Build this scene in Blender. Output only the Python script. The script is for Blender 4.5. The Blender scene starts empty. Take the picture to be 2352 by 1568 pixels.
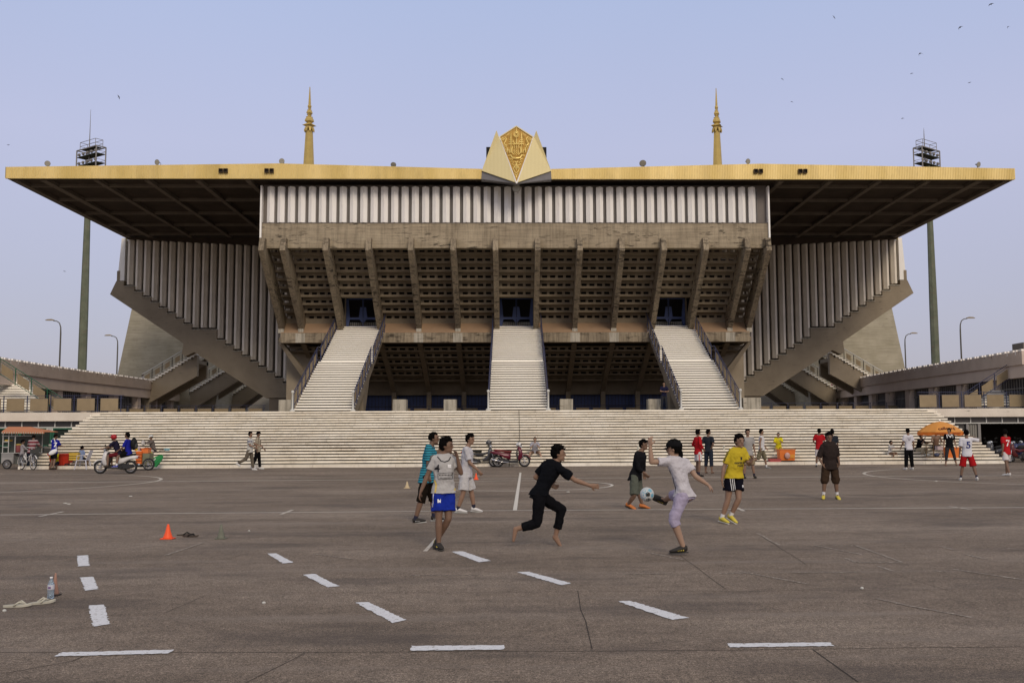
import bpy, bmesh, math, random
from mathutils import Vector, Matrix, noise
from math import sin, cos, pi, radians, sqrt, atan2
random.seed(7)
scene = bpy.context.scene
col = scene.collection
# ---------------------------------------------------------------- camera
FPX, EYE, CX, YAW, TILT, ROLL, UC, VC = 2287.0, 1.69, -0.3, 1.4, 5.07, -0.28, 1232.0, 784.0
cd = bpy.data.cameras.new('camera'); cam = bpy.data.objects.new('camera', cd); col.objects.link(cam)
cd.sensor_width = 36.0; cd.lens = FPX / 2352.0 * 36.0; cd.clip_start = 0.1; cd.clip_end = 3000
CR = Matrix.Rotation(radians(-YAW), 3, 'Z') @ Matrix.Rotation(radians(90 + TILT), 3, 'X') @ Matrix.Rotation(radians(ROLL), 3, 'Z')
cam.location = (CX, 0, EYE); cam.rotation_euler = CR.to_euler()
cd.shift_x = -(UC - 1176.0) / 2352.0
scene.camera = cam
CP = Vector((CX, 0, EYE))
def ray(u, v): return CR @ Vector(((u - UC) / FPX, -(v - VC) / FPX, -1.0))
def atY(u, v, Y): d = ray(u, v); return CP + d * (Y / d.y)
def atZ(u, v, Z=0.0): d = ray(u, v); return CP + d * ((Z - EYE) / d.z)
def Q(c, x, y): return (c[0] + x / c[2]) / 1.06293, (c[1] + y / c[2]) / 1.06293
C1 = (0, 980, 5.345); C2 = (960, 1030, 4.75); C3 = (1200, 1040, 4.75); C4 = (1500, 1040, 4.75)
C5 = (1680, 1030, 5.88); C6 = (2080, 1000, 5.6); Z5 = (0, 650, 3.357); Z8 = (1800, 650, 3.357)
EM = (1160, 290, 8.255); G7 = (0, 1250, 3.92); G8 = (1500, 1250, 2.352); CL = (0, 1040, 11.76)
CM = (200, 1050, 10.69); CV = (2200, 1010, 7.84); W7 = (560, 1040, 13.07)
# ---------------------------------------------------------------- light
SUN_EL, SUN_AZ = 29.0, 164.0      # azimuth: direction the light comes FROM, clockwise from +Y
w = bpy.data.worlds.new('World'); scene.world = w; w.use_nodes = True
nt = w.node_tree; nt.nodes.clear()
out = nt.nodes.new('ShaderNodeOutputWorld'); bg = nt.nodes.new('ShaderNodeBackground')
sky = nt.nodes.new('ShaderNodeTexSky'); sky.sky_type = 'NISHITA'; sky.sun_disc = False
sky.sun_elevation = radians(SUN_EL); sky.sun_rotation = radians(SUN_AZ)
sky.air_density = 1.0; sky.dust_density = 2.5; sky.ozone_density = 1.5
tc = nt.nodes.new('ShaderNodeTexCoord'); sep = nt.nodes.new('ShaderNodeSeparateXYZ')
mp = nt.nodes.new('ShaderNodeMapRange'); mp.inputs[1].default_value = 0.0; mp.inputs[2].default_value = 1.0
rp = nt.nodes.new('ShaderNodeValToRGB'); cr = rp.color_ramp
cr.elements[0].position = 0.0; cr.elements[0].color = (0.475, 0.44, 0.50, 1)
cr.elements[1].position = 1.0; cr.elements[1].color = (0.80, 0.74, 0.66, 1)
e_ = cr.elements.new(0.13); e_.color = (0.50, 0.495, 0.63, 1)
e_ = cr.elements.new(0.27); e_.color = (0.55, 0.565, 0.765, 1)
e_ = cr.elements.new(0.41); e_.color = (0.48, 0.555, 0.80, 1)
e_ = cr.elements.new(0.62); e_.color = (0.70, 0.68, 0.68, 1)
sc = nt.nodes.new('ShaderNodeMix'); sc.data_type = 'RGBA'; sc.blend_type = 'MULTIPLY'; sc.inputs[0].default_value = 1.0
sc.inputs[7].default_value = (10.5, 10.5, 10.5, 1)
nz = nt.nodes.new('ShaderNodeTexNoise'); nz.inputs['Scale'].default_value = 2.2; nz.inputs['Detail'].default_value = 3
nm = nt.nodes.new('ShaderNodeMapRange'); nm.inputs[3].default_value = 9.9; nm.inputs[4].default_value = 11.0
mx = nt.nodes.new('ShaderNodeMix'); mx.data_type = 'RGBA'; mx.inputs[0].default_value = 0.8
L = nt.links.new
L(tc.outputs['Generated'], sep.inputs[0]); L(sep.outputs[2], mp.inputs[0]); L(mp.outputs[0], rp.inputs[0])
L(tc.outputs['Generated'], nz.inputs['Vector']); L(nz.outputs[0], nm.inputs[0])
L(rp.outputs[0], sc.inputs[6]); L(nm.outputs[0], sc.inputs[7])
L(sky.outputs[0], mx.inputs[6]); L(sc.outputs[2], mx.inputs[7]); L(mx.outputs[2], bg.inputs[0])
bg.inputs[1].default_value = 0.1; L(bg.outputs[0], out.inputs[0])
sl = bpy.data.lights.new('sun', 'SUN'); sl.energy = 1.5; sl.angle = radians(18); sl.color = (1.0, 0.85, 0.67)
so = bpy.data.objects.new('sun', sl); col.objects.link(so)
sd = Vector((sin(radians(SUN_AZ)) * cos(radians(SUN_EL)), cos(radians(SUN_AZ)) * cos(radians(SUN_EL)), sin(radians(SUN_EL))))
so.rotation_euler = sd.to_track_quat('Z', 'Y').to_euler()
scene.view_settings.view_transform = 'Standard'; scene.view_settings.look = 'None'
scene.view_settings.exposure = 0.0; scene.view_settings.gamma = 1.0
scene.render.engine = 'CYCLES'
scene.cycles.max_bounces = 6; scene.cycles.diffuse_bounces = 3
# ---------------------------------------------------------------- helpers
MATS = {}
def nodemat(name):
    m = bpy.data.materials.new(name); m.use_nodes = True
    n = m.node_tree.nodes; b = n['Principled BSDF']; return m, m.node_tree, b
def plain(name, c, rough=0.6, metal=0.0, var=0.12, scale=3.0, bump=0.0, bscale=40.0, stripe=None, spec=0.3):
    """colour with soft procedural variation"""
    if name in MATS: return MATS[name]
    m, t, b = nodemat(name); n = t.nodes; l = t.links.new
    tc = n.new('ShaderNodeTexCoord'); nz = n.new('ShaderNodeTexNoise'); nz.inputs['Scale'].default_value = scale
    nz.inputs['Detail'].default_value = 6
    l(tc.outputs['Object'], nz.inputs['Vector'])
    mx = n.new('ShaderNodeMix'); mx.data_type = 'RGBA'
    mx.inputs[6].default_value = tuple(x * (1 - var) for x in c) + (1,)
    mx.inputs[7].default_value = tuple(min(1, x * (1 + var)) for x in c) + (1,)
    l(nz.outputs[0], mx.inputs[0]); src = mx.outputs[2]
    if stripe:      # list of (axis, period, duty, colour)
        for ax, per, duty, sc_ in stripe:
            sp = n.new('ShaderNodeSeparateXYZ'); l(tc.outputs['Object'], sp.inputs[0])
            d = n.new('ShaderNodeMath'); d.operation = 'DIVIDE'; l(sp.outputs[ax], d.inputs[0]); d.inputs[1].default_value = per
            f = n.new('ShaderNodeMath'); f.operation = 'FRACT'; l(d.outputs[0], f.inputs[0])
            g = n.new('ShaderNodeMath'); g.operation = 'LESS_THAN'; l(f.outputs[0], g.inputs[0]); g.inputs[1].default_value = duty
            m2 = n.new('ShaderNodeMix'); m2.data_type = 'RGBA'; l(g.outputs[0], m2.inputs[0]); l(src, m2.inputs[6])
            m2.inputs[7].default_value = tuple(sc_) + (1,); src = m2.outputs[2]
    l(src, b.inputs['Base Color'])
    b.inputs['Roughness'].default_value = rough; b.inputs['Metallic'].default_value = metal
    b.inputs['Specular IOR Level'].default_value = spec
    if bump > 0:
        nb = n.new('ShaderNodeTexNoise'); nb.inputs['Scale'].default_value = bscale; nb.inputs['Detail'].default_value = 4
        l(tc.outputs['Object'], nb.inputs['Vector'])
        bp = n.new('ShaderNodeBump'); bp.inputs['Strength'].default_value = bump; bp.inputs['Distance'].default_value = 0.02
        l(nb.outputs[0], bp.inputs['Height']); l(bp.outputs[0], b.inputs['Normal'])
    MATS[name] = m; return m
def ramp(t, pos):
    r = t.nodes.new('ShaderNodeValToRGB'); c = r.color_ramp
    while len(c.elements) < len(pos): c.elements.new(0.5)
    for e, (p, cc) in zip(c.elements, pos): e.position = p; e.color = (cc if len(cc) == 4 else tuple(cc) + (1,)) if not isinstance(cc, (int, float)) else (cc, cc, cc, 1)
    return r
def mapped(t, scl, kind='ShaderNodeTexNoise', scale=1.0, detail=6, rough=0.55, coord='Object'):
    tc = t.nodes.new('ShaderNodeTexCoord'); mp = t.nodes.new('ShaderNodeMapping'); mp.inputs['Scale'].default_value = scl
    t.links.new(tc.outputs[coord], mp.inputs[0]); z = t.nodes.new(kind); z.inputs['Scale'].default_value = scale
    if 'Detail' in z.inputs: z.inputs['Detail'].default_value = detail
    if 'Roughness' in z.inputs: z.inputs['Roughness'].default_value = rough
    t.links.new(mp.outputs[0], z.inputs['Vector']); return z
def mul(t, a, b, fac=1.0, mode='MULTIPLY'):
    m = t.nodes.new('ShaderNodeMix'); m.data_type = 'RGBA'; m.blend_type = mode
    if isinstance(fac, float): m.inputs[0].default_value = fac
    else: t.links.new(fac, m.inputs[0])
    for s, i in ((a, 6), (b, 7)):
        if hasattr(s, 'links') or hasattr(s, 'is_linked'): t.links.new(s, m.inputs[i])
        else: m.inputs[i].default_value = tuple(s) + ((1,) if len(s) == 3 else ())
    return m.outputs[2]
def concrete(name, c1, c2, stain=(0.02, 0.016, 0.014), stain_lo=0.60, board=True, drip=0.0, stain_amt=1.0):
    m, t, b = nodemat(name); l = t.links.new
    a = mapped(t, (1, 1, 1), scale=0.9, detail=8); ra = ramp(t, [(0.3, c1), (0.7, c2)]); l(a.outputs[0], ra.inputs[0])
    cur = ra.outputs[0]
    f = mapped(t, (3, 3, 3), scale=12, detail=4); rf = ramp(t, [(0.3, 0.82), (0.7, 1.12)]); l(f.outputs[0], rf.inputs[0])
    cur = mul(t, cur, rf.outputs[0])
    if board:
        z = mapped(t, (0.25, 0.25, 5.0), scale=2.0, detail=5); rz = ramp(t, [(0.35, 0.84), (0.65, 1.1)]); l(z.outputs[0], rz.inputs[0])
        cur = mul(t, cur, rz.outputs[0])
    # black weather stains: blotches stretched along the boards, gated by a large patch mask
    s = mapped(t, (0.55, 0.55, 2.6), scale=2.6, detail=9, rough=0.65); rs = ramp(t, [(stain_lo, 0.0), (stain_lo + 0.06, 1.0)]); l(s.outputs[0], rs.inputs[0])
    g = mapped(t, (0.10, 0.1, 0.35), scale=1.7, detail=3); rg = ramp(t, [(0.40, 0.0), (0.56, 1.0)]); l(g.outputs[0], rg.inputs[0])
    k = t.nodes.new('ShaderNodeMath'); k.operation = 'MULTIPLY'; l(rs.outputs[0], k.inputs[0]); l(rg.outputs[0], k.inputs[1])
    k2 = t.nodes.new('ShaderNodeMath'); k2.operation = 'MULTIPLY'; l(k.outputs[0], k2.inputs[0]); k2.inputs[1].default_value = 0.8 * stain_amt
    cur = mul(t, cur, stain, fac=k2.outputs[0], mode='MIX')
    if drip > 0:
        d = mapped(t, (5.0, 5.0, 0.35), scale=1.6, detail=6); rd = ramp(t, [(0.45, 1.0), (0.62, 1 - drip)]); l(d.outputs[0], rd.inputs[0])
        cur = mul(t, cur, rd.outputs[0])
    l(cur, b.inputs['Base Color']); b.inputs['Roughness'].default_value = 0.9; b.inputs['Specular IOR Level'].default_value = 0.2
    bp = t.nodes.new('ShaderNodeBump'); bp.inputs['Strength'].default_value = 0.35; bp.inputs['Distance'].default_value = 0.03
    l(f.outputs[0], bp.inputs['Height']); l(bp.outputs[0], b.inputs['Normal'])
    MATS[name] = m; return m
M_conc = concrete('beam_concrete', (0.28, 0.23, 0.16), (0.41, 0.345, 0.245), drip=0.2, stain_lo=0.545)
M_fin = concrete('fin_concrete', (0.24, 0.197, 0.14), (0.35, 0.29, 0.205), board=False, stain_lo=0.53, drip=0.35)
M_rake = concrete('rake_concrete', (0.255, 0.212, 0.155), (0.315, 0.265, 0.195), board=False, stain_amt=0.4)
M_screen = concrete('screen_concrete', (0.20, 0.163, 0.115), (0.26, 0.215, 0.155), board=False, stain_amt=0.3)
M_pylon = concrete('pylon_concrete', (0.34, 0.31, 0.23), (0.44, 0.40, 0.31), stain_amt=0.5)
M_plinth = concrete('plinth_concrete', (0.38, 0.35, 0.28), (0.5, 0.46, 0.38), board=False, drip=0.35, stain_amt=0.6)
M_pink = concrete('rendered_wall', (0.50, 0.41, 0.34), (0.60, 0.50, 0.42), board=False, stain_amt=0.35)
M_parapet = concrete('painted_parapet', (0.62, 0.55, 0.46), (0.76, 0.69, 0.59), board=False, stain_lo=0.63)
M_terra = plain('terracotta_render', (0.33, 0.22, 0.135), 0.9, var=0.2, scale=1.5)
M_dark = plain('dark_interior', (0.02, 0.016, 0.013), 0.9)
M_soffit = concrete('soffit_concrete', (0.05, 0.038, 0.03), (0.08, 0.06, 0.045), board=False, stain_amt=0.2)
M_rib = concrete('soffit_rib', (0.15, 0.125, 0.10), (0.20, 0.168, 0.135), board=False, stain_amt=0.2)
M_white = plain('white_panel', (0.88, 0.86, 0.82), 0.45, var=0.06, scale=0.8)
M_wing = plain('wing_panel', (0.80, 0.735, 0.63), 0.6, var=0.16, scale=1.2, bump=0.15, bscale=9)
M_mull = plain('dark_mullion', (0.16, 0.14, 0.125), 0.7)
M_blue = plain('blue_paint', (0.05, 0.075, 0.19), 0.5, var=0.2)
M_blued = plain('dark_blue_paint', (0.035, 0.04, 0.085), 0.5, var=0.2)
M_tan = plain('tan_panel', (0.265, 0.205, 0.125), 0.8, var=0.18, scale=3)
M_green = plain('green_paint', (0.018, 0.10, 0.055), 0.5, var=0.2)
M_grey = plain('grey_frame', (0.22, 0.21, 0.20), 0.6)
M_whiteframe = plain('white_frame', (0.5, 0.5, 0.47), 0.6)
M_glass = plain('dark_glass', (0.045, 0.042, 0.04), 0.25, spec=0.5)
M_black = plain('black_metal', (0.012, 0.012, 0.012), 0.6, spec=0.15)
M_rubber = plain('black_rubber', (0.018, 0.018, 0.018), 0.8)
M_chrome = plain('chrome', (0.55, 0.55, 0.56), 0.25, metal=0.9)
M_leadgrey = plain('lead_sheet', (0.16, 0.155, 0.16), 0.6)
def steps_mat():
    m, t, b = nodemat('cream_step_paint'); l = t.links.new
    a = mapped(t, (0.5, 0.5, 3), scale=1.2, detail=8); ra = ramp(t, [(0.3, (0.74, 0.67, 0.55)), (0.65, (0.85, 0.80, 0.70))]); l(a.outputs[0], ra.inputs[0])
    s = mapped(t, (1, 1, 1), scale=14, detail=7, rough=0.75); rs = ramp(t, [(0.28, 0.55), (0.42, 1.0)]); l(s.outputs[0], rs.inputs[0])
    g = mapped(t, (3.0, 3.0, 0.5), scale=1.1, detail=5); rg = ramp(t, [(0.3, 0.80), (0.5, 1.0)]); l(g.outputs[0], rg.inputs[0])
    cur = mul(t, mul(t, ra.outputs[0], rs.outputs[0]), rg.outputs[0])
    # vertical panel joints
    tc = t.nodes.new('ShaderNodeTexCoord'); br = t.nodes.new('ShaderNodeTexBrick'); br.inputs['Scale'].default_value = 1.0
    mp = t.nodes.new('ShaderNodeMapping'); mp.inputs['Rotation'].default_value = (radians(90), 0, 0); l(tc.outputs['Object'], mp.inputs[0]); l(mp.outputs[0], br.inputs['Vector'])
    br.inputs['Color1'].default_value = (1, 1, 1, 1); br.inputs['Color2'].default_value = (0.93, 0.92, 0.9, 1); br.inputs['Mortar'].default_value = (0.45, 0.4, 0.34, 1)
    br.inputs['Mortar Size'].default_value = 0.006; br.inputs['Brick Width'].default_value = 1.9; br.inputs['Row Height'].default_value = 0.139
    cur = mul(t, cur, br.outputs[0])
    l(cur, b.inputs['Base Color']); b.inputs['Roughness'].default_value = 0.75; b.inputs['Specular IOR Level'].default_value = 0.3
    return m
M_step = steps_mat()
M_step2 = plain('white_step_paint', (0.90, 0.86, 0.77), 0.7, var=0.06, scale=2.0, bump=0.1, bscale=30)
def asphalt():
    m, t, b = nodemat('asphalt'); l = t.links.new
    a = mapped(t, (0.25, 0.6, 1), scale=0.55, detail=9, rough=0.68); ra = ramp(t, [(0.32, (0.125, 0.097, 0.075)), (0.50, (0.175, 0.138, 0.110)), (0.68, (0.235, 0.192, 0.157))]); l(a.outputs[0], ra.inputs[0])
    f = mapped(t, (1, 1, 1), scale=75, detail=4, rough=0.8); rf = ramp(t, [(0.38, 0.32), (0.5, 1.0), (0.63, 1.8)]); l(f.outputs[0], rf.inputs[0])
    h = mapped(t, (1, 1, 1), scale=170, detail=2); rh = ramp(t, [(0.4, 0.6), (0.62, 1.45)]); l(h.outputs[0], rh.inputs[0])
    g = mapped(t, (1, 1, 1), scale=5, detail=8, rough=0.7); rg = ramp(t, [(0.3, 0.72), (0.7, 1.24)]); l(g.outputs[0], rg.inputs[0])
    v = mapped(t, (1, 1, 1), 'ShaderNodeTexVoronoi', scale=26); rv = ramp(t, [(0.03, 1.0), (0.06, 0.0)]); l(v.outputs['Distance'], rv.inputs[0])
    cur = mul(t, mul(t, mul(t, ra.outputs[0], rf.outputs[0]), rg.outputs[0]), rh.outputs[0])
    q_ = mapped(t, (1, 1, 1), scale=28, detail=5, rough=0.75); rq = ramp(t, [(0.36, 0.55), (0.5, 1.0), (0.64, 1.5)]); l(q_.outputs[0], rq.inputs[0]); cur = mul(t, cur, rq.outputs[0])
    # sparse pale chippings
    p = mapped(t, (1, 1, 1), scale=9, detail=2); rp = ramp(t, [(0.6, 0.0), (0.68, 0.7)]); l(p.outputs[0], rp.inputs[0])
    k = t.nodes.new('ShaderNodeMath'); k.operation = 'MULTIPLY'; l(rv.outputs[0], k.inputs[0]); l(rp.outputs[0], k.inputs[1])
    cur = mul(t, cur, (0.42, 0.38, 0.33), fac=k.outputs[0], mode='MIX')
    # oily dark patches, long smears
    s = mapped(t, (0.35, 0.9, 1), scale=0.9, detail=6, rough=0.6); rs = ramp(t, [(0.52, 0.0), (0.66, 0.6)]); l(s.outputs[0], rs.inputs[0])
    cur = mul(t, cur, (0.07, 0.056, 0.05), fac=rs.outputs[0], mode='MIX')
    s2 = mapped(t, (0.12, 1.3, 1), scale=1.3, detail=5); r2 = ramp(t, [(0.55, 0.0), (0.72, 0.5)]); l(s2.outputs[0], r2.inputs[0])
    cur = mul(t, cur, (0.22, 0.185, 0.16), fac=r2.outputs[0], mode='MIX')
    l(cur, b.inputs['Base Color']); b.inputs['Roughness'].default_value = 0.85; b.inputs['Specular IOR Level'].default_value = 0.25
    bp = t.nodes.new('ShaderNodeBump'); bp.inputs['Strength'].default_value = 0.6; bp.inputs['Distance'].default_value = 0.012
    l(f.outputs[0], bp.inputs['Height']); l(bp.outputs[0], b.inputs['Normal'])
    return m
M_asphalt = asphalt()
def paintmark(name, c, lo):
    m, t, b = nodemat(name); l = t.links.new
    a = mapped(t, (1, 1, 1), scale=22, detail=8, rough=0.75); ra = ramp(t, [(lo, 0.0), (lo + 0.06, 1.0)]); l(a.outputs[0], ra.inputs[0])
    f = mapped(t, (1, 1, 1), scale=90, detail=2); rf = ramp(t, [(0.3, 0.86), (0.7, 1.08)]); l(f.outputs[0], rf.inputs[0])
    cur = mul(t, c, rf.outputs[0])
    l(mul(t, (0.15, 0.118, 0.094), cur, fac=ra.outputs[0], mode='MIX'), b.inputs['Base Color'])
    b.inputs['Roughness'].default_value = 0.8; return m
M_paint = paintmark('road_paint', (0.60, 0.61, 0.65), 0.37)
M_fade = paintmark('worn_paint', (0.52, 0.48, 0.43), 0.40)
M_fade2 = paintmark('ghost_paint', (0.42, 0.37, 0.32), 0.51)
def gold_mat(name, c1, c2, fine):
    m, t, b = nodemat(name); l = t.links.new
    a = mapped(t, (0.55, 0.2, 0.02), 'ShaderNodeTexVoronoi', scale=1.0); 
    br = mapped(t, (1, 1, 0.0), 'ShaderNodeTexNoise', scale=0.6, detail=2); ra = ramp(t, [(0.35, c1), (0.65, c2)]); l(br.outputs[0], ra.inputs[0])
    hs = ramp(t, [(0.0, (0.85, 0.8, 0.72)), (1.0, (1.1, 1.06, 1.0))]); l(a.outputs['Color'], hs.inputs[0])
    cur = mul(t, ra.outputs[0], hs.outputs[0])
    d = mapped(t, (2, 2, 0.9), scale=2.0, detail=6); rd = ramp(t, [(0.3, 0.9), (0.5, 1.0)]); l(d.outputs[0], rd.inputs[0])
    cur = mul(t, cur, rd.outputs[0])
    l(cur, b.inputs['Base Color']); b.inputs['Roughness'].default_value = 0.45; b.inputs['Metallic'].default_value = 0.15
    return m
M_gold = gold_mat('gold_sheet', (0.58, 0.45, 0.16), (0.74, 0.60, 0.27), True)
M_goldpale = plain('pale_gold_sheet', (0.76, 0.66, 0.36), 0.5, var=0.08, scale=1.0, stripe=[(0, 0.085, 0.18, (0.55, 0.45, 0.21))])
M_golddeep = plain('deep_gold', (0.42, 0.25, 0.05), 0.5, var=0.2, scale=6, metal=0.2)
M_goldrel = plain('relief_gold', (0.92, 0.70, 0.24), 0.4, var=0.15, scale=6, metal=0.25)
M_spire = plain('spire_gold', (0.52, 0.38, 0.12), 0.5, var=0.25, scale=2.5, metal=0.15)

class MB:
    def __init__(s): s.v = []; s.f = []; s.mi = []; s.cm = 0
    def add(s, vs, fs):
        o = len(s.v); s.v += [Vector(p) for p in vs]; s.f += [tuple(i + o for i in f) for f in fs]; s.mi += [s.cm] * len(fs); return s
    def box(s, x0, x1, y0, y1, z0, z1):
        return s.add([(x0, y0, z0), (x1, y0, z0), (x1, y1, z0), (x0, y1, z0), (x0, y0, z1), (x1, y0, z1), (x1, y1, z1), (x0, y1, z1)],
                     [(0, 3, 2, 1), (4, 5, 6, 7), (0, 1, 5, 4), (1, 2, 6, 5), (2, 3, 7, 6), (3, 0, 4, 7)])
    def prism(s, pts, d):
        """polygon (3D points) extruded by vector d"""
        d = Vector(d); n = len(pts); a = [Vector(p) for p in pts]
        nrm = Vector((0, 0, 0))
        for i in range(n): nrm += a[i].cross(a[(i + 1) % n])
        if nrm.dot(d) > 0: a.reverse()
        vs = a + [p + d for p in a]
        fs = [tuple(range(n)), tuple(range(2 * n - 1, n - 1, -1))] + [(i, n + i, n + (i + 1) % n, (i + 1) % n) for i in range(n)]
        return s.add(vs, fs)
    def loft(s, rings, caps=True):
        n = len(rings[0]); vs = [p for r in rings for p in r]; fs = []
        for i in range(len(rings) - 1):
            for j in range(n):
                k = (j + 1) % n; fs.append((i * n + j, i * n + k, (i + 1) * n + k, (i + 1) * n + j))
        if caps: fs += [tuple(range(n - 1, -1, -1)), tuple(range((len(rings) - 1) * n, len(rings) * n))]
        return s.add(vs, fs)
    def tube(s, pts, r, n=8, caps=True):
        pts = [Vector(p) for p in pts]
        rs = r if isinstance(r, (list, tuple)) else [r] * len(pts)
        rings = []; up = Vector((0, 0, 1))
        for i, p in enumerate(pts):
            d = (pts[min(i + 1, len(pts) - 1)] - pts[max(i - 1, 0)]).normalized()
            if i == 0: x = d.cross(up if abs(d.z) < 0.95 else Vector((1, 0, 0))).normalized()
            else:
                x = (x - d * x.dot(d)); x = x.normalized() if x.length > 1e-6 else d.orthogonal().normalized()
            y = d.cross(x)
            rings.append([p + (x * cos(2 * pi * k / n) + y * sin(2 * pi * k / n)) * rs[i] for k in range(n)])
        return s.loft(rings, caps)
    def bar(s, a, b, w, h=None):
        """square bar"""
        a = Vector(a); b = Vector(b); d = (b - a).normalized(); h = h or w
        x = d.cross(Vector((0, 0, 1)) if abs(d.z) < 0.95 else Vector((0, 1, 0))).normalized(); y = x.cross(d)
        r = lambda p: [p + x * w / 2 + y * h / 2, p - x * w / 2 + y * h / 2, p - x * w / 2 - y * h / 2, p + x * w / 2 - y * h / 2]
        return s.loft([r(a), r(b)])
    def ell(s, c, rx, ry, rz, R=None, nu=14, nv=9):
        c = Vector(c); rings = []
        for i in range(nv + 1):
            th = pi * (0.03 + 0.94 * i / nv) - pi / 2
            rg = []
            for k in range(nu):
                a = 2 * pi * k / nu; p = Vector((rx * cos(th) * cos(a), ry * cos(th) * sin(a), rz * sin(th)))
                rg.append(c + (R @ p if R else p))
            rings.append(rg)
        return s.loft(rings)
    def lathe(s, prof, c=(0, 0, 0), n=16, axis='Z'):
        c = Vector(c); rings = []
        for r, h in prof:
            rg = []
            for k in range(n):
                a = 2 * pi * k / n
                p = {'Z': Vector((r * cos(a), r * sin(a), h)), 'Y': Vector((r * cos(a), h, -r * sin(a))), 'X': Vector((h, r * cos(a), r * sin(a)))}[axis]
                rg.append(c + p)
            rings.append(rg)
        return s.loft(rings)
    def build(s, name, mats, parent=None, smooth=False, local=False, bevel=0.0):
        me = bpy.data.meshes.new(name)
        off = Vector((0, 0, 0)) if (local or parent is None) else -world_loc(parent)
        me.from_pydata([tuple(p + off) for p in s.v], [], s.f)
        if not isinstance(mats, (list, tuple)): mats = [mats]
        for m in mats: me.materials.append(m)
        if len(mats) > 1: me.polygons.foreach_set('material_index', s.mi)
        if smooth: me.polygons.foreach_set('use_smooth', [True] * len(me.polygons))
        me.update()
        o = bpy.data.objects.new(name, me); col.objects.link(o)
        if parent: o.parent = parent
        if bevel > 0:
            b = o.modifiers.new('bevel', 'BEVEL'); b.width = bevel; b.segments = 2; b.limit_method = 'ANGLE'
        return o
def world_loc(o):
    v = Vector((0, 0, 0))
    while o: v += Vector(o.location); o = o.parent
    return v
def tag(o, label=None, cat=None, group=None, kind=None):
    if label: o['label'] = label
    if cat: o['category'] = cat
    if group: o['group'] = group
    if kind: o['kind'] = kind
    return o
def thing(name, label, cat, loc=(0, 0, 0), rz=0.0, group=None):
    o = bpy.data.objects.new(name, None); col.objects.link(o); o.location = loc; o.rotation_euler = (0, 0, rz); o.empty_display_size = 0.2
    return tag(o, label, cat, group)
def struct(name, mb, m, **k): return tag(mb.build(name, m, **k), kind='structure')
def copy_tree(o, parent=None):
    c = o.copy(); col.objects.link(c); c.parent = parent
    for ch in list(o.children): copy_tree(ch, c)
    return c
def lerp(a, b, t): return a + (b - a) * t
# ================================================================ setting
g = MB(); g.add([(-1500, -200, 0), (1500, -200, 0), (1500, 2500, 0), (-1500, 2500, 0)], [(0, 1, 2, 3)])
struct('ground', g, M_asphalt)
YS, TR, NS = 46.4, 0.42, 20         # terrace steps: front, tread, number
R0, RR = 0.155, 0.1365
ZP = R0 + RR * (NS - 1)             # platform level
YE = YS + TR * (NS - 1)             # platform edge
SX = 22.9
# platform deck running behind everything
p = MB(); p.box(-75, 75, YE + 0.5, 130, ZP - 0.35, ZP - 0.03)
struct('terrace_deck', p, plain('deck_paving', (.16, .125, .09), .9))
st = thing('terrace_staircase', 'wide cream painted terrace steps running the full width in front of the stadium', 'staircase', (0, YS, 0))
for k in range(NS):
    z1 = R0 + RR * k; m = MB(); y0 = YS + TR * k
    th = 0.086 if k else 0.150
    r = 0.02
    # slab with slightly irregular front edge
    n = 60; xs = [lerp(-SX, SX, i / n) for i in range(n + 1)]
    prof = [(y0 + 0.012, z1), (y0, z1 - 0.012), (y0, z1 - th + 0.008), (y0 + 0.01, z1 - th), (y0 + 0.6, z1 - th), (y0 + 0.6, z1)]
    rings = [[Vector((x, a + (random.uniform(-0.004, 0.004) if j < 4 else 0), b + random.uniform(-0.003, 0.003))) for j, (a, b) in enumerate(prof)] for x in xs]
    m.loft(rings); m.build('step', M_step, st)
m = MB()
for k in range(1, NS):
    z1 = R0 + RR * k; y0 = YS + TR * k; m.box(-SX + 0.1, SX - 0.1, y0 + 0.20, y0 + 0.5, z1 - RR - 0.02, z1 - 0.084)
m.build('recessed_riser', plain('riser_shadow_gap', (0.02, 0.016, 0.012), 0.9), st)  # near-black colour paints in the shade under each slab's nosing
m = MB()                              # solid flanks below the slabs
for sx in (-1, 1):
    pts = [(sx * (SX - 0.25), YS + 0.15, 0)]
    for k in range(NS):
        pts.append((sx * (SX - 0.25), YS + TR * k + 0.15, R0 + RR * k - 0.12)); pts.append((sx * (SX - 0.25), YS + TR * (k + 1) + 0.15, R0 + RR * k - 0.12))
    pts.append((sx * (SX - 0.25), YE + 0.57, 0)); m.prism(pts, (sx * 0.2, 0, 0))
m.build('flank_wall', M_rake, st)
m = MB(); u0 = atY(1192, 940, YE).x; m.tube([(u0, YS - 0.0 + TR * k - 0.01 + (0 if i else 0), R0 + RR * k + (0.0 if i else -0.12)) for k in range(NS - 1, 2, -1) for i in (1, 0)], 0.012, 5)
tag(m.build('hanging_cable', M_black), 'thin black cable hanging straight down the middle of the cream steps', 'cable')
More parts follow.
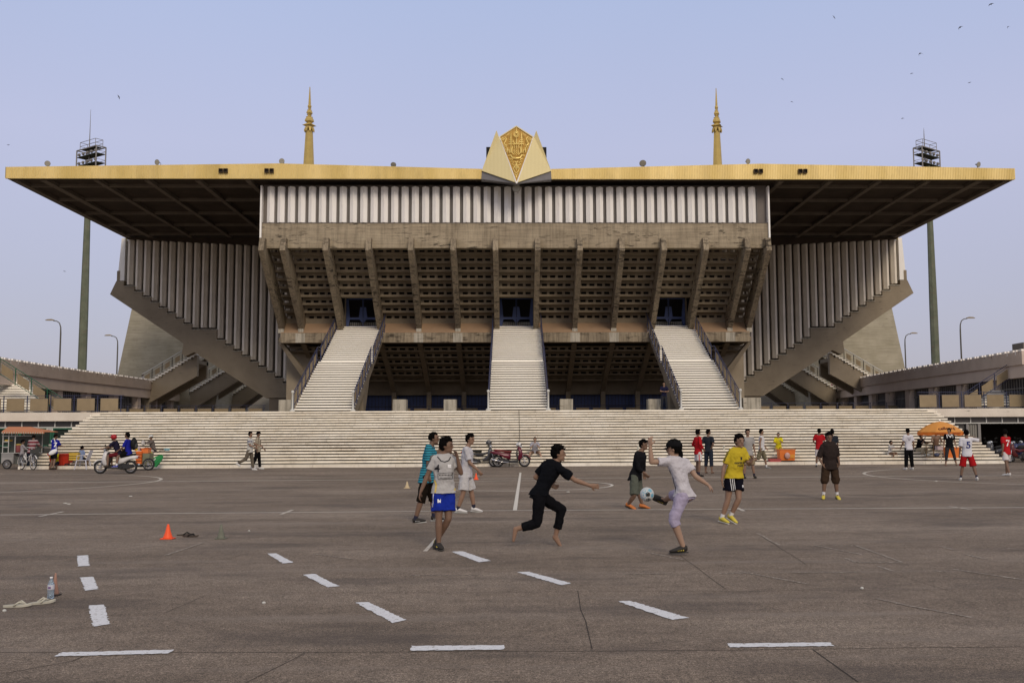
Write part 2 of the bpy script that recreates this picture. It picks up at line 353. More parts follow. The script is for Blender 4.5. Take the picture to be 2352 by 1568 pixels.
# parapet bands and ground floor either side of the steps
for sx, nm in ((-1, 'left'), (1, 'right')):
    side = 'left' if sx < 0 else 'right'
    X0, X1 = SX + 0.0, 75.0
    t = thing('terrace_undercroft', 'cream parapet band over %s, %s of the wide steps' % (('green barred gates', 'left') if sx < 0 else ('dark open garage bays with parked motorbikes', 'right')), 'building wing', (sx * 30, YE, 0))
    def B(x0, x1, *a):
        lo, hi = sorted((sx * x0, sx * x1)); return (lo, hi) + a
    m = MB(); m.box(*B(X0 - 0.35, X1, YE - 0.0, YE + 0.25, 2.28, ZP - 0.0)); m.build('parapet_band', M_parapet, t, bevel=0.02)
    m = MB(); m.box(*B(X0 + 0.05, X1, YE + 0.35, YE + 0.4, 1.98, 2.28)); m.build('transom_glazing', M_glass, t)
    m = MB(); x = X0 + 0.35
    while x < X1: m.box(*B(x, x + 0.05, YE + 0.28, YE + 0.35, 1.98, 2.28)); x += 0.885
    m.box(*B(X0 + 0.05, X1, YE + 0.26, YE + 0.36, 1.92, 1.98)); m.build('transom_mullion', M_whiteframe, t)
    if sx < 0:
        x = X0 + 0.5; k = 0
        while x < 36:
            gt = MB()
            for q in range(16): gt.tube([(-x - 0.08 - q * 0.105, YE + 0.34, 0.05), (-x - 0.08 - q * 0.105, YE + 0.34, 1.9)], 0.012, 5)
            gt.box(-x - 1.72, -x - 0.03, YE + 0.37, YE + 0.38, 0.05, 1.9)
            o = gt.build('gate_infill', plain('dark_gate_mesh', (0.02, 0.03, 0.024), 0.7), t)
            gf = MB(); gf.box(-x - 0.1, -x, YE + 0.26, YE + 0.34, 0, 1.92); gf.box(-x - 1.75, -x - 1.65, YE + 0.26, YE + 0.34, 0, 1.92)
            gf.box(-x - 1.75, -x, YE + 0.27, YE + 0.33, 0.95, 1.0); gf.box(-x - 1.75, -x, YE + 0.27, YE + 0.33, 1.84, 1.92)
            gf.build('gate_frame', M_green, o); x += 1.78
        # notice boards on the gates
        for q, (a, b, ww) in enumerate(((1340, 62, 180), (930, 48, 140))):
            q0 = atY(*Q(CL, a, b), YE + 0.24); q1 = atY(*Q(CL, a + ww, b + 66), YE + 0.24)
            s_ = MB(); s_.box(q0.x, q1.x, YE + 0.22, YE + 0.24, q1.z, q0.z)
            o = s_.build('gate_sign', plain('sign_white', (0.62, 0.62, 0.56), 0.6), t)
            tm = MB(); 
            for c_ in range(7):
                xx = lerp(q0.x + 0.05, q1.x - 0.05, c_ / 6.5); tm.box(xx, xx + 0.035, YE + 0.214, YE + 0.219, lerp(q1.z, q0.z, 0.3), lerp(q1.z, q0.z, 0.55 + 0.15 * (c_ % 2)))
            tm.build('worn_lettering', plain('sign_ink', (0.12, 0.11, 0.12), 0.7), o)
    else:
        m = MB(); m.box(X0, 75, YE + 6, YE + 6.2, 0, 2.3); m.box(X0 + 0.0, X0 + 0.2, YE + 0.5, YE + 6, 0, 2.3); m.build('garage_back_wall', M_dark, t)
        m = MB(); m.box(X0 + 0.4, X0 + 0.75, YE + 0.3, YE + 0.42, 0, 1.92); m.box(X0 + 1.9, X0 + 2.02, YE + 0.3, YE + 0.42, 0, 1.92)
        m.box(X0 + 2.55, X0 + 2.7, YE + 0.3, YE + 0.42, 0, 1.92); m.build('door_frame', M_grey, t)
        m = MB(); m.box(X0 + 0.75, X0 + 1.9, YE + 0.45, YE + 0.5, 0, 1.92); m.build('glass_door', M_glass, t)
        m = MB()
        for q in range(8): m.tube([(X0 + 2.04 + q * 0.065, YE + 0.38 + 0.03 * (q % 2), 0), (X0 + 2.04 + q * 0.065, YE + 0.38 + 0.03 * (q % 2), 1.9)], 0.03, 6)
        m.build('folded_shutter', plain('shutter_grey', (0.26, 0.25, 0.22), 0.6), t)
        m = MB()
        for x in (30, 36, 42): m.box(x, x + 0.3, YE + 2.4, YE + 2.7, 0, 2.3)
        m.build('pillar', plain('inner_pillar', (0.06, 0.05, 0.045), 0.9), t)
# ---------------------------------------------------------------- ground markings
def gquad(mb, uv, z=0.004):
    P = [atZ(*q) for q in uv]; mb.add([(p.x, p.y, z) for p in P], [tuple(range(len(P)))])
def gline(mb, uv, wd, z=0.004, jag=0.0):
    P = [atZ(*q) for q in uv]
    pts = []
    for i in range(len(P) - 1):
        L_ = (P[i + 1] - P[i]).length; n = max(1, int(L_ / 0.5)) if jag else 1
        for j in range(n): pts.append(P[i].lerp(P[i + 1], j / n) + Vector((random.uniform(-jag, jag), random.uniform(-jag, jag), 0)))
    pts.append(P[-1])
    for a, b in zip(pts, pts[1:]):
        d = (b - a); d.z = 0; n_ = Vector((-d.y, d.x, 0)).normalized() * wd / 2
        mb.add([(q.x, q.y, z) for q in (a - n_, b - n_, b + n_, a + n_)], [(0, 1, 2, 3)])
def rough_quad(mb, uv, z=0.006):
    P = [atZ(*q) for q in uv]; pts = []
    for i in range(4):
        a, b = P[i], P[(i + 1) % 4]; n = max(2, int((b - a).length / 0.03))
        for j in range(n):
            q = a.lerp(b, j / n); pts.append((q.x + random.uniform(-.011, .011), q.y + random.uniform(-.011, .011), z))
    mb.add(pts, [tuple(range(len(pts)))])
dash = [[Q(G7, *p) for p in q] for q in ([(738, 418), (845, 413), (855, 515), (745, 520)], [(768, 628), (890, 617), (940, 738), (812, 752)],
        [(848, 895), (998, 887), (1053, 1072), (890, 1097)], [(600, 1345), (1665, 1318), (1605, 1355), (512, 1382)])]
dash += [[(613, 1271), (634, 1271), (675, 1292), (650, 1294)], [(696, 1320), (722, 1318), (779, 1346), (752, 1349)], [(815, 1384), (846, 1383), (934, 1424), (903, 1431)],
         [(945, 1484), (1160, 1482), (1158, 1492), (941, 1495)], [(1036, 1267), (1062, 1266), (1128, 1288), (1100, 1291)], [(1188, 1314), (1214, 1313), (1313, 1340), (1290, 1344)],
         [(1417, 1381), (1448, 1380), (1581, 1419), (1545, 1424)], [(1668, 1478), (1905, 1476), (1916, 1484), (1676, 1487)]]
m = MB()
for q in dash: rough_quad(m, q)
struct('painted_dashes', m, M_paint)
m = MB()
gline(m, [(-30, 1108.6), (1176, 1098.6), (2400, 1091.5)], 0.12, z=0.0048, jag=0.004); gline(m, [(-30, 1182.4), (1176, 1172), (2400, 1164.8)], 0.075, z=0.0048, jag=0.004)
gquad(m, [Q(C3, *p) for p in ((325, 537), (347, 540), (295, 975), (248, 975))], 0.0065)
def arc(mb, c, r, a0, a1, wd, z):
    n = 60
    for i in range(n):
        t0, t1 = (lerp(radians(a0), radians(a1), (i + k) / n) for k in (0, 1))
        mb.add([(c[0] + rr * cos(tt), c[1] + rr * sin(tt), z) for rr, tt in ((r - wd / 2, t0), (r + wd / 2, t0), (r + wd / 2, t1), (r - wd / 2, t1))], [(0, 1, 2, 3)])
arc(m, (-0.1, 30.8), 2.85, 0, 360, 0.085, 0.0054)
struct('court_lines', m, plain('line_paint', (0.56, 0.53, 0.49), 0.8, var=0.3, scale=9))
m = MB()
arc(m, (-19.5, 34.0), 7.0, -95, 95, 0.11, 0.005); arc(m, (19.9, 35.0), 7.4, 85, 275, 0.11, 0.005)
gline(m, [(90, 1186), (145, 1175)], 0.07, 0.0065); gline(m, [(645, 1181), (672, 1171)], 0.07, 0.0065)
gline(m, [(2180, 1163), (2232, 1170)], 0.06, 0.0065); gquad(m, [Q(C4, *p) for p in ((1400, 948), (1450, 950), (1525, 985), (1480, 985))], 0.0065)
gline(m, [Q(C2, 580, 1270), Q(C2, 370, 1500)], 0.06, 0.0065)
struct('worn_court_lines', m, M_fade)
m = MB()
for pl in ([(1150, 190), (1385, 190), (1655, 288), (1390, 288), (1330, 265)], [(1150, 190), (1420, 243)], [(190, 230), (395, 272)], [(720, 340), (1110, 412)],
           [(1020, 347), (1400, 344)], [(600, 352), (740, 350)], [(50, 356), (300, 354)], [(1500, 495), (1700, 540), (2060, 605)], [(1945, 328), (2352, 388)],
           [(2015, 243), (2140, 270)], [(1510, 310), (1600, 338)], [(1870, 195), (1945, 215)], [(2250, 207), (2340, 217)], [(1840, 340), (1905, 340)], [(820, 120), (950, 190)]):
    gline(m, [Q(G8, *p) for p in pl], 0.045, 0.0042, jag=0.008)
gline(m, [(940, 1321), (1100, 1321)], 0.03, 0.005, jag=.006); gline(m, [(380, 1275), (470, 1245)], 0.05, 0.005, jag=.006); gline(m, [(720, 1272), (810, 1284)], 0.03, 0.005, jag=.006)
struct('ghost_court_lines', m, M_fade2)
m = MB()
for pl, wd in (([(-20, 1498), (400, 1497), (940, 1497), (1500, 1494), (2400, 1484)], 0.010), ([(-20, 1382), (300, 1368), (480, 1361), (900, 1361), (1700, 1357), (2400, 1351)], 0.009),
           ([(1325, 1356), (1360, 1490)], 0.010), ([Q(G8, 1140, 790), Q(G8, 1400, 975)], 0.012), ([Q(G8, 380, 250), Q(G8, 640, 440)], 0.008),
           ([Q(G7, 1960, 800), Q(G7, 1560, 970)], 0.007), ([Q(G7, 1000, 1290), Q(G7, 700, 1420), Q(G7, 60, 1540)], 0.010), 
           ([(520, 1283), (600, 1262), (900, 1253)], 0.006), ([Q(G8, 820, 120), Q(G8, 1100, 300)], 0.007), ([Q(G8, 1500, 320), Q(G8, 1950, 460)], 0.006), ([Q(G8, 0, 20), Q(G8, 270, 70)], 0.006), ([(700, 1500), (560, 1570)], 0.008),
           ([Q(G7, 60, 310), Q(G7, 350, 262), Q(G7, 800, 255)], 0.012)):
    gline(m, pl, wd * .8, 0.003, jag=0.012)
struct('pavement_joints', m, plain('joint_dark', (0.035, 0.028, 0.024), 0.95))
# ================================================================ grandstand
GS = thing('stadium_grandstand', 'concrete grandstand with leaning fins, white ribbed panels and a huge flat gold edged roof', 'grandstand', (0, 68, 0))
BAY = 2.662
YF, ZF = 61.8, 12.93                # outer lower corner of a fin
YB = 67.5; ZB1, ZB0 = 8.3, 7.63     # walkway edge beam
FIN = [(-6.0 + 0) * BAY] + [(-5.5 + i) * BAY for i in range(12)] + [6.0 * BAY]
# --- fins
for i, x in enumerate(FIN):
    wd = 0.34; m = MB()
    y_b, z_b = (YB + 0.12, ZB1 + 0.28)
    prof = [(y_b, z_b), (YF, ZF), (YF + 0.28, 13.78), (YF + 0.95, 13.78), (YF + 0.95, 13.25), (63.6, 13.25), (69.2, 8.9), (y_b + 0.5, z_b)]
    m.prism([(x - wd / 2, a, b) for a, b in prof], (wd, 0, 0))
    o = m.build('fin', M_fin, GS, bevel=0.015)
    if abs(x) > 1 and not (9 < abs(x) < 12.2):
        m = MB(); m.box(x - wd / 2 - 0.012, x + wd / 2 + 0.012, y_b - 0.03, y_b + 0.45, ZB1 - 0.0, z_b + 0.01)
        m.build('fin_foot', M_plinth, o)
# --- main beam under the white panels
m = MB(); m.box(-16.12, 16.12, 62.55, 63.2, 13.2, 14.82); m.build('main_beam', M_conc, GS, bevel=0.02)
# --- ribbed white panel wall
m = MB(); X = -16.02; pitch = 0.6545; zt, zb = 17.16, 14.84; n = int(32.05 / pitch)
m.box(-16.12, 16.12, 62.86, 62.95, zb, 17.34)
m.cm = 1
for i in range(n):
    c = X + (i + 0.62) * pitch + pitch / 2; m.box(c - 0.05, c - 0.02, 62.78, 62.861, zb, zt - 0.08); m.box(c + 0.02, c + 0.04, 62.78, 62.861, zb, zt - 0.08)
m.build('panel_backing', [M_mull, M_grey], GS)
for i in range(n):
    c = X + (i + 0.62) * pitch; wv = random.uniform(-0.006, 0.006)
    m = MB(); a = 0.222
    m.prism([(c - a, 62.86, zb), (c - a, 62.64, zb), (c + wv, 62.42, zb), (c + a, 62.64, zb), (c + a, 62.86, zb)], (0, 0, zt - zb))
    m.build('panel_rib', [M_white, M_mull], GS)
m = MB()
for s in (-1, 1): m = MB(); m.box(*sorted((s * 16.12, s * 16.22)), 62.4, 62.95, 13.6, 17.2); m.build('corner_trim', M_white, GS)
m = MB(); m.box(-16.1, 16.1, 62.5, 62.84, zb - 0.035, zb - 0.003); m.build('drip_flashing', M_mull, GS)
# --- perforated stepped screen between fins
ZR = [13.24 - 0.471 * i for i in range(9)]; YR = [63.75 + 0.585 * i for i in range(9)]
edges = [(-6.0, -5.5)] + [(-5.5 + i, -4.5 + i) for i in range(11)] + [(5.5, 6.0)]
for bi, (a, b) in enumerate(edges):
    xa, xb = a * BAY + 0.17, b * BAY - 0.17
    m = MB(); door = round((a + b) / 2) in (-4, 0, 4) and abs((a + b) / 2 - round((a + b) / 2)) < .1
    nh = 4 if b - a > .9 else 2
    for r in range(9):
        if door and r > 5: break
        zc, yy = ZR[r], YR[r]; h = 0.165; wh = 0.345
        z_up, z_lo = zc + h / 2, zc - h / 2
        m.box(xa, xb, yy, yy + 0.12, z_up, zc + 0.235)
        m.box(xa, xb, yy, yy + 0.12, zc - 0.235, z_lo)
        cx = (a + b) / 2 * BAY; hs = [cx + (q - (nh - 1) / 2) * 0.525 for q in range(nh)]
        x = xa
        for hx in hs:
            m.box(x, hx - wh / 2, yy, yy + 0.12, z_lo, z_up); x = hx + wh / 2
        m.box(x, xb, yy, yy + 0.12, z_lo, z_up)
        # tread slab joining to next row (soffit seen from below)
        m.box(xa, xb, yy + 0.12, yy + 0.66, zc - 0.235, zc - 0.155)
    if not door: m.box(xa, xb, YR[8] + 0.0, YR[8] + 0.12, 8.95, ZR[8] - 0.236)
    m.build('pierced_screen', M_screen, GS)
    if not door:
        m = MB(); m.add([(xa - .17, YR[8] + 0.3, 9.28), (xb + .17, YR[8] + 0.3, 9.28), (xb + .17, YB + 0.02, ZB1 + 0.005), (xa - .17, YB + 0.02, ZB1 + 0.005)], [(3, 2, 1, 0)])
        m.build('sloping_apron', M_terra, GS)
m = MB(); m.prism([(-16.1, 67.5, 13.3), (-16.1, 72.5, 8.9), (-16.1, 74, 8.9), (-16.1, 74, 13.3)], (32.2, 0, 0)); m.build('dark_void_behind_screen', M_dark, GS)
m = MB(); m.box(-16.1, 16.1, 63.2, 63.75, 13.3, 13.5); m.build('screen_head', M_screen, GS)
# --- walkway edge beam with landings
for (xa, xb) in ((-15.98, -12.3), (-9.15, -1.62), (1.62, 9.15), (12.3, 15.98)):
    m = MB(); m.box(xa, xb, YB, YB + 0.5, ZB0, ZB1); m.build('edge_beam', M_fin, GS, bevel=0.02)
m = MB(); m.box(-16.2, 16.2, YB + 0.5, 74, ZB0 + 0.1, ZB0 + 0.4); m.build('walkway_slab', M_screen, GS)
for x in FIN[1:-1]:
    if abs(x) > 1.4 and not 9 < abs(x) < 12.2:
        m = MB(); m.box(x - 0.32, x + 0.32, YB - 0.02, YB, ZB0 + 0.01, ZB1 - 0.02); m.build('beam_patch', M_plinth, GS)
# --- gates at stair heads
for gx in (-10.65, 0.0, 10.65):
    W_ = 1.16; y = 69.0; z0, z1 = 8.82, 10.83
    m = MB(); m.box(gx - W_ - .02, gx + W_ + .02, y + 1.0, y + 1.1, z0 + 0.6, z1 + .2); m.build('gate_darkness', M_dark, GS)
    m = MB()
    for s in (-1, 1):
        m.prism([(gx + s * W_, y, z0), (gx + s * (W_ - .16), y, z0), (gx + s * (W_ - .26), y, z0 + .62), (gx + s * (W_ - .14), y, z1), (gx + s * W_, y, z1)], (0, .05, 0))
        m.prism([(gx + s * .03, y, z0 + .3), (gx + s * .3, y, z0 + .62), (gx + s * .2, y, z0 + 1.42), (gx + s * .03, y, z0 + 1.42)], (0, .05, 0))
    m.box(gx - W_, gx + W_, y - .01, y + .04, z0 + 0.55, z0 + .7); m.box(gx - W_, gx + W_, y - .01, y + .04, z0, z0 + .1); m.box(gx - W_, gx + W_, y, y + .04, z1 - .05, z1)
    m.box(gx - 0.05, gx - 0.02, y - .02, y + .05, z0, z1); m.box(gx + 0.02, gx + 0.05, y - .02, y + .05, z0, z1)
    gt = m.build('gate', M_blue, GS)
    m = MB()
    for q in range(17):
        xx = gx - W_ + .1 + q * (2 * W_ - .2) / 16; m.bar((xx, y + .06, z0 + .1), (xx, y + .06, z1), .025)
    m.build('gate_bars', M_black, gt)
    m = MB()
    for q in range(4): m.box(gx - W_, gx + W_, y + .5 + q * .25, y + .75 + q * .25, z0 + 0.02 + q * .13, z0 + .10 + q * .13)
    m.build('inner_steps', M_step2, GS)
    m = MB()
    for s in (-1, 1): m.box(*sorted((gx + s * W_, gx + s * (W_ + .06))), y - .3, y + 1, z0, z1)
    m.build('gate_reveal', M_screen, GS)
# --- lower raking soffit with pierced rows and slanted supports
zl, yl = 7.6, 69.2
m = MB()
for r in range(6):
    z = 7.35 - 0.36 * r; y = 69.5 + 1.1 * r
    nh = 54
    for q in range(nh + 1):
        xx = -15.9 + q * 0.5888
        m.box(xx - 0.10, xx + 0.10, y, y + 0.12, z - .07, z + .07)
    m.box(-16, 16, y, y + .12, z + .07, z + .18); m.box(-16, 16, y, y + .12, z - .18, z - .07); m.box(-16, 16, y + .12, y + 1.0, z - .18, z - .12)
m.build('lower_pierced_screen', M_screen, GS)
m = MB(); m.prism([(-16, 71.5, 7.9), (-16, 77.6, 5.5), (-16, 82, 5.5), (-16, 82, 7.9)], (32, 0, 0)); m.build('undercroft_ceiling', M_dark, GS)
m = MB(); m.box(-16, 16, 76.9, 77.3, 4.4, 5.9); m.build('lower_lintel', M_screen, GS)
for i in range(12):
    x = (-5.5 + i) * BAY; m = MB(); wd = .34
    m.prism([(x - wd / 2, a, b) for a, b in ((68.4, ZB0), (76.2, 4.6), (76.2, ZP), (76.75, ZP), (76.75, 4.6), (69.8, ZB0))], (wd, 0, 0)); m.build('raking_support', M_screen, GS)
m = MB(); m.box(-16, 16, 77.6, 77.7, ZP, 4.6); m.build('blue_partition', M_blue, GS)
for i in range(11):
    m = MB(); x = (-5.0 + i) * BAY
    for q in range(-4, 5): m.box(x + q * .26 - .02, x + q * .26 + .02, 77.52, 77.56, ZP + .05, 4.38)
    m.box(x - 1.1, x + 1.1, 77.5, 77.56, ZP + .75, ZP + .82); m.build('barred_door', M_blued, GS)
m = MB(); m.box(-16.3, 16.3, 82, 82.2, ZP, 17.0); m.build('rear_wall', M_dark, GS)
# --- lower side piers beside the outer stairs
for s in (-1, 1):
    m = MB(); m.box(*sorted((s * 14.2, s * 16.2)), 70.5, 71.4, ZP, 7.6); m.build('side_pier', M_rake, GS)
    m = MB(); m.prism([(s * 15.9, 68, 7.62), (s * 16.2, 68, 7.62), (s * 14.2, 70.4, 4.2), (s * 13.6, 70.4, 4.2)], (0, .8, 0)); m.build('side_brace', M_rake, GS)
# --- wing walls: ribbed panels over the stepped raking beam
YW = 81.0
for s in (-1, 1):
    m = MB()
    steps = []; x = 31.69; z = 13.45
    xs = [30.9 - .672 * i for i in range(8)] + [24.17 - .672 * i for i in range(0, 10)]
    top = [(x, z)]
    zz = z
    for i, xx in enumerate(xs):
        top.append((xx, zz)); zz -= (.442 if i != 8 else .85); top.append((xx, zz))
    top.append((17.0, zz))
    prof = [(32.37, 13.87), (31.75, 13.87), (31.75, 13.45)] + top + [(16.9, 4.35), (20.14, 4.35), (25.95, 8.07), (26.67, 7.72), (26.95, 7.95), (26.85, 8.79), (32.85, 12.78)]
    m.prism([(s * a, YW - .25, b) for a, b in prof], (0, .9, 0)); m.build('raking_beam', M_rake, GS, bevel=0.02)
    # thin nosing on each step
    m = MB()
    tp = top
    for i in range(0, len(tp) - 1, 2):
        a, b = tp[i][0], tp[i + 1][0]; m.box(*sorted((s * (a + .03), s * (b - .08))), YW - .31, YW - .253, tp[i][1] - .055, tp[i][1] + 0.01)
    m.build('step_nosing', M_plinth, GS)
    m = MB(); m.box(*sorted((s * 31.9, s * 16)), YW + .35, YW + .45, 4.6, 17.3); 
    tri = [(s * 31.9, YW + .35, 17.3), (s * 16, YW + .35, 17.3), (s * 16, YW + .35, 4.7)] 
    m = MB(); m.prism(tri + [(s * 18, YW + .35, 4.9), (s * 31.9, YW + .35, 13.4)], (0, .1, 0)); m.build('wing_backing', plain('wing_backing', (0.07, 0.058, 0.048), .8), GS)  # backing coloured very dark to paint in the deep shade between ribs
    n = 22
    for i in range(n):
        c = 31.35 - .672 * i
        if c < 16.2: break
        # bottom height from the step the rib stands on
        zb = zz + .05
        for j in range(0, len(tp) - 1, 2):
            if tp[j + 1][0] <= c + .0 <= tp[j][0]: zb = tp[j][1] + .15
        zt = 17.35 - .052 * (31.7 - c)
        m = MB(); a = .225
        c += random.uniform(-.008, .008); zb += random.uniform(-.015, .015)
        m.prism([(s * (c + a * 1.05), YW + .35, zb), (s * (c + a), YW - .10, zb), (s * (c + a * .25), YW - .13, zb), (s * (c - a * .75), YW + .10, zb), (s * (c - a * .8), YW + .35, zb)], (0, 0, zt - zb))
        m.build('wing_rib', [M_wing, M_mull], GS)
    m = MB(); m.prism([(s * 31.75, YW - .2, 17.4), (s * 32.05, YW - .2, 17.4), (s * 32.3, YW - .2, 13.9), (s * 31.75, YW - .2, 13.9)], (0, .5, 0)); m.build('wing_end_trim', M_white, GS)
    m = MB(); m.box(*sorted((s * 32.1, s * 32.34)), YW - .22, YW + .3, 13.88, 14.7); m.build('end_block', M_rake, GS)
    m = MB(); m.prism([(s * 31.6, YW - .5, 17.4), (s * 31.6, YW - .5, 17.3), (s * 16.2, YW - .5, 16.55), (s * 16.2, YW - .5, 17.4)], (0, .9, 0)); m.build('haunched_edge_beam', M_soffit, GS)
    m = MB(); m.box(*sorted((s * 18.2, s * 19.9)), YW - .1, YW + 1.2, ZP, 4.34); m.build('wing_pier', plain('pier_shade', (.20, .165, .125), .9), GS)
# --- roof slab, soffit ribs, fascia
ZS = 17.36
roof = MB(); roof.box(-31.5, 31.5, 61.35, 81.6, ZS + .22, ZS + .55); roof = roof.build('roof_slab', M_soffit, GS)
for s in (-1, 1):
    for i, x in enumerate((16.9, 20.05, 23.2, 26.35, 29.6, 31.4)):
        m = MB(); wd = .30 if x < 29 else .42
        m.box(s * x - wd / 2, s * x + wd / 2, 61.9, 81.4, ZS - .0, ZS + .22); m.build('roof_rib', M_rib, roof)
for y in (63.7, 67.6, 71.8, 75.9, 79.6):
    for s in (-1, 1):
        m = MB(); m.box(*sorted((s * 16.7, s * 31.4)), y - .11, y + .11, ZS + .03, ZS + .22); m.build('roof_rib', M_rib, roof)
m = MB(); m.box(-31.55, 31.55, 61.35, 61.6, ZS - .02, ZS + .3); m.build('front_lintel', M_soffit, roof)
def fascia(pts, zb, y):
    m = MB(); P = []
    tops = pts
    def tz(x):
        for (a, za), (b, zb_) in zip(tops, tops[1:]):
            if a <= x <= b: return lerp(za, zb_, (x - a) / (b - a))
        return tops[-1][1]
    x0, x1 = tops[0][0], tops[-1][0]; per = .105; n = int((x1 - x0) / per); fr = []
    ring = []
    for i in range(n + 1):
        x = lerp(x0, x1, i / n)
        for dx, dy in ((0, 0), (per * .32, 0), (per * .5, .028), (per * .82, .028)):
            xx = min(x1, x + dx); ring.append((xx, y + dy))
    vs = []; fs = []
    for (x, yy) in ring: vs += [(x, yy, zb(x)), (x, yy, tz(x))]
    for i in range(len(ring) - 1): fs.append((2 * i, 2 * i + 2, 2 * i + 3, 2 * i + 1))
    m.add(vs, fs)
    m.box(x0, x1, y + .06, y + .14, min(zb(x0), zb(x1)), min(tz(x0), tz(x1)))
    return m
fl = fascia([(-31.62, 18.05), (-14.8, 18.30), (-2.17, 17.97)], lambda x: ZS - .03, 61.2); fl = fl.build('gold_fascia', M_gold, roof)
fr_ = fascia([(2.17, 17.97), (15.4, 18.33), (31.58, 18.05)], lambda x: ZS - .03, 61.2); fr_ = fr_.build('gold_fascia', M_gold, roof)
for s, o in ((-1, fl), (1, fr_)):
    m = MB(); m.prism([(s * 31.55, 61.2, ZS), (s * 31.6, 81.6, ZS), (s * 31.6, 81.6, 17.75), (s * 31.55, 61.2, 18.05)], (s * .06, 0, 0)); m.build('side_fascia', M_gold, roof)
    m = MB(); m.add([(s * 31.6, 61.24, 18.04), (s * 14.9, 61.24, 18.3), (s * 2.2, 61.24, 17.96), (s * 2.2, 81, 17.95), (s * 31.6, 81, 17.9)], [(0, 1, 2, 3, 4)]); m.build('roof_sheet', M_leadgrey, roof)
# vents
for (u, v) in ((508, 393), (519, 393), (613, 393), (624.5, 393), (1735.5, 394), (1747, 394), (1837.5, 394), (1849, 394)):
    c = atY(u, v, 61.18); m = MB(); a = .125
    m.box(c.x - a, c.x + a, 61.04, 61.2, c.z + a - .02, c.z + a + .01); m.box(c.x - a, c.x + a, 61.04, 61.2, c.z - a, c.z - a + .02)
    m.box(c.x - a, c.x - a + .02, 61.04, 61.2, c.z - a + .02, c.z + a - .02); m.box(c.x + a - .02, c.x + a, 61.04, 61.2, c.z - a + .02, c.z + a - .02)
    v_ = m.build('vent_box', plain('rusty_vent', (.09, .06, .035), .7), roof)
    m = MB(); m.box(c.x - a + .02, c.x + a - .02, 61.17, 61.195, c.z - a + .02, c.z + a - .02); m.build('vent_opening', M_dark, v_)
# --- spires
for sx, u, tp_, b_ in ((-1, 709, 200, 377), (1, 1648.5, 203, 377)):
    YP = 64.5; cb = atY(u, 377, YP); ct = atY(712 if sx < 0 else 1644.5, 200 if sx < 0 else 203, YP)
    X_ = (cb.x + ct.x) / 2; z0 = cb.z - .4; z1 = ct.z; H_ = z1 - z0 - .4
    def sq(r, z, k=1.0, tw=0.35):
        out = []
        for q in range(8):
            a = q * pi / 4 + tw; rr = r if q % 2 == 0 else r * k
            out.append(Vector((X_ + rr * cos(a), YP + rr * sin(a), z)))
        return out
    zz = lambda t: z0 + .4 + H_ * t      # t measured from the zoomed photo (0 = roof line, 1 = tip)
    m = MB(); m.loft([sq(.36, z0, .8), sq(.345, zz(0), .8), sq(.235, zz(.43), .8)]); sp = m.build('spire', M_spire, roof)
    m = MB()
    for q in range(8):
        a = q * pi / 4 + .35; d = Vector((cos(a), sin(a), 0)); c = Vector((X_, YP, 0)) + d * .29
        t_ = Vector((-d.y, d.x, 0)) * .085
        m.loft([[c + t_ + Vector((0, 0, zz(.47))), c - t_ + Vector((0, 0, zz(.47))), c - t_ - d * .06 + Vector((0, 0, zz(.47))), c + t_ - d * .06 + Vector((0, 0, zz(.47)))],
                [c + t_ * .8 + d * .045 + Vector((0, 0, zz(.44))), c - t_ * .8 + d * .045 + Vector((0, 0, zz(.44))), c - t_ * .8 - d * .04 + Vector((0, 0, zz(.44))), c + t_ * .8 - d * .04 + Vector((0, 0, zz(.44)))],
                [c + t_ * .4 + d * .05 + Vector((0, 0, zz(.415))), c - t_ * .4 + d * .05 + Vector((0, 0, zz(.415))), c - t_ * .4 + Vector((0, 0, zz(.415))), c + t_ * .4 + Vector((0, 0, zz(.415)))]])
    m.build('petal_collar', M_spire, sp)
    m = MB(); m.loft([sq(.23, zz(.465), .9), sq(.26, zz(.485), .8), sq(.47, zz(.498), .62), sq(.30, zz(.515), .7), sq(.16, zz(.53), .9)]); m.build('flared_cap', M_spire, sp)
    m = MB(); m.loft([sq(.16, zz(.53), .9), sq(.31, zz(.55), .82), sq(.285, zz(.575), .8), sq(.20, zz(.605), .8), sq(.25, zz(.61), .6), sq(.12, zz(.618), .9), sq(.12, zz(.63), .9), sq(.20, zz(.636), .6), sq(.12, zz(.645), .9),
                      sq(.21, zz(.655), .82), sq(.19, zz(.675), .8), sq(.13, zz(.695), .8), sq(.16, zz(.70), .6), sq(.08, zz(.708), .9), sq(.08, zz(.715), .9), sq(.13, zz(.722), .6), sq(.08, zz(.73), .9),
                      sq(.13, zz(.738), .85), sq(.12, zz(.755), .8), sq(.08, zz(.77), .85), sq(.085, zz(.78), .8), sq(.025, zz(1.0), .9)]); m.build('tiered_finial', M_spire, sp)
# --- royal emblem
def E3(x, y, Y): return atY(*Q(EM, x, y), Y)
m = MB()
kt, kl, kr, kb = Vector((0, 61.0, 20.63)), Vector((-1.06, 61.0, 19.93)), Vector((1.06, 61.0, 19.93)), Vector((-0.0, 59.9, 16.72))
def kp(x, y):
    """point on the kite plane from emblem zoom coordinates"""
    u, v = Q(EM, x, y); d = ray(u, v); n_ = Vector((0, 3.9, 1.1)).normalized()   # plane through kt.. kb
    n_ = (kt - kb).cross(Vector((1, 0, 0))).normalized(); t_ = (kb - CP).dot(n_) / d.dot(n_); return CP + d * t_
m.prism([kt, kr, kb, kl], (0, .12, 0)); em = m.build('emblem_board', M_golddeep, roof)
m = MB()
for a, b in ((kl, kt), (kt, kr)): m.bar(a + Vector((0, -.03, 0)), b + Vector((0, -.03, 0)), .06)
m.build('emblem_border', M_goldpale, em)
m = MB()
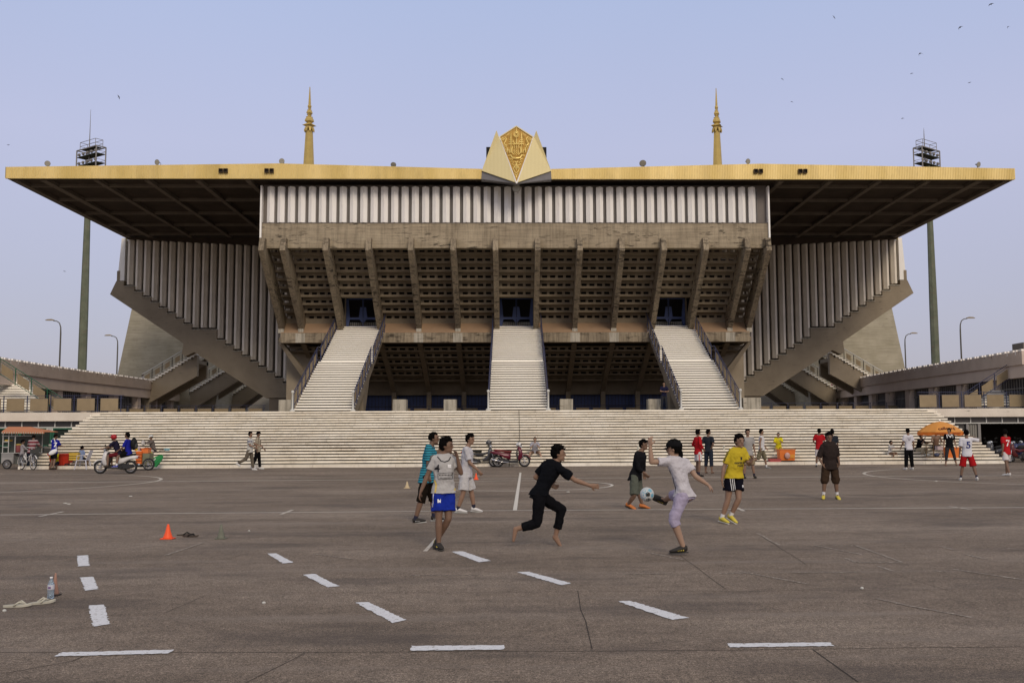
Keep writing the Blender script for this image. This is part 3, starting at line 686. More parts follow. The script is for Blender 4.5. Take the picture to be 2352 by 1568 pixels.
for a, b in ((kl, kb), (kr, kb)): m.bar(a + Vector((0, -.05, 0)), b + Vector((0, -.05, -.02)), .05)
m.build('emblem_white_edge', M_white, em)
for s in (-1, 1):
    ap = Vector((s * 1.24, 60.75, 20.3)); ob = Vector((s * 2.17, 61.1, 17.82)); ib = kb + Vector((s * .03, -.02, .05)); it = Vector((s * 1.10, 60.9, 19.93))
    m = MB(); m.prism([ap, ob, ib, it], (0, .14, 0)); m.build('folded_gold_wing', M_goldpale, roof)
    m = MB(); m.add([ob + Vector((0, .12, -.02)), ib + Vector((0, .16, -.02)), Vector((0, 61.3, 17.0)), Vector((s * 2.19, 61.3, 17.22)), Vector((s * 2.19, 61.12, 17.3))], [(0, 1, 2, 3, 4)])
    m.prism([ib + Vector((0, .15, -.03)), ob + Vector((0, .1, -.03)), Vector((s * 2.19, 61.15, 17.26)), Vector((0, 60.3, 16.92))], (0, .5, 0)); m.build('emblem_soffit', M_leadgrey, roof)
    m = MB(); q0, q1 = sorted((s * 1.55, s * 1.9)); m.box(q0, q1, 61.5, 61.9, 18.6, 19.45); m.build('emblem_back_frame', M_black, roof)
# relief figures on the board
off = Vector((0, -.04, 0))
def rl(mb, pts, wd): 
    P = [kp(*q) + off for q in pts]; mb.tube(P, wd if isinstance(wd, list) else wd, 5)
def sym(pts): return [(1660 - x, y) for x, y in pts]
m = MB()
for q in range(16):
    a = 2 * pi * q / 16 + pi / 2; r1 = 62 if q else 140
    rl(m, [(830 + 18 * cos(a), 318 - 18 * sin(a)), (830 + r1 * cos(a) * (1 if q else 1), 318 - r1 * sin(a))], [.008, .022] if q else [.03, .01])
m.build('sunburst', M_goldrel, em)
for s_ in (0, 1):
    F = (lambda p: sym(p)) if s_ else (lambda p: p)
    m = MB()
    rl(m, F([(722, 690), (722, 250)]), [.022, .006])
    for y, ww in ((520, 50), (480, 42), (440, 30), (405, 22), (372, 16), (345, 10), (320, 7)):
        rl(m, F([(722 - ww, y), (722, y - 18), (722 + ww, y)]), [.018, .035, .018])
    m.build('tiered_parasol', M_goldrel, em)
    m = MB()
    rl(m, F([(560, 380), (530, 410), (560, 440), (590, 415), (565, 395)]), .022); rl(m, F([(590, 370), (630, 400), (610, 460), (585, 500), (610, 540)]), .026)
    rl(m, F([(640, 340), (690, 290), (670, 340)]), .018); rl(m, F([(610, 540), (640, 520), (620, 570), (660, 600)]), .022)
    rl(m, F([(650, 600), (640, 680), (700, 690), (680, 620), (650, 640)]), .03); rl(m, F([(655, 745), (720, 735), (750, 790), (830, 800)]), [.02, .035, .045, .05])
    rl(m, F([(760, 560), (740, 620), (745, 690), (790, 730)]), .026); rl(m, F([(700, 800), (760, 830), (720, 860), (780, 880), (740, 920), (790, 940)]), .022)
    rl(m, F([(790, 960), (775, 1010), (790, 1060), (825, 1100)]), .022); rl(m, F([(800, 860), (830, 890)]), .025); rl(m, F([(800, 1110), (830, 1150), (825, 1190)]), .018)
    rl(m, F([(505, 390), (560, 500), (620, 640)]), .010); rl(m, F([(760, 440), (790, 500), (830, 520)]), .022)
    m.build('scroll_relief', M_goldrel, em)
m = MB()
rl(m, [(830, 360), (830, 500)], [.012, .03]); rl(m, [(770, 525), (830, 500), (890, 525)], .03); rl(m, [(790, 540), (790, 600)], .016); rl(m, [(870, 540), (870, 600)], .016); rl(m, [(830, 540), (830, 600)], .018)
rl(m, [(785, 620), (785, 690), (830, 730), (875, 690), (875, 620), (785, 620)], .02); rl(m, [(830, 640), (810, 670), (830, 700), (850, 670), (830, 640)], .016)
rl(m, [(830, 900), (800, 970), (830, 1040), (860, 970), (830, 900)], .02); rl(m, [(830, 930), (830, 1010)], .02)
m.build('crown_and_shield', M_goldrel, em)
# ---------------------------------------------------------------- dish lamps along the roof edge
def dish(u, v, lab, r=.19, dirv=(0, -1, -.2), below=False):
    c = atY(u, v, 61.45 if not below else 61.0); t = thing('dish_floodlight', lab, 'floodlight', tuple(c - Vector((0, 0, .22 if not below else -.1))), 0, 'round lamps along the gold roof edge')
    d = Vector(dirv).normalized(); R_ = d.to_track_quat('Z', 'Y').to_matrix()
    m = MB(); rings = []
    for rr, h in ((r, .10), (r * .96, .085), (r * .7, .02), (r * .35, -.03), (r * .2, -.06), (r * .2, -.15)):
        rings.append([c + R_ @ Vector((rr * cos(2 * pi * k / 16), rr * sin(2 * pi * k / 16), h)) for k in range(16)])
    m.loft(rings); o = m.build('reflector', plain('lamp_shell', (.20, .18, .14), .5, metal=.3), t, smooth=False)
    m = MB(); m.loft([[c + R_ @ Vector((rr * cos(2 * pi * k / 16), rr * sin(2 * pi * k / 16), h)) for k in range(16)] for rr, h in ((r * .9, .102), (r * .85, .108))]); m.build('glass_front', plain('lamp_glass', (.33, .31, .25), .3), t)
    m = MB(); m.tube([c - d * .1, c - d * .16 + Vector((.08, 0, -.05)), c + Vector((.1, .1, -.3))], .018, 6); m.build('bracket', M_mull, t)
for (u, v, l_, dv) in ((109, 376, 'round lamp at the far left tip of the gold roof edge', (.5, -1, -.2)), (363, 373, 'round lamp on the gold roof edge between the left mast and the left spire', (-.3, -1, -.2)),
                       (648, 371, 'round lamp on the gold roof edge just left of the left spire', (0, -1, -.1)), (904, 377, 'round lamp on the gold roof edge between the left spire and the crest', (0, -1, -.8)),
                       (1476, 374, 'large round lamp on the gold roof edge between the crest and the right spire', (0, -1, -.7)), (1716, 371, 'round lamp on the gold roof edge just right of the right spire', (.4, -1, -.2)),
                       (2245, 378, 'round lamp on the gold roof edge near its far right tip', (.5, -1, -.3))):
    dish(u, v, l_, .22 if u == 1476 else .175, dv)
dish(1186, 433, 'dark round lamp hanging under the tip of the gold crest', .26, (0, -1, -.05), True)

# ================================================================ stairs up to the gates
def staircase(xc, lab):
    t = thing('entrance_staircase', lab, 'staircase', (xc, 54.8, ZP), 0, 'white stairs up to the stadium gates')
    hw = 1.60; y0 = YE + .45; n1, n2 = 19, 18; rise = (8.80 - ZP) / (n1 + n2 + 1); tr = .345
    pos = []; y = y0; z = ZP
    for k in range(n1 + n2 + 1):
        z += rise; pos.append((y, z)); y += tr if k != n1 - 1 + 1 else .95
    for k, (yy, zz) in enumerate(pos):
        m = MB(); dpt = (pos[k + 1][0] - yy if k < len(pos) - 1 else .9) + .12
        m.loft([[Vector((xc + sx, yy, zz - .012)), Vector((xc + sx, yy + .012, zz)), Vector((xc + sx, yy + dpt, zz)), Vector((xc + sx, yy + dpt, zz - .084)), Vector((xc + sx, yy + .015, zz - .084)), Vector((xc + sx, yy, zz - .076))] for sx in (-hw, hw)])
        m.build('step', M_step2, t)
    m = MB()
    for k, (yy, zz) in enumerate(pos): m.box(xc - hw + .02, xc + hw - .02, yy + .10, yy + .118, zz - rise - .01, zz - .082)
    m.build('recessed_riser', MATS['riser_shadow_gap'], t)  # same near-black risers, shade between the steps put into the colour
    m = MB(); prof = []
    for yy, zz in pos: prof += [(yy + .12, zz - rise - .01), (yy + .12, zz - .1)]
    end = (pos[-1][0] + .8, pos[-1][1] - .1)
    prof += [end, (end[0], end[1] - .5), (pos[22][0], pos[22][1] - 1.0), (pos[6][0] + .2, ZP), (pos[0][0] + .12, ZP)]
    m.prism([(xc - hw + .12, a, b) for a, b in prof], (2 * hw - .24, 0, 0)); m.build('stringer', M_rake, t)
    m = MB(); m.prism([(xc - hw + .3, a, b) for a, b in ((pos[17][0], ZP), (pos[19][0], ZP), (pos[25][0], pos[25][1] - .8), (pos[16][0], pos[16][1] - .9))], (.4, 0, 0))
    m.build('stair_leg', M_rake, t)
    m = MB(); m.prism([(xc + hw - .7, a, b) for a, b in ((pos[17][0], ZP), (pos[19][0], ZP), (pos[25][0], pos[25][1] - .8), (pos[16][0], pos[16][1] - .9))], (.4, 0, 0))
    m.build('stair_leg', M_rake, t)
    for s in (-1, 1):
        xr = xc + s * (hw + .04); H_ = .92
        def P(k, h=0): return Vector((xr, pos[k][0] + .05, pos[k][1] + h))
        m = MB()
        la, lb = P(n1), P(n1); lb = Vector((xr, pos[n1][0] + .85, pos[n1][1]))
        hr = [P(0, H_), P(n1 - 1, H_), Vector((xr, pos[n1][0] + .1, pos[n1][1] + H_)), Vector((xr, pos[n1 + 1][0] - .1, pos[n1][1] + H_)), P(n1 + 2, H_), P(len(pos) - 1, H_)]
        m.tube(hr, .028, 6); m.tube([p - Vector((0, 0, .78)) for p in hr], .02, 5); m.tube([p - Vector((0, 0, .16)) for p in hr], .015, 5)
        rl_ = m.build('handrail', M_blued, t)
        for k in list(range(0, n1, 3)) + list(range(n1 + 1, len(pos), 3)):
            m = MB(); p = P(k); m.bar(p + Vector((0, 0, -.18)), p + Vector((0, 0, H_)), .05); m.build('baluster', M_blued, rl_)
        ks = [(k, k + 3) for k in range(0, n1 - 3, 3)] + [(n1 + 1 + q, n1 + 4 + q) for q in range(0, 15, 3)]
        for a, b in ks:
            m = MB(); pa, pb = P(a), P(b); d = pb - pa
            q0, q1 = pa + d * .22, pa + d * .78
            m.prism([q0 + Vector((-.01, 0, .2)), q1 + Vector((-.01, 0, .2)), q1 + Vector((-.01, 0, .72)), q0 + Vector((-.01, 0, .72))], (.02, 0, 0)); m.build('infill_panel', M_tan, rl_)
        m = MB(); c = (xr, y0 - .25, ZP)
        m.lathe([(.14, 0), (.14, .07), (.075, .12), (.05, .16), (.05, 1.0), (.07, 1.01), (.085, 1.06), (.07, 1.12), (.02, 1.15)], c, 12); m.build('newel_post', M_whiteframe, t, smooth=True)
staircase(-10.62, 'left white staircase climbing to its blue gate, left of the central stairs')
staircase(0.03, 'central white staircase climbing to the middle blue gate below the crest')
staircase(10.62, 'right white staircase climbing to its blue gate, right of the central stairs')
# ---------------------------------------------------------------- plinth blocks on the terrace
for u0, u1, v0, l_ in ((640, 669, 918, 'concrete block at the left foot of the left staircase'), (902, 933, 917, 'concrete block just right of the left staircase'), (1019, 1048, 917, 'dark streaked concrete block just left of the central stairs'),
                       (1286, 1316, 916, 'concrete block just right of the central stairs'), (1489, 1518, 916, 'concrete block next to the man in dark clothes'), (1707, 1748, 913, 'wide concrete block at the right foot of the right staircase')):
    Y_ = 56.8; a, b = atY(u0, v0, Y_), atY(u1, v0, Y_); m = MB(); m.box(a.x, b.x, Y_, Y_ + .8, ZP - .02, a.z)
    m.cm = 0; o = m.build('concrete_block', M_plinth, None, bevel=.02); tag(o, l_, 'block', 'concrete blocks along the terrace edge')
# ---------------------------------------------------------------- balustrades
def balustrade(Y_, x0, x1, pitch, wd, hb, ht, lab, top, m_=None):
    t = thing('balustrade', lab, 'railing', ((x0 + x1) / 2, Y_, ZP)); x = x0
    while x + wd <= x1 + .01:
        m = MB(); m.box(x, x + wd, Y_, Y_ + .03, ZP + hb, ZP + ht); m.build('infill_panel', M_tan, t)
        m = MB(); m.box(x + wd + (pitch - wd) / 2 - .02, x + wd + (pitch - wd) / 2 + .02, Y_ - .01, Y_ + .03, ZP, ZP + top); m.build('post', M_blued, t); x += pitch
    m = MB(); m.box(x0 - .1, x, Y_, Y_ + .03, ZP + top - .03, ZP + top); m.box(x0 - .1, x, Y_ + .005, Y_ + .025, ZP + ht + .005, ZP + ht + .025); m.box(x0 - .1, x, Y_ + .005, Y_ + .025, ZP + hb - .03, ZP + hb - .01); m.build('rail', M_blued, t)
pL = atY(*Q((0, 840, 5.345), 85, 800), 55.2).x; pR = atY(*Q((2060, 820, 5.345), 990, 840), 55.2).x
balustrade(55.2, pL - 1.27 * 6, pL + 1.27 * 4 + .97, 1.27, .95, .10, .78, 'railing with large tan panels above the parapet at far left', .95)
balustrade(55.2, pR, pR + 1.27 * 12, 1.27, .95, .10, .78, 'railing with large tan panels above the parapet at far right', .95)
qL = atY(*Q((0, 840, 5.345), 1480, 850), 76).x
balustrade(75.6, -30.3, -18.3, 1.27, 1.0, .1, .66, 'low tan panel railing on the terrace under the left raking beam', .9)
balustrade(75.6, 18.3, 30.6, 1.27, 1.0, .1, .66, 'low tan panel railing on the terrace under the right raking beam', .9)
balustrade(75.6, -9, -1.7, 1.27, 1.0, .1, .6, 'low tan panel railing in the dark between left and central stairs', .8)
balustrade(75.6, 2.0, 9.5, 1.27, 1.0, .1, .6, 'low tan panel railing in the dark between central and right stairs', .8)
# ================================================================ surroundings
for s in (-1, 1):
    t_ = 'left' if s < 0 else 'right'
    m = MB(); yy = 92.0
    base = [(s * 37.2, yy, ZP), (s * 27.6, yy, ZP), (s * 27.6, yy + 16, ZP), (s * 37.2, yy + 16, ZP)]
    topp = [(s * 34.6, yy, 17.0), (s * 26, yy, 17.0), (s * 26, yy + 12, 17.0), (s * 34.6, yy + 12, 17.0)]
    if s > 0: base.reverse(); topp.reverse()
    m.loft([[Vector(p) for p in base], [Vector(p) for p in topp]])
    tag(m.build('concrete_pylon', M_pylon), 'tall tapering pale concrete tower wall behind the %s raking beam' % t_, 'tower')
# white void panel behind beam foot
def wallpath(P, z0, z1, th=.3, m=None):
    m = m or MB()
    for i in range(len(P) - 1):
        a, b = Vector(P[i]), Vector(P[i + 1]); d = (b - a); n_ = Vector((-d.y, d.x, 0)).normalized() * th
        m.prism([(a.x, a.y, z0), (b.x, b.y, z0), (b.x + n_.x, b.y + n_.y, z0), (a.x + n_.x, a.y + n_.y, z0)], (0, 0, z1 - z0))
    return m
def resample(P, n):
    P = [Vector(p) for p in P]; Ls = [0]
    for a, b in zip(P, P[1:]): Ls.append(Ls[-1] + (b - a).length)
    out = []
    for i in range(n + 1):
        t = Ls[-1] * i / n
        for j in range(len(P) - 1):
            if Ls[j] <= t <= Ls[j + 1] + 1e-6: out.append(P[j].lerp(P[j + 1], (t - Ls[j]) / (Ls[j + 1] - Ls[j]))); break
    return out
for s in (-1, 1):
    side = 'left' if s < 0 else 'right'
    # plan of the curved seating wall, from the raking beam forward
    if s < 0: plan = [(-22, 110, 0), (-29, 104, 0), (-31.2, 95, 0), (-30.4, 83, 0), (-30.35, 76, 0), (-30.5, 70, 0), (-30.3, 64, 0), (-29.95, 58, 0), (-29.3, 53, 0)]
    else: plan = [(22, 110, 0), (28, 104, 0), (30.2, 95, 0), (29.3, 83, 0), (28.9, 77.5, 0), (28.6, 72, 0), (28.4, 66, 0), (28.3, 60, 0), (28.1, 54, 0)]
    t = thing('crenellated_arena_wall', 'rendered curved arena wall with small white battlements on its top edge, %s side' % side, 'wall', (s * 30, 70, ZP))
    P = resample(plan, 52); th = -.35 if s > 0 else .35
    wallpath(P, 5.15, 5.9, th).build('upper_band', M_pink, t)
    P2 = [p + Vector((s * .1, 0, 0)) for p in P]; wallpath(P2, 4.45, 5.149, th).build('lower_band', plain('render_lower', (.60, .50, .42), .9, var=.15, scale=1.0), t)
    Pc = resample(plan, 118); mw = M_parapet
    cm_ = MB()
    for i in range(118):
        a, b = Pc[i], Pc[i + 1]; d = b - a; c = (a + b) / 2; n_ = Vector((-d.y, d.x, 0)).normalized() * (th * 1.0)
        if i % 2: q0, q1, z0, z1 = a.lerp(b, .1), a.lerp(b, .9), 5.86, 6.0
        else: q0, q1, z0, z1 = a.lerp(b, .38), a.lerp(b, .62), 5.72, 5.99
        f = -n_.normalized() * .02
        cm_.prism([(q0 + f).to_tuple()[:2] + (z0,), (q1 + f).to_tuple()[:2] + (z0,), (q1 + n_).to_tuple()[:2] + (z0,), (q0 + n_).to_tuple()[:2] + (z0,)], (0, 0, z1 - z0))
    o = cm_.build('battlement', plain('white_battlement', (.86, .82, .76), .7), t)
    # piers and gates below
    for i in range(0, 52, 4):
        a = P[i]; m = MB(); m.box(a.x + s * .15 - .25, a.x + s * .15 + .25, a.y - .35, a.y + .35, ZP, 4.45); m.build('pier', M_pink, t)
        if i + 4 < 53:
            b = P[i + 4]; m = MB(); e = s * .45
            m.add([(a.x + e, a.y, ZP), (b.x + e, b.y, ZP), (b.x + e, b.y, 5.3), (a.x + e, a.y, 5.3)], [(0, 1, 2, 3)])
            g = m.build('shadowed_opening', plain('gate_dark', (.05, .047, .05), .7), t)
            m = MB()
            for q in range(14): p = a.lerp(b, (q + .5) / 14) + Vector((s * .3, 0, 0)); m.bar((p.x, p.y, ZP), (p.x, p.y, 4.42), .035)
            m.bar(a + Vector((s * .3, 0, 3.9)), b + Vector((s * .3, 0, 3.9)), .05)
            m.build('gate_bars', M_grey, g)
    # stair with sloping tan panel rail in front of the wall
    st2 = thing('side_staircase', 'white steps with a sloping tan panelled rail at the far %s edge' % side, 'staircase', (s * 30, 57, ZP))
    n = 14
    for k in range(n):
        z = ZP + .16 * (k + 1); y = 56.0 + .34 * k
        if s < 0: xe = lerp(-26.35, -29.6, k / 13)
        else: xe = lerp(26.3, 29.5, k / 13)
        m = MB(); m.box(*sorted((xe, s * 44)), y, y + .5, z - .11, z); m.build('step', M_step2, st2)
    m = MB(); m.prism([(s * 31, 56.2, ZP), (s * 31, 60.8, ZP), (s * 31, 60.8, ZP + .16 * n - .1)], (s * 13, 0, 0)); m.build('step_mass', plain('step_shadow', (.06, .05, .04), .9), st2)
    # sloping rail: along the descending edge of the steps
    if s < 0: a, b = atY(*Q(Z5, 0, 752), 55.9), atY(*Q(Z5, 520, 1085), 55.6)
    else: a, b = atY(*Q(Z8, 2350, 715), 55.9), atY(*Q(Z8, 1860, 1040), 55.6)
    d = b - a; m = MB(); m.tube([a, b], .022, 5); m.tube([a - Vector((0, 0, .85)), b - Vector((0, 0, .85))], .018, 5); m.tube([a - Vector((0, 0, .15)), b - Vector((0, 0, .15))], .012, 5)
    rr = m.build('sloping_rail', M_green if s < 0 else M_blued, st2)
    for q in range(5):
        p = a + d * (q / 4.0); m = MB(); m.bar(p, p - Vector((0, 0, .95)), .04); m.build('baluster', M_green if s < 0 else M_blued, rr)
        if q < 4:
            p0, p1 = a + d * ((q + .12) / 4.0), a + d * ((q + .85) / 4.0)
            m = MB(); m.prism([p0 - Vector((0, 0, .25)), p1 - Vector((0, 0, .25)), p1 - Vector((0, 0, .78)), p0 - Vector((0, 0, .78))], (0, .03, 0)); m.build('infill_panel', M_tan, rr)
# three parallel flights behind each raking beam
FL = ((83.0, 30.81, 5.41, 26.4, 8.1, 1.85), (90.0, 29.14, 5.21, 24.5, 8.1, 1.6), (97.0, 27.8, 4.94, 23.5, 7.7, 1.4))
for s in (-1, 1):
    side = 'left' if s < 0 else 'right'
    for fi, (Y_, x0, z0, x1, z1, th) in enumerate(FL):
        t = thing('flight_of_stairs', '%s slanting concrete stair flight behind the %s raking beam' % (('nearest', 'middle', 'farthest')[fi], side), 'staircase', (s * x0, Y_, ZP))
        m = MB(); n = 17; dp = 2.6; pts = []
        for k in range(n):
            xa = lerp(x0, x1, k / n); xb = lerp(x0, x1, (k + 1) / n); z = lerp(z0, z1, (k + 1) / n); pts += [(xa, z - .12), (xb, z - .12)]
        pr = [(s * a, Y_, b) for a, b in pts] + [(s * x1, Y_, z1 - th), (s * (x0 - .55), Y_, z0 - 1.35), (s * (x0 - .55), Y_, ZP), (s * (x0 + .02), Y_, ZP)]
        m.prism(pr, (0, .45, 0)); m.build('stringer', M_rake, t)
        m = MB(); m.prism([(s * x1, Y_ + .45, z1 - .5), (s * (x0 - .1), Y_ + .45, z0 - .6), (s * (x0 - .1), Y_ + .45, z0 - .85), (s * x1, Y_ + .45, z1 - .8)], (0, dp, 0)); m.build('waist_slab', M_screen, t)
        m = MB(); m.prism(pr[-5:] if False else [(s * x1, Y_ + dp, z1 - .1), (s * x0, Y_ + dp, z0 - .1), (s * x0, Y_ + dp, ZP), (s * (x0 - .55), Y_ + dp, ZP), (s * (x0 - .55), Y_ + dp, z0 - 1.35), (s * x1, Y_ + dp, z1 - th)], (0, .4, 0)); m.build('stringer', M_rake, t)
        m = MB()
        for k in range(n):
            xa = lerp(x0, x1, k / n); xb = lerp(x0, x1, (k + 1) / n); z = lerp(z0, z1, (k + 1) / n)
            m.box(*sorted((s * (xa + .05), s * (xb - .02))), Y_ - .12, Y_ + dp, z - .10, z)
        m.build('treads', M_step2, t)
        m = MB(); a, b = Vector((s * (x0 + .05), Y_ - .08, z0 + 1.0)), Vector((s * x1, Y_ - .08, z1 + 1.0)); d = b - a
        m.tube([a, b], .045, 6); m.tube([a - Vector((0, 0, .75)), b - Vector((0, 0, .75))], .02, 5); m.tube([a - Vector((0, 0, .2)), b - Vector((0, 0, .2))], .02, 5)
        hr = m.build('handrail', M_whiteframe, t)
        for q in range(6):
            p = a + d * (q / 5.5); m = MB(); m.bar(p, p - Vector((0, 0, 1.25)), .045); m.build('baluster', M_black, hr)
            p0, p1 = a + d * ((q + .3) / 5.5), a + d * ((q + .75) / 5.5); m = MB()
            m.prism([p0 - Vector((0, 0, .25)), p1 - Vector((0, 0, .25)), p1 - Vector((0, 0, .7)), p0 - Vector((0, 0, .7))], (0, .03, 0)); m.build('infill_panel', M_tan, hr)
    m = MB(); m.box(*sorted((s * 16, s * 34)), 103, 103.4, ZP, 5.6); tag(m.build('pale_rear_wall', plain('pale_wall', (.42, .40, .37), .9)), 'pale low wall glimpsed beneath the %s raking beam' % side, 'wall')
# ---------------------------------------------------------------- floodlight masts
def mast(ub, ut, Y_, head, lab, hi):
    b0 = atY(ub, 860, Y_); tp = atY(ut, 380, Y_); zt = tp.z
    t = thing('floodlight_mast', lab, 'floodlight mast', (b0.x, Y_, 0), 0, 'tall floodlight masts behind the stadium')
    m = MB(); rr = 9.6 * Y_ / FPX; xm = (b0.x + tp.x) / 2
    rings = []
    for z, r in ((0, 1.06), (20, .95), (zt, .55)):
        rings.append([Vector((xm + r * rr * cos(2 * pi * k / 8 + .39), Y_ + r * rr * sin(2 * pi * k / 8 + .39), z)) for k in range(8)])
    m.loft(rings); m.build('pole', concrete('mast_paint', (.11, .125, .085), (.165, .18, .13), stain=(.15, .10, .075), board=False, stain_lo=.56), t)
    # head frame: a box of posts and platforms seen at an angle
    u0, u1, v0, v1 = head; k = hi
    a = atY(u0, v1, Y_); wdt = (u1 - u0) * Y_ / FPX; cx = atY((u0 + u1) / 2, v1, Y_).x; ang = radians(36) * k
    ux = Vector((cos(ang), -sin(ang) , 0)); uy = Vector((sin(ang), cos(ang), 0)); hw, hd = wdt * .58, wdt * .17
    base = Vector((cx, Y_, 0)); z0 = atY(u0, v1 + 22, Y_).z; z1 = atY(u0, v0 + 18, Y_).z; z2 = atY(u0, v0, Y_).z
    C = [base + ux * (i * hw) + uy * (j * hd) for i, j in ((-1, -1), (1, -1), (1, 1), (-1, 1))]
    m = MB()
    for c in C: m.bar(c + Vector((0, 0, z0)), c + Vector((0, 0, z1)), .15)
    for i in range(4):
        p, q = C[i], C[(i + 1) % 4]
        m.bar(p + Vector((0, 0, z1)), q + Vector((0, 0, z1)), .14)
        for zz in (.5, .83): m.bar(p + Vector((0, 0, lerp(z0, z1, zz))), q + Vector((0, 0, lerp(z0, z1, zz))), .05)
        0
        D = [base + (c - base) * .78 for c in (p, q)]
        m.bar(D[0] + Vector((0, 0, z1)), D[0] + Vector((0, 0, z2)), .06); m.bar(D[0] + Vector((0, 0, z2)), D[1] + Vector((0, 0, z2)), .06); m.bar(D[0] + Vector((0, 0, (z1 + z2) / 2)), D[1] + Vector((0, 0, (z1 + z2) / 2)), .05)
    f = m.build('head_frame', M_grey, t)
    for zz in (0.02, .38, .72, 1.0):
        z = lerp(z0, z1, zz); m = MB(); sc_ = .98 if zz < 1 else .7; m.prism([base + (c - base) * sc_ + Vector((0, 0, z)) for c in C], (0, 0, .10)); m.build('platform', plain('mast_deck', (.05, .055, .035), .8), f)
        if zz < 1:
            for q in range(5):
                p = base + ux * ((q - 2) * hw * .42) - uy * hd * .8 + Vector((0, 0, z + .45)); m = MB(); m.ell(p, .24, .2, .26, nu=8, nv=5); m.build('flood_lamp', M_grey, f)
    m = MB(); p = base + Vector((-.3, 0, 0)); m.tube([p + Vector((0, 0, z1 - 2)), p + Vector((0, 0, z2 + 1.0)), p + Vector((0, 0, z2 + (5 if k > 0 else 2.2)))], [.1, .06, .02], 6); m.build('antenna', M_grey, t)
mast(187, 206, 150, (174, 243, 325, 380), 'greenish floodlight mast with lamp cage behind the left end of the roof', 1)
mast(2151, 2130, 150, (2097, 2162, 326, 380), 'stained floodlight mast with lamp cage behind the right end of the roof', -1)
def street_lamp(u, v0, v1, uh, Y_, lab):
    b = atY(u, v1, Y_); tp = atY(u, v0, Y_); h = atY(uh, v0, Y_); s = 1 if h.x > tp.x else -1
    t = thing('street_lamp', lab, 'street lamp', (b.x, Y_, 0), 0, 'curved street lamps behind the arena walls'); z = tp.z
    m = MB(); pts = [(b.x, Y_, 0), (b.x, Y_, z - 1.2), (b.x + s * .02, Y_, z - .6), (b.x + s * .15, Y_, z - .2), (b.x + s * .4, Y_, z - .02), (b.x + s * .75, Y_, z + .03)]
    m.tube(pts, [.10, .075, .06, .05, .045, .04], 8); m.build('pole', plain('lamp_pole', (.10, .095, .08), .6), t, smooth=True)
    m = MB(); m.loft([[Vector((b.x + s * xx, Y_ + a, z + .05 + c)) for a, c in ((-w_, 0), (w_, 0), (w_ * .7, h_), (-w_ * .7, h_))] for xx, w_, h_ in ((.65, .06, .06), (.9, .13, .14), (1.3, .13, .12), (1.5, .06, .05))]); m.build('lamp_head', plain('lamp_head', (.25, .2, .13), .6), t)
street_lamp(135.5, 737, 870, 111, 96, 'slim curved street lamp between the far left edge and the left mast')
street_lamp(267.5, 772, 880, 245, 112, 'slim curved street lamp between the left mast and the left concrete tower')
street_lamp(2082, 767, 880, 2101, 112, 'slim curved street lamp between the right concrete tower and the right mast')
street_lamp(2210, 732, 860, 2233, 96, 'slim curved street lamp between the right mast and the far right edge')
m = MB(); a = atY(2352, 786, 90); m.box(a.x - .1, a.x + 3, 90, 92, ZP, a.z); tag(m.build('dark_structure', M_mull), 'edge of a dark structure rising behind the wall at the far right frame edge', 'building')
# ---------------------------------------------------------------- birds
def bird(u, v, span_px, roll, sweep, lab, Y_=40.0, wing=None):
    c = atY(u, v, Y_); L_ = span_px * Y_ / FPX / 2 * 1.15; t = thing('bird', lab, 'bird', tuple(c), 0, 'small dark birds in the sky')
    ca, sa = cos(radians(roll)), sin(radians(roll)); X_ = Vector((ca, 0, sa)); Z_ = Vector((-sa, .3, ca)).normalized()
    m = MB()
    B_ = c; fw = Vector((.3, -.2, .0))
    m.tube([B_ - Z_ * L_ * .45, B_ - Z_ * L_ * .1, B_ + Z_ * L_ * .12, B_ + Z_ * L_ * .28], [L_ * .03, L_ * .10, L_ * .09, L_ * .02], 6)
    m.build('body', M_bird, t)
    for s in (-1, 1):
        m = MB(); droop = sweep
        r = []
        for q, wd_ in ((0, .16), (.35, .15), (.7, .10), (1, .015)):
            p = B_ + X_ * (s * L_ * q * (1 - .12 * abs(droop))) - Z_ * (L_ * droop * q * q) + Vector((0, 0.1 * L_ * q, 0)) + Z_ * (L_ * .16 * (1 - (2 * q - 1) ** 2) * .6)
            r.append([p + Z_ * wd_ * L_, p + Vector((0, .02 * L_, 0)), p - Z_ * wd_ * L_, p - Vector((0, .02 * L_, 0))])
        m.loft(r); m.build('wing', M_bird, t)
M_bird = plain('bird_feather', (.03, .03, .032), .8)
for u, v, sp, ro, sw, lab in ((273, 223, 11, -65, .3, 'lone bird flying above the left end of the roof'), (19, 333, 7, 0, .1, 'tiny bird at the far left edge level with the left mast'), (148, 623, 6, -10, .1, 'tiny bird left of the left mast pole below the roof'),
        (1916, 40, 10, -58, .2, 'bird near the top edge, leftmost of the upper right group'), (2276, 10, 14, 25, .3, 'bird touching the top edge near the upper right corner'), (2205, 63, 13, 38, .5, 'bird with hooked wings in the upper right, beneath the one at the top edge'),
        (2315, 62, 8, 40, .8, 'bird with folded wings nearest the right edge'), (2113, 123, 12, 25, .9, 'bird with arched wings in the middle of the right group'), (2094, 169, 8, 15, .3, 'stubby bird just below the arched one at right'),
        (2227, 190, 8, 15, .1, 'faint thin bird at right below the hooked one'), (1797, 182, 8, -35, .1, 'faint bird above the right part of the roof'), (1819, 234, 7, -20, .6, 'dark bird above the roof right of the right spire'),
        (2073, 272, 8, 10, .4, 'bird low over the roof left of the right mast')):
    bird(u, v, sp, ro, sw, lab)
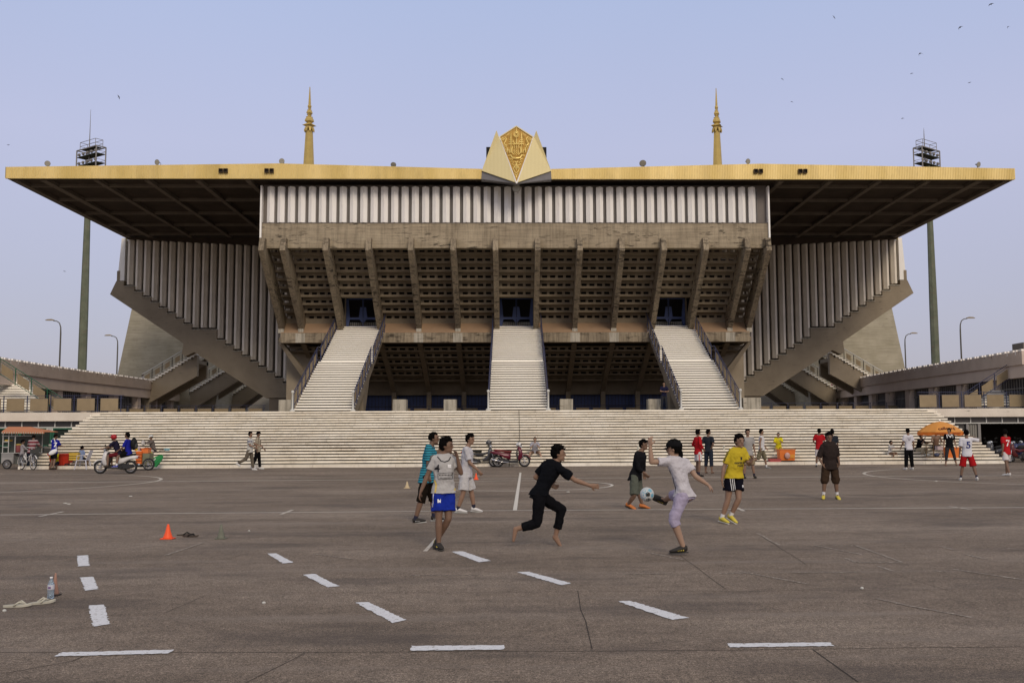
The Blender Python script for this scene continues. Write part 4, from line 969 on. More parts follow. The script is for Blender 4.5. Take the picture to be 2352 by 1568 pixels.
# ================================================================ people
SK = [plain('skin_tan', (.235, .142, .095), .55, var=.08, scale=8), plain('skin_brown', (.165, .098, .065), .55, var=.08, scale=8), plain('skin_light', (.31, .20, .14), .55, var=.08, scale=8)]
M_hair = plain('black_hair', (.0035, .003, .0028), .9, spec=.06, var=.3, scale=30, bump=.5, bscale=60)
M_eye = plain('eye_dark', (.02, .015, .012), .4); M_lip = plain('lip', (.20, .085, .065), .6)
def cloth(name, c, **k): return plain(name, tuple(x * (.5 if max(c) < .03 else .92) for x in c), .95, spec=.06, bump=.9, bscale=9, **k)
V = Vector
def ring(c, x, y, rx, ry, n=16): return [c + x * (rx * cos(2 * pi * k / n)) + y * (ry * sin(2 * pi * k / n)) for k in range(n)]
def capsule(m, a, b, r0, r1, n=12, mid=None, flat0=False, flat1=False):
    a, b = V(a), V(b); d = b - a; L_ = d.length
    if L_ < 1e-5: return
    d /= L_; x = d.orthogonal().normalized(); y = d.cross(x); R_ = []
    if not flat0:
        for t in (-.95, -.6): R_.append(ring(a + d * (r0 * t), x, y, r0 * sqrt(1 - t * t), r0 * sqrt(1 - t * t), n))
    R_.append(ring(a, x, y, r0, r0, n))
    if mid: R_.append(ring(a.lerp(b, mid[0]), x, y, mid[1], mid[1], n))
    R_.append(ring(b, x, y, r1, r1, n))
    if not flat1:
        for t in (.6, .95): R_.append(ring(b + d * (r1 * t), x, y, r1 * sqrt(1 - t * t), r1 * sqrt(1 - t * t), n))
    m.loft(R_)
def remesh(o, vox, it=3, disp=0.0, dscale=.12):
    r = o.modifiers.new('remesh', 'REMESH'); r.mode = 'VOXEL'; r.voxel_size = vox; r.use_smooth_shade = True
    s = o.modifiers.new('smooth', 'SMOOTH'); s.factor = .5; s.iterations = it
    if disp > 0:
        if 'folds' not in bpy.data.textures:
            t = bpy.data.textures.new('folds', 'CLOUDS'); t.noise_scale = .085; t.noise_depth = 2
        d = o.modifiers.new('folds', 'DISPLACE'); d.texture = bpy.data.textures['folds']; d.strength = disp; d.mid_level = .5; d.texture_coords = 'LOCAL'
    return o
def fk(x, Y, h, face=0, lean=0, side=0, hip=((0, 0, 0), (0, 0, 0)), arm=((0, 8, 10, 0), (0, 8, 10, 0)), z0=0.0, pelz=None, turn=0, nod=0, foot=(0, 0), chest_turn=0):
    """joint positions.  face: 0 looks at the camera, 90 looks to image right, 180 away.  side 0 = person's left.
    hip: (pitch, abduction, knee flex) per leg; arm: (pitch, abduction, elbow flex, inward) per arm"""
    s = h / 1.70; a = radians(face); F = V((sin(a), -cos(a), 0)); Ls = V((cos(a), sin(a), 0)) ; Z = V((0, 0, 1))   # Ls: person's left
    c2 = radians(chest_turn); Fc = (F * cos(c2) + Ls * sin(c2)); Lc = (Ls * cos(c2) - F * sin(c2))
    up = (Z * cos(radians(lean)) + F * sin(radians(lean)) + Ls * sin(radians(side))).normalized()
    J = dict(F=F, L=Ls, Fc=Fc, Lc=Lc, up=up, s=s); pel = V((0, 0, 0)); J['pel'] = pel
    J['chest'] = pel + up * .38 * s; J['neck'] = pel + up * .545 * s
    hu = (up + Z * .8).normalized(); ht = radians(turn); HF = (Fc * cos(ht) + Lc * sin(ht)); J['HF'] = (HF * cos(radians(nod)) - Z * sin(radians(nod))).normalized()
    J['head'] = J['neck'] + hu * .165 * s + F * .015 * s
    for i, sg in ((0, 1), (1, -1)):
        J['sh%d' % i] = pel + up * .50 * s + Lc * (sg * .175 * s)
        p, ab, e, inn = [radians(q) for q in arm[i]]
        O = Lc * sg; dn = -up * .5 - Z * .5; dn.normalize()
        U = (dn * cos(p) * cos(ab) + Fc * sin(p) * cos(ab) + O * sin(ab)).normalized()
        P_ = (-dn * sin(p) + Fc * cos(p)); P_ = (P_ * cos(inn) - O * sin(inn)).normalized(); P_ = (P_ - U * P_.dot(U)).normalized()
        J['el%d' % i] = J['sh%d' % i] + U * .285 * s; Fo = U * cos(e) + P_ * sin(e)
        J['wr%d' % i] = J['el%d' % i] + Fo * .245 * s; J['ha%d' % i] = J['wr%d' % i] + Fo * .17 * s
        J['hp%d' % i] = pel - Z * .03 * s + Ls * (sg * .092 * s)
        p, ab, k = [radians(q) for q in hip[i]]; O = Ls * sg
        T_ = (-Z * cos(p) * cos(ab) + F * sin(p) * cos(ab) + O * sin(ab)).normalized(); J['kn%d' % i] = J['hp%d' % i] + T_ * .415 * s
        pk = p - k; S_ = (-Z * cos(pk) * cos(ab) + F * sin(pk) * cos(ab) + O * sin(ab)).normalized(); J['an%d' % i] = J['kn%d' % i] + S_ * .40 * s
        fp = radians(foot[i]); D_ = (F * cos(fp) - Z * sin(fp)); J['to%d' % i] = J['an%d' % i] + D_ * .17 * s - Z * (.055 * s)
    low = min(min(J['an%d' % i].z - .085 * s, J['to%d' % i].z - .028 * s) for i in (0, 1))
    off = V((x, Y, (z0 - low) if pelz is None else pelz))
    for k in J:
        if k not in ('F', 'L', 'Fc', 'Lc', 'up', 's', 'HF'): J[k] = J[k] + off
    J['base'] = V((x, Y, z0)); return J
def hand(m, w_, h_, pal, s, near, curl=.5):
    d = (h_ - w_).normalized(); x = d.cross(pal).normalized(); n_ = x.cross(d)
    pc = w_ + d * .045 * s
    m.loft([ring(w_ + d * t * s, x, n_, rx * s, ry * s, 10) for t, rx, ry in ((-.02, .026, .020), (.02, .034, .016), (.06, .041, .015), (.092, .038, .012))])
    if near:
        for i, (o_, L_) in enumerate(((-.031, .062), (-.011, .074), (.010, .070), (.030, .055))):
            a = w_ + d * .085 * s + x * o_ * s; c = curl * (1 + .15 * i)
            d1 = (d * cos(c * .6) + n_ * sin(c * .6) + x * o_ * 3).normalized(); b = a + d1 * L_ * .55 * s; d2 = (d * cos(c * 1.6) + n_ * sin(c * 1.6) + x * o_ * 3).normalized()
            m.tube([a, b, b + d2 * L_ * .5 * s], [.0105 * s, .0095 * s, .007 * s], 6)
        t0 = w_ + d * .03 * s - x * .030 * s; t1 = t0 + (d * .6 - x * .7 + n_ * .3) * .045 * s; m.tube([t0, t1, t1 + (d * .9 - x * .2 + n_ * .4) * .032 * s], [.014 * s, .012 * s, .008 * s], 6)
    else:
        m.loft([ring(w_ + d * t * s + n_ * q * s, x, n_, rx * s, ry * s, 8) for t, rx, ry, q in ((.07, .038, .014, 0), (.115, .034, .013, .008), (.15, .024, .011, .025))])
        capsule(m, w_ + d * .03 * s - x * .02 * s, w_ + (d * .07 - x * .052) * s, .015 * s, .010 * s, 6)
def person(label, J, skin=0, top=None, sleeve=.5, legs=None, leglen=.8, legw=1.0, shoe=None, sock=None, hair='short', near=False, hem=.13, hat=None, group=None, fat=1.0, child=1.0, apart=None):
    s = J['s']; F, Ls, Fc, Lc, up = J['F'], J['L'], J['Fc'], J['Lc'], J['up']; Z = V((0, 0, 1))
    t = thing('person', label, 'person', tuple(J['base']), 0, group); sk = SK[skin]
    vox = .0085 if near else .015
    pel, neck, head, HF = J['pel'], J['neck'], J['head'], J['HF']
    upf = (Fc - up * Fc.dot(up)).normalized()
    # ---- body
    m = MB(); f_ = fat
    def torso(extra, z0_, z1_, m, flat=True):
        prof = [(-.10, .115, .085, 0), (-.02, .158, .105, 0), (.06, .150, .102, .1), (.16, .134 * f_, .096 * f_, .3), (.27, .142 * f_, .104 * f_, .6), (.37, .160, .112, .9), (.44, .166, .102, 1), (.50, .150, .082, 1), (.535, .085, .060, 1), (.57, .055, .052, 1)]
        R_ = []
        for z, rx, ry, tw in prof:
            if z < z0_ - .001 or z > z1_ + .001: continue
            xa = Ls.lerp(Lc, tw).normalized(); ya = F.lerp(upf, min(1, tw + .3)).normalized(); axis = up
            c = pel + axis * z * s + ya * (.012 * s if .1 < z < .5 else 0)
            R_.append(ring(c, xa, ya, (rx + extra * (1.0 if z < .5 else .7)) * s, (ry + extra) * s, 18))
        return R_
    m.loft(torso(0, -.1, .58, m))
    capsule(m, neck - up * .03 * s, head - Z * .03 * s - HF * .01 * s, .053 * s, .050 * s)
    hx = HF.cross(Z).normalized() * -1; hz = hx.cross(HF) * 1.0
    if hz.z < 0: hz = -hz
    HR = Matrix((hx, HF, hz)).transposed()
    cs = s * child
    m.ell(head + hz * .022 * cs, .073 * cs, .092 * cs, .092 * cs, HR, 18, 12)
    m.ell(head - hz * .045 * cs + HF * .022 * cs, .054 * cs, .062 * cs, .062 * cs, HR, 14, 9)      # jaw
    m.ell(head + HF * .094 * cs - hz * .012 * cs, .011 * cs, .018 * cs, .022 * cs, HR, 8, 6)         # nose
    m.ell(head + HF * .072 * cs - hz * .090 * cs, .018 * cs, .016 * cs, .014 * cs, HR, 8, 6)         # chin
    m.ell(head + HF * .080 * cs + hz * .018 * cs, .045 * cs, .012 * cs, .010 * cs, HR, 10, 6)         # brow
    for sg in (-1, 1): m.ell(head + hx * (sg * .074 * cs) - HF * .005 * cs, .009 * cs, .018 * cs, .030 * cs, HR, 8, 6)
    for i, sg in ((0, 1), (1, -1)):
        sh, el, wr, ha, hp, kn, an, to = [J[k + str(i)] for k in ('sh', 'el', 'wr', 'ha', 'hp', 'kn', 'an', 'to')]
        capsule(m, sh - Lc * (sg * .03 * s), sh, .052 * s, .052 * s)
        capsule(m, sh, el, .049 * s, .036 * s, mid=(.45, .045 * s)); capsule(m, el, wr, .038 * s, .024 * s, mid=(.25, .039 * s))
        capsule(m, hp, kn, .088 * s * f_, .053 * s, mid=(.4, .078 * s * f_)); capsule(m, kn, an, .052 * s, .034 * s, mid=(.3, .057 * s))
        kn_f = (kn - hp).normalized(); pal = (Fc * .4 - Lc * sg).normalized() if i == 0 or True else Fc
        hand(m, wr, ha, pal, s, near)
        fd = (to - an); fd_h = fd.normalized(); heel = an - Z * .05 * s - F * .03 * s if abs(J['an%d' % i].z - J['to%d' % i].z) < .12 * s else an + fd_h * .03 * s - (an - kn).cross(fd).cross(an - kn).normalized() * .035 * s
        if shoe: capsule(m, an, an.lerp(to, .35), .030 * s, .02 * s)
        else: capsule(m, an, heel, .036 * s, .030 * s); capsule(m, heel, to, .031 * s, .024 * s); capsule(m, an, to, .034 * s, .022 * s)
    body = remesh(m.build('body', sk, t), vox * s, 3)
    # ---- face
    if near:
        for sg in (-1, 1):
            e = MB(); e.ell(head + hx * (sg * .030 * cs) + HF * .0815 * cs + hz * .008 * cs, .010 * cs, .006 * cs, .0045 * cs, HR, 8, 5); e.build('eye', M_eye, body)
            e = MB(); e.tube([head + hx * (sg * .015 * cs) + HF * .089 * cs + hz * .026 * cs, head + hx * (sg * .032 * cs) + HF * .086 * cs + hz * .031 * cs, head + hx * (sg * .048 * cs) + HF * .074 * cs + hz * .026 * cs], .0042 * cs, 5); e.build('eyebrow', M_hair, body)
        e = MB(); e.ell(head + HF * .0795 * cs - hz * .052 * cs, .022 * cs, .009 * cs, .0075 * cs, HR, 10, 5); e.build('mouth', M_lip, body)
    # ---- hair
    if hair != 'none':
        m = MB(); nu, nv = 28, 16; R_ = []; seed = random.random() * 50
        low = {'short': -.30, 'thin': -.15, 'long': -1.05}[hair] if hair in ('short', 'thin', 'long') else -.3
        for j in range(nv + 1):
            el_ = lerp(-1.15, pi / 2 - .02, j / nv); rg = []
            for k in range(nu):
                a = 2 * pi * k / nu; d = V((cos(el_) * cos(a), cos(el_) * sin(a), sin(el_)))   # y = forward
                r = 1.0
                front = d.y > .25 and d.z < (.42 if hair != 'thin' else .62) + .10 * sin(a * 5 + seed)
                sideburn = abs(d.x) > .6 and -.1 < d.y < .35 and d.z > -.25
                if (front and not sideburn) or (d.z < low and d.y > -.15) or (d.z < low - .45): r = .76
                nz_ = noise.noise(d * 5 + V((seed, 0, 0))) * .06 + noise.noise(d * 13 + V((seed, 3, 0))) * .045
                k_ = r + (nz_ if r > .9 else 0) + (.035 if r > .9 and d.z > .6 else 0)
                q = V((d.x * .090, d.y * .108, d.z * .110)) * k_ * cs; rg.append(head + hz * .024 * cs - HF * .006 * cs + HR @ q)
            R_.append(rg)
        m.loft(R_)
        if near and hair == 'short' and not hat:
            for q in range(46):
                a = random.uniform(0, 2 * pi); e_ = random.uniform(.35, 1.5); d = V((cos(e_) * cos(a), cos(e_) * sin(a), sin(e_)))
                p = head + hz * .024 * cs - HF * .006 * cs + HR @ V((d.x * .088, d.y * .106, d.z * .108)) * cs
                m.tube([p - (HR @ d) * .01, p + (HR @ d) * .010 * cs + V((random.uniform(-.01, .01), 0, .002)), p + (HR @ d) * .018 * cs + V((random.uniform(-.02, .02), 0, -.004))], [.014, .010, .003], 5)
        m.build('hair', M_hair, t, smooth=True)
    if hat: hat(head, HR, HF, hx, hz, cs, t)
    # ---- clothes
    out = {}
    if top:
        m = MB(); R_ = torso(.020, .03, .54, m)
        x_, y_ = Ls.lerp(Lc, .2).normalized(), F
        hemc = pel - up * hem * s * .85 + F * .005 * s
        R_.insert(0, ring(pel - up * .03 * s, x_, y_, .190 * s, .142 * s * max(1, f_ * .96), 18)); R_.insert(0, ring(hemc, x_, y_, .200 * s, .152 * s, 18)); m.loft(R_)
        for i, sg in ((0, 1), (1, -1)):
            sh, el, wr = J['sh%d' % i], J['el%d' % i], J['wr%d' % i]
            capsule(m, sh - Lc * sg * .09 * s + up * .005 * s, sh, .064 * s, .066 * s)
            if sleeve <= 0: continue
            if sleeve <= 1: capsule(m, sh, sh.lerp(el, sleeve), .066 * s, .070 * s, flat1=True)
            else: capsule(m, sh, el, .064 * s, .050 * s); capsule(m, el, el.lerp(wr, sleeve - 1), .050 * s, .040 * s, flat1=True)
        o = remesh(m.build('shirt', top, t), (.010 if near else .016) * s, 2, disp=.032 if near else .018); out['shirt'] = o
    if legs:
        m = MB(); m.loft([ring(pel + up * z * s, Ls, F, rx * s, ry * s, 18) for z, rx, ry in ((-.08, .168, .120), (0, .166, .116), (.07, .152, .106))])
        for i in (0, 1):
            hp, kn, an = J['hp%d' % i], J['kn%d' % i], J['an%d' % i]
            if leglen <= 1: 
                e = hp.lerp(kn, leglen); capsule(m, hp, e, .100 * s, lerp(.105, .088, leglen) * legw * s, flat1=True)
            else:
                capsule(m, hp, kn, .104 * s, .080 * legw * s); e = kn.lerp(an, leglen - 1); capsule(m, kn, e, .080 * legw * s, lerp(.080, .064, leglen - 1) * legw * s, flat1=True)
        o = remesh(m.build('trousers' if leglen > 1.3 else 'shorts', legs, t), (.010 if near else .016) * s, 2, disp=.034 if near else .014); out['legs'] = o
    for i in (0, 1):
        an, to, kn = J['an%d' % i], J['to%d' % i], J['kn%d' % i]
        if sock: 
            m = MB(); capsule(m, an.lerp(kn, .22), an - (kn - an) * .03, .040 * s, .038 * s); m.build('sock', sock, t, smooth=True)
        if shoe:
            d = (to - an); shin = (kn - an).normalized(); fwd = (d - shin * d.dot(shin)).normalized(); x = fwd.cross(shin).normalized(); fdir = (to - (an - shin * .058 * s)).normalized()
            dn = x.cross(fdir); dn = dn if dn.dot(shin) < 0 else -dn
            b0 = an - fwd * .045 * s + dn * .055 * s
            m = MB(); m.loft([ring(b0 + fdir * q * s - dn * h_ * s, x, dn, rx * s, ry * s, 12) for q, rx, ry, h_ in ((-.01, .025, .03, .03), (.01, .036, .045, .03), (.06, .038, .048, .03), (.12, .042, .038, .018), (.18, .044, .028, .008), (.225, .034, .020, .002), (.245, .012, .010, 0))])
            so_ = m.build('shoe', shoe[0], t, smooth=True)
            m = MB(); m.loft([ring(b0 + fdir * q * s + dn * .027 * s, x, dn, rx * s, .009 * s, 12) for q, rx in ((-.02, .02), (0, .038), (.06, .040), (.12, .045), (.19, .046), (.235, .032), (.252, .012))]); m.build('sole', shoe[1], so_, smooth=True)
            if len(shoe) > 2:
                m = MB(); 
                for q in (.05, .075, .10, .125): m.tube([b0 + fdir * q * s + x * .043 * s - dn * .0 * s, b0 + fdir * (q + .01) * s - dn * (.078 - q * .25) * s, b0 + fdir * q * s - x * .043 * s], .0045 * s, 5)
                m.build('laces', shoe[2], so_)
    return t, out
def letter(txt, size, tgt, c, n_, mat, name='lettering', up_=V((0, 0, 1)), parent=None, th=.004, font_bold=0.0):
    """text laid on a garment or canopy: centre c, outward normal n_"""
    cu = bpy.data.curves.new(name, 'FONT'); cu.body = txt; cu.size = size; cu.align_x = 'CENTER'; cu.align_y = 'CENTER'; cu.offset = font_bold
    o = bpy.data.objects.new('tmp', cu); col.objects.link(o); dg = bpy.context.evaluated_depsgraph_get(); me = bpy.data.meshes.new_from_object(o.evaluated_get(dg)); bpy.data.objects.remove(o)
    z = V(n_).normalized(); x = up_.cross(z).normalized(); y = z.cross(x); R_ = Matrix((x, y, z)).transposed(); base = world_loc(parent)
    bm = bmesh.new(); bm.from_mesh(me); bmesh.ops.triangulate(bm, faces=bm.faces)
    bmesh.ops.subdivide_edges(bm, edges=[e for e in bm.edges if e.calc_length() > size * .12], cuts=2)
    for v in bm.verts: v.co = V(c) - base + R_ @ v.co
    bm.to_mesh(me); bm.free(); me.materials.clear(); me.materials.append(mat)
    ob = bpy.data.objects.new(name, me); col.objects.link(ob); ob.parent = parent
    if tgt:
        # drop every vertex on to the target surface along the normal
        dg = bpy.context.evaluated_depsgraph_get(); dg.update(); te = tgt.evaluated_get(dg); tb = world_loc(tgt)
        for v in me.vertices:
            w_ = v.co + base + z * .35 - tb; ok, loc, nn, fi = te.ray_cast(w_, -z, distance=.8)
            if ok: v.co = loc + tb - base + z * th
    return ob
def strip(name, tgt, pts, wd, n_, mat, parent, th=.004):
    """narrow band laid on a garment through the given points, seen along n_"""
    z = V(n_).normalized(); base = world_loc(parent); P = [V(p) for p in pts]; vs = []; N = 14; Q_ = []
    for a, b in zip(P, P[1:]):
        for k in range(N): Q_.append(a.lerp(b, k / N))
    Q_.append(P[-1])
    dg = bpy.context.evaluated_depsgraph_get(); dg.update(); te = tgt.evaluated_get(dg); tb = world_loc(tgt); rows = []
    for i, p in enumerate(Q_):
        d = (Q_[min(i + 1, len(Q_) - 1)] - Q_[max(i - 1, 0)]).normalized(); x = d.cross(z).normalized(); row = []
        for sg in (-1, 1):
            w_ = p + x * sg * wd / 2 + z * .35 - tb; ok, loc, nn, fi = te.ray_cast(w_, -z, distance=.8)
            row.append((loc + tb + nn * th) if ok else None)
        rows.append(row)
    m = MB()
    for r0, r1 in zip(rows, rows[1:]):
        if None not in r0 and None not in r1 and (r0[0] - r1[0]).length < .2: m.add([r0[0], r0[1], r1[1], r1[0]], [(0, 1, 2, 3)])
    return m.build(name, mat, parent)
WH = plain('shoe_white', (.62, .61, .6), .6); GRS = plain('shoe_grey', (.2, .2, .2), .7); SBK = plain('shoe_black', (.025, .022, .02), .7); SYL = plain('shoe_yellow', (.55, .45, .06), .6)
SOR = plain('shoe_orange', (.5, .16, .04), .6); SOLE = plain('sole_white', (.5, .5, .47), .7); SOLD = plain('sole_dark', (.04, .038, .035), .8); SANDAL = plain('sandal', (.06, .045, .035), .8)
LACE = plain('laces_yellow', (.7, .55, .1), .7); SKD = plain('sock_navy', (.02, .02, .04), .9); SKW = plain('sock_white', (.6, .6, .6), .9)
TX_BLK = plain('print_black', (.02, .02, .025), .7); TX_WH = plain('print_white', (.75, .75, .75), .7); TX_NV = plain('print_navy', (.02, .03, .14), .7)
NB = plain('brand_gold', (.6, .45, .12), .7)
def pj(J, key, pt, dy=0.0, C=None, Y0=None):
    """set a joint from a photo measurement, dy metres deeper than the person"""
    u, v = Q(C, *pt) if C else pt; J[key] = atY(u, v, Y0 + dy)
def photo_pose(C, h, feet, F, HF, pts, lean_up=None, Fc=None, z0=0.0):
    """joints measured on the photograph at the person's own distance, with depth offsets"""
    g_ = atZ(*Q(C, *feet)); Y0 = g_.y; J = dict(s=h / 1.70); 
    for k, (x, y, dy) in pts.items(): J[k] = atY(*Q(C, x, y), Y0 + dy)
    J['F'] = V(F).normalized(); J['Fc'] = V(Fc).normalized() if Fc else J['F']; J['HF'] = V(HF).normalized()
    lx = J['hp0'] - J['hp1']; lx.z = 0; J['L'] = V((0, 0, 1)).cross(J['F']).normalized(); J['Lc'] = (J['sh0'] - J['sh1']).normalized()
    J['pel'] = (J['hp0'] + J['hp1']) / 2 + V((0, 0, .03)); nk = (J['sh0'] + J['sh1']) / 2
    J['up'] = (nk - J['pel']).normalized(); s = J['s']
    tl = (nk - J['pel']).length / .50
    J['neck'] = J['pel'] + J['up'] * (.545 * tl); J['chest'] = J['pel'] + J['up'] * .38 * tl
    J['base'] = V((g_.x, g_.y, 0)); J['_tl'] = tl / s
    return J, Y0
# ---------------------------------------------------------------- the players in front, posed from measurements
BL = dict(el=.285, wr=.245, ha=.17, kn=.415, an=.40, to=.175)
def player(C, h, feet, F, HF, body, limbs, Fc=None):
    g_ = atZ(*Q(C, *feet)); Y0 = g_.y; J = dict(s=h / 1.70)
    for k, (x, y, dy) in body.items(): J[k] = atY(*Q(C, x, y), Y0 + dy)
    J['F'] = V(F + (0,)).normalized(); J['Fc'] = V(Fc + (0,)).normalized() if Fc else J['F']; J['HF'] = V(HF).normalized()
    J['L'] = V((0, 0, 1)).cross(J['F']).normalized(); J['Lc'] = (J['sh0'] - J['sh1']).normalized()
    J['pel'] = (J['hp0'] + J['hp1']) / 2 + V((0, 0, .03)); nk = (J['sh0'] + J['sh1']) / 2; ax = nk - J['pel']
    J['up'] = ax.normalized(); J['neck'] = nk + J['up'] * .03
    for k, (x, y, sg) in limbs.items():
        par = {'el': 'sh', 'wr': 'el', 'ha': 'wr', 'kn': 'hp', 'an': 'kn', 'to': 'an'}[k[:2]] + k[2]; L_ = BL[k[:2]] * J['s']; p = J[par]
        q = atY(*Q(C, x, y), p.y); d2 = (q - p).length; dep = sqrt(max(0, L_ * L_ - d2 * d2)) if d2 < L_ else 0
        q = atY(*Q(C, x, y), p.y + dep * sg); J[k] = p + (q - p).normalized() * L_ if (q - p).length > L_ * .9 or k[:2] == 'to' else q
    J['base'] = V((g_.x, g_.y, 0)); return J
def mx(J, a, b, t=.5): return J[a].lerp(J[b], t)
# number 4
J = player(C2, 1.60, (555, 1475), (.35, -1), (1, -.25, 0), dict(sh1=(478, 428, -.03), sh0=(705, 425, .05), hp1=(530, 800, -.02), hp0=(638, 800, .03), head=(618, 280, 0)),
           dict(el1=(388, 640, -.3), wr1=(322, 800, -.6), ha1=(298, 900, 0), el0=(785, 590, -.5), wr0=(748, 430, -.6), ha0=(722, 330, -.2), kn1=(528, 1095, -.3), an1=(528, 1400, 0), to1=(560, 1462, -1), kn0=(640, 1100, -.5), an0=(515, 1360, 1), to0=(500, 1420, -.6)))
p, o = person('man in grey football shirt number 4 and blue shorts with a hand at his mouth', J, 1, cloth('grey_jersey', (.43, .42, .41)), .62, cloth('royal_blue', (.012, .03, .28)), .72, 1.25, (SBK, SOLD, LACE), None, 'short', True, .07, child=1.08)
sh = o['shirt']; ch = mx(J, 'sh1', 'sh0') ; dn = V((0, 0, -1)); fn = V((.1, -1, 0))
letter('4', .15, sh, ch + V((-.105, 0, -.135)), fn, TX_BLK, 'shirt_number', parent=sh, font_bold=.003)
m = MB()
for q in range(9): strip('sponsor_bar', sh, [ch + V((-.075 + q * .021, 0, -.225)), ch + V((-.064 + q * .021, 0, -.225))], .022, fn, TX_BLK, sh); strip('sponsor_bar', sh, [ch + V((-.065 + q * .019, 0, -.265)), ch + V((-.056 + q * .019, 0, -.265))], .018, fn, TX_BLK, sh)
for a, b in (((-.09, -.20), (.115, -.19)), ((-.09, -.285), (.115, -.28)), ((-.09, -.20), (-.09, -.285)), ((.115, -.19), (.115, -.28))): strip('sponsor_frame', sh, [ch + V((a[0], 0, a[1])), ch + V((b[0], 0, b[1]))], .006, fn, TX_BLK, sh)
strip('yellow_flash', sh, [ch + V((-.15, 0, -.26)), ch + V((-.115, 0, -.36)), ch + V((-.13, 0, -.47))], .022, fn, NB, sh); strip('yellow_flash', sh, [ch + V((.14, 0, -.30)), ch + V((.15, 0, -.45))], .018, fn, NB, sh)
strip('club_badge', sh, [ch + V((.07, 0, -.075)), ch + V((.07, 0, -.125))], .05, fn, TX_WH, sh); strip('collar_trim', sh, [ch + V((-.10, 0, .035)), ch + V((-.05, 0, -.025)), ch + V((0, 0, -.04)), ch + V((.06, 0, -.02)), ch + V((.09, 0, .03))], .014, fn, TX_BLK, sh)
for q in (-.016, .006): strip('sleeve_stripe', sh, [J['sh1'] + V((q, 0, .06)), mx(J, 'sh1', 'el1', .6) + V((q - .035, 0, 0))], .010, V((-.6, -1, .3)), TX_BLK, sh)
lg = o['legs']
for q in (0, .03): strip('side_stripe', lg, [J['hp1'] + V((-.085 + q, 0, -.02)), J['hp1'] + V((-.095 + q, 0, -.22))], .012, V((-.2, -1, 0)), TX_WH, lg)
strip('shorts_badge', lg, [J['hp1'] + V((0.0, 0, -.105)), J['hp1'] + V((0.0, 0, -.155))], .045, fn, TX_WH, lg)
# turquoise polo
J = player(C2, 1.66, (300, 1160), (1, -.25), (1, -.12, 0), dict(sh1=(410, 300, -.17), sh0=(445, 300, .17), hp1=(378, 640, -.09), hp0=(392, 640, .09), head=(472, 195, 0)),
           dict(el1=(405, 470, -.3), wr1=(415, 610, 0), ha1=(420, 690, 0), el0=(500, 450, 0), wr0=(520, 380, .5), ha0=(540, 330, 0), kn1=(328, 885, 0), an1=(258, 1118, 0), to1=(350, 1150, 0), kn0=(455, 870, .3), an0=(470, 1090, 0), to0=(560, 1120, 0)))
person('older man in turquoise striped polo shirt walking behind the number 4 player', J, 1, cloth('turquoise_stripe', (.045, .29, .38), stripe=[(2, .045, .38, (.015, .05, .075))]), .85, cloth('dark_brown_shorts', (.022, .016, .011)), 1.15, 1.1, (SBK, SOLE, WH), SKD, 'thin', True, .16)
# white shirt, behind
J = player(C2, 1.64, (860, 1050), (1, -.3), (1, -.55, -.05), dict(sh1=(848, 315, -.16), sh0=(868, 315, .16), hp1=(833, 600, -.09), hp0=(852, 600, .09), head=(892, 205, 0)),
           dict(el1=(885, 470, -.1), wr1=(985, 560, -.1), ha1=(1030, 620, 0), el0=(800, 450, .4), wr0=(790, 560, .3), ha0=(790, 640, 0), kn1=(812, 805, -.3), an1=(748, 1010, 0), to1=(830, 1040, 0), kn0=(905, 805, .2), an0=(935, 985, 0), to0=(1010, 1020, 0)))
person('young man in plain white shirt and white shorts beside the small orange cone', J, 0, cloth('white_tee', (.50, .49, .51)), .8, cloth('white_shorts', (.50, .49, .49)), .85, 1.3, (WH, SOLE, TX_BLK), SKD, 'short', True, .13)
# barefoot runner in black
J = player(C3, 1.66, (760, 1398), (.92, .3), (1, -.06, .02), dict(sh1=(785, 490, -.12), sh0=(625, 450, .16), hp1=(560, 800, -.08), hp0=(545, 795, .08), head=(775, 325, 0)),
           dict(el1=(972, 628, -.2), wr1=(1150, 690, 0), ha1=(1250, 700, 0), el0=(510, 590, .3), wr0=(665, 670, .3), ha0=(750, 705, 0), kn0=(795, 955, .3), an0=(745, 1262, 0), to0=(800, 1385, 0), kn1=(525, 1125, 0), an1=(285, 1190, 0), to1=(255, 1320, 0)), Fc=(.8, .55))
person('barefoot man all in black lunging to the right with one arm stretched out', J, 0, cloth('black_shirt', (.010, .011, .015)), .75, cloth('black_trousers', (.011, .011, .014)), 1.72, .95, None, None, 'short', True, .04, child=1.06)
# dark shirt man behind the kicker
J = player(C4, 1.64, (230, 960), (.9, -.4), (.75, -.7, 0), dict(sh1=(262, 335, -.16), sh0=(335, 330, .12), hp1=(228, 580, -.07), hp0=(262, 580, .09), head=(340, 222, -.02)),
           dict(el1=(272, 470, -.3), wr1=(350, 545, 0), ha1=(388, 585, 0), el0=(340, 450, .3), wr0=(345, 540, 0), ha0=(350, 600, 0), kn1=(232, 775, -.5), an1=(160, 905, .6), to1=(225, 955, -.3), kn0=(285, 770, .2), an0=(318, 895, 0), to0=(385, 930, 0)))
person('man in long sleeved black shirt and grey green shorts behind the flying ball', J, 1, cloth('charcoal_shirt', (.018, .018, .022)), 1.75, cloth('olive_grey_shorts', (.095, .105, .085)), 1.0, 1.15, (SOR, SOLD, SBK), None, 'short', True, .14)
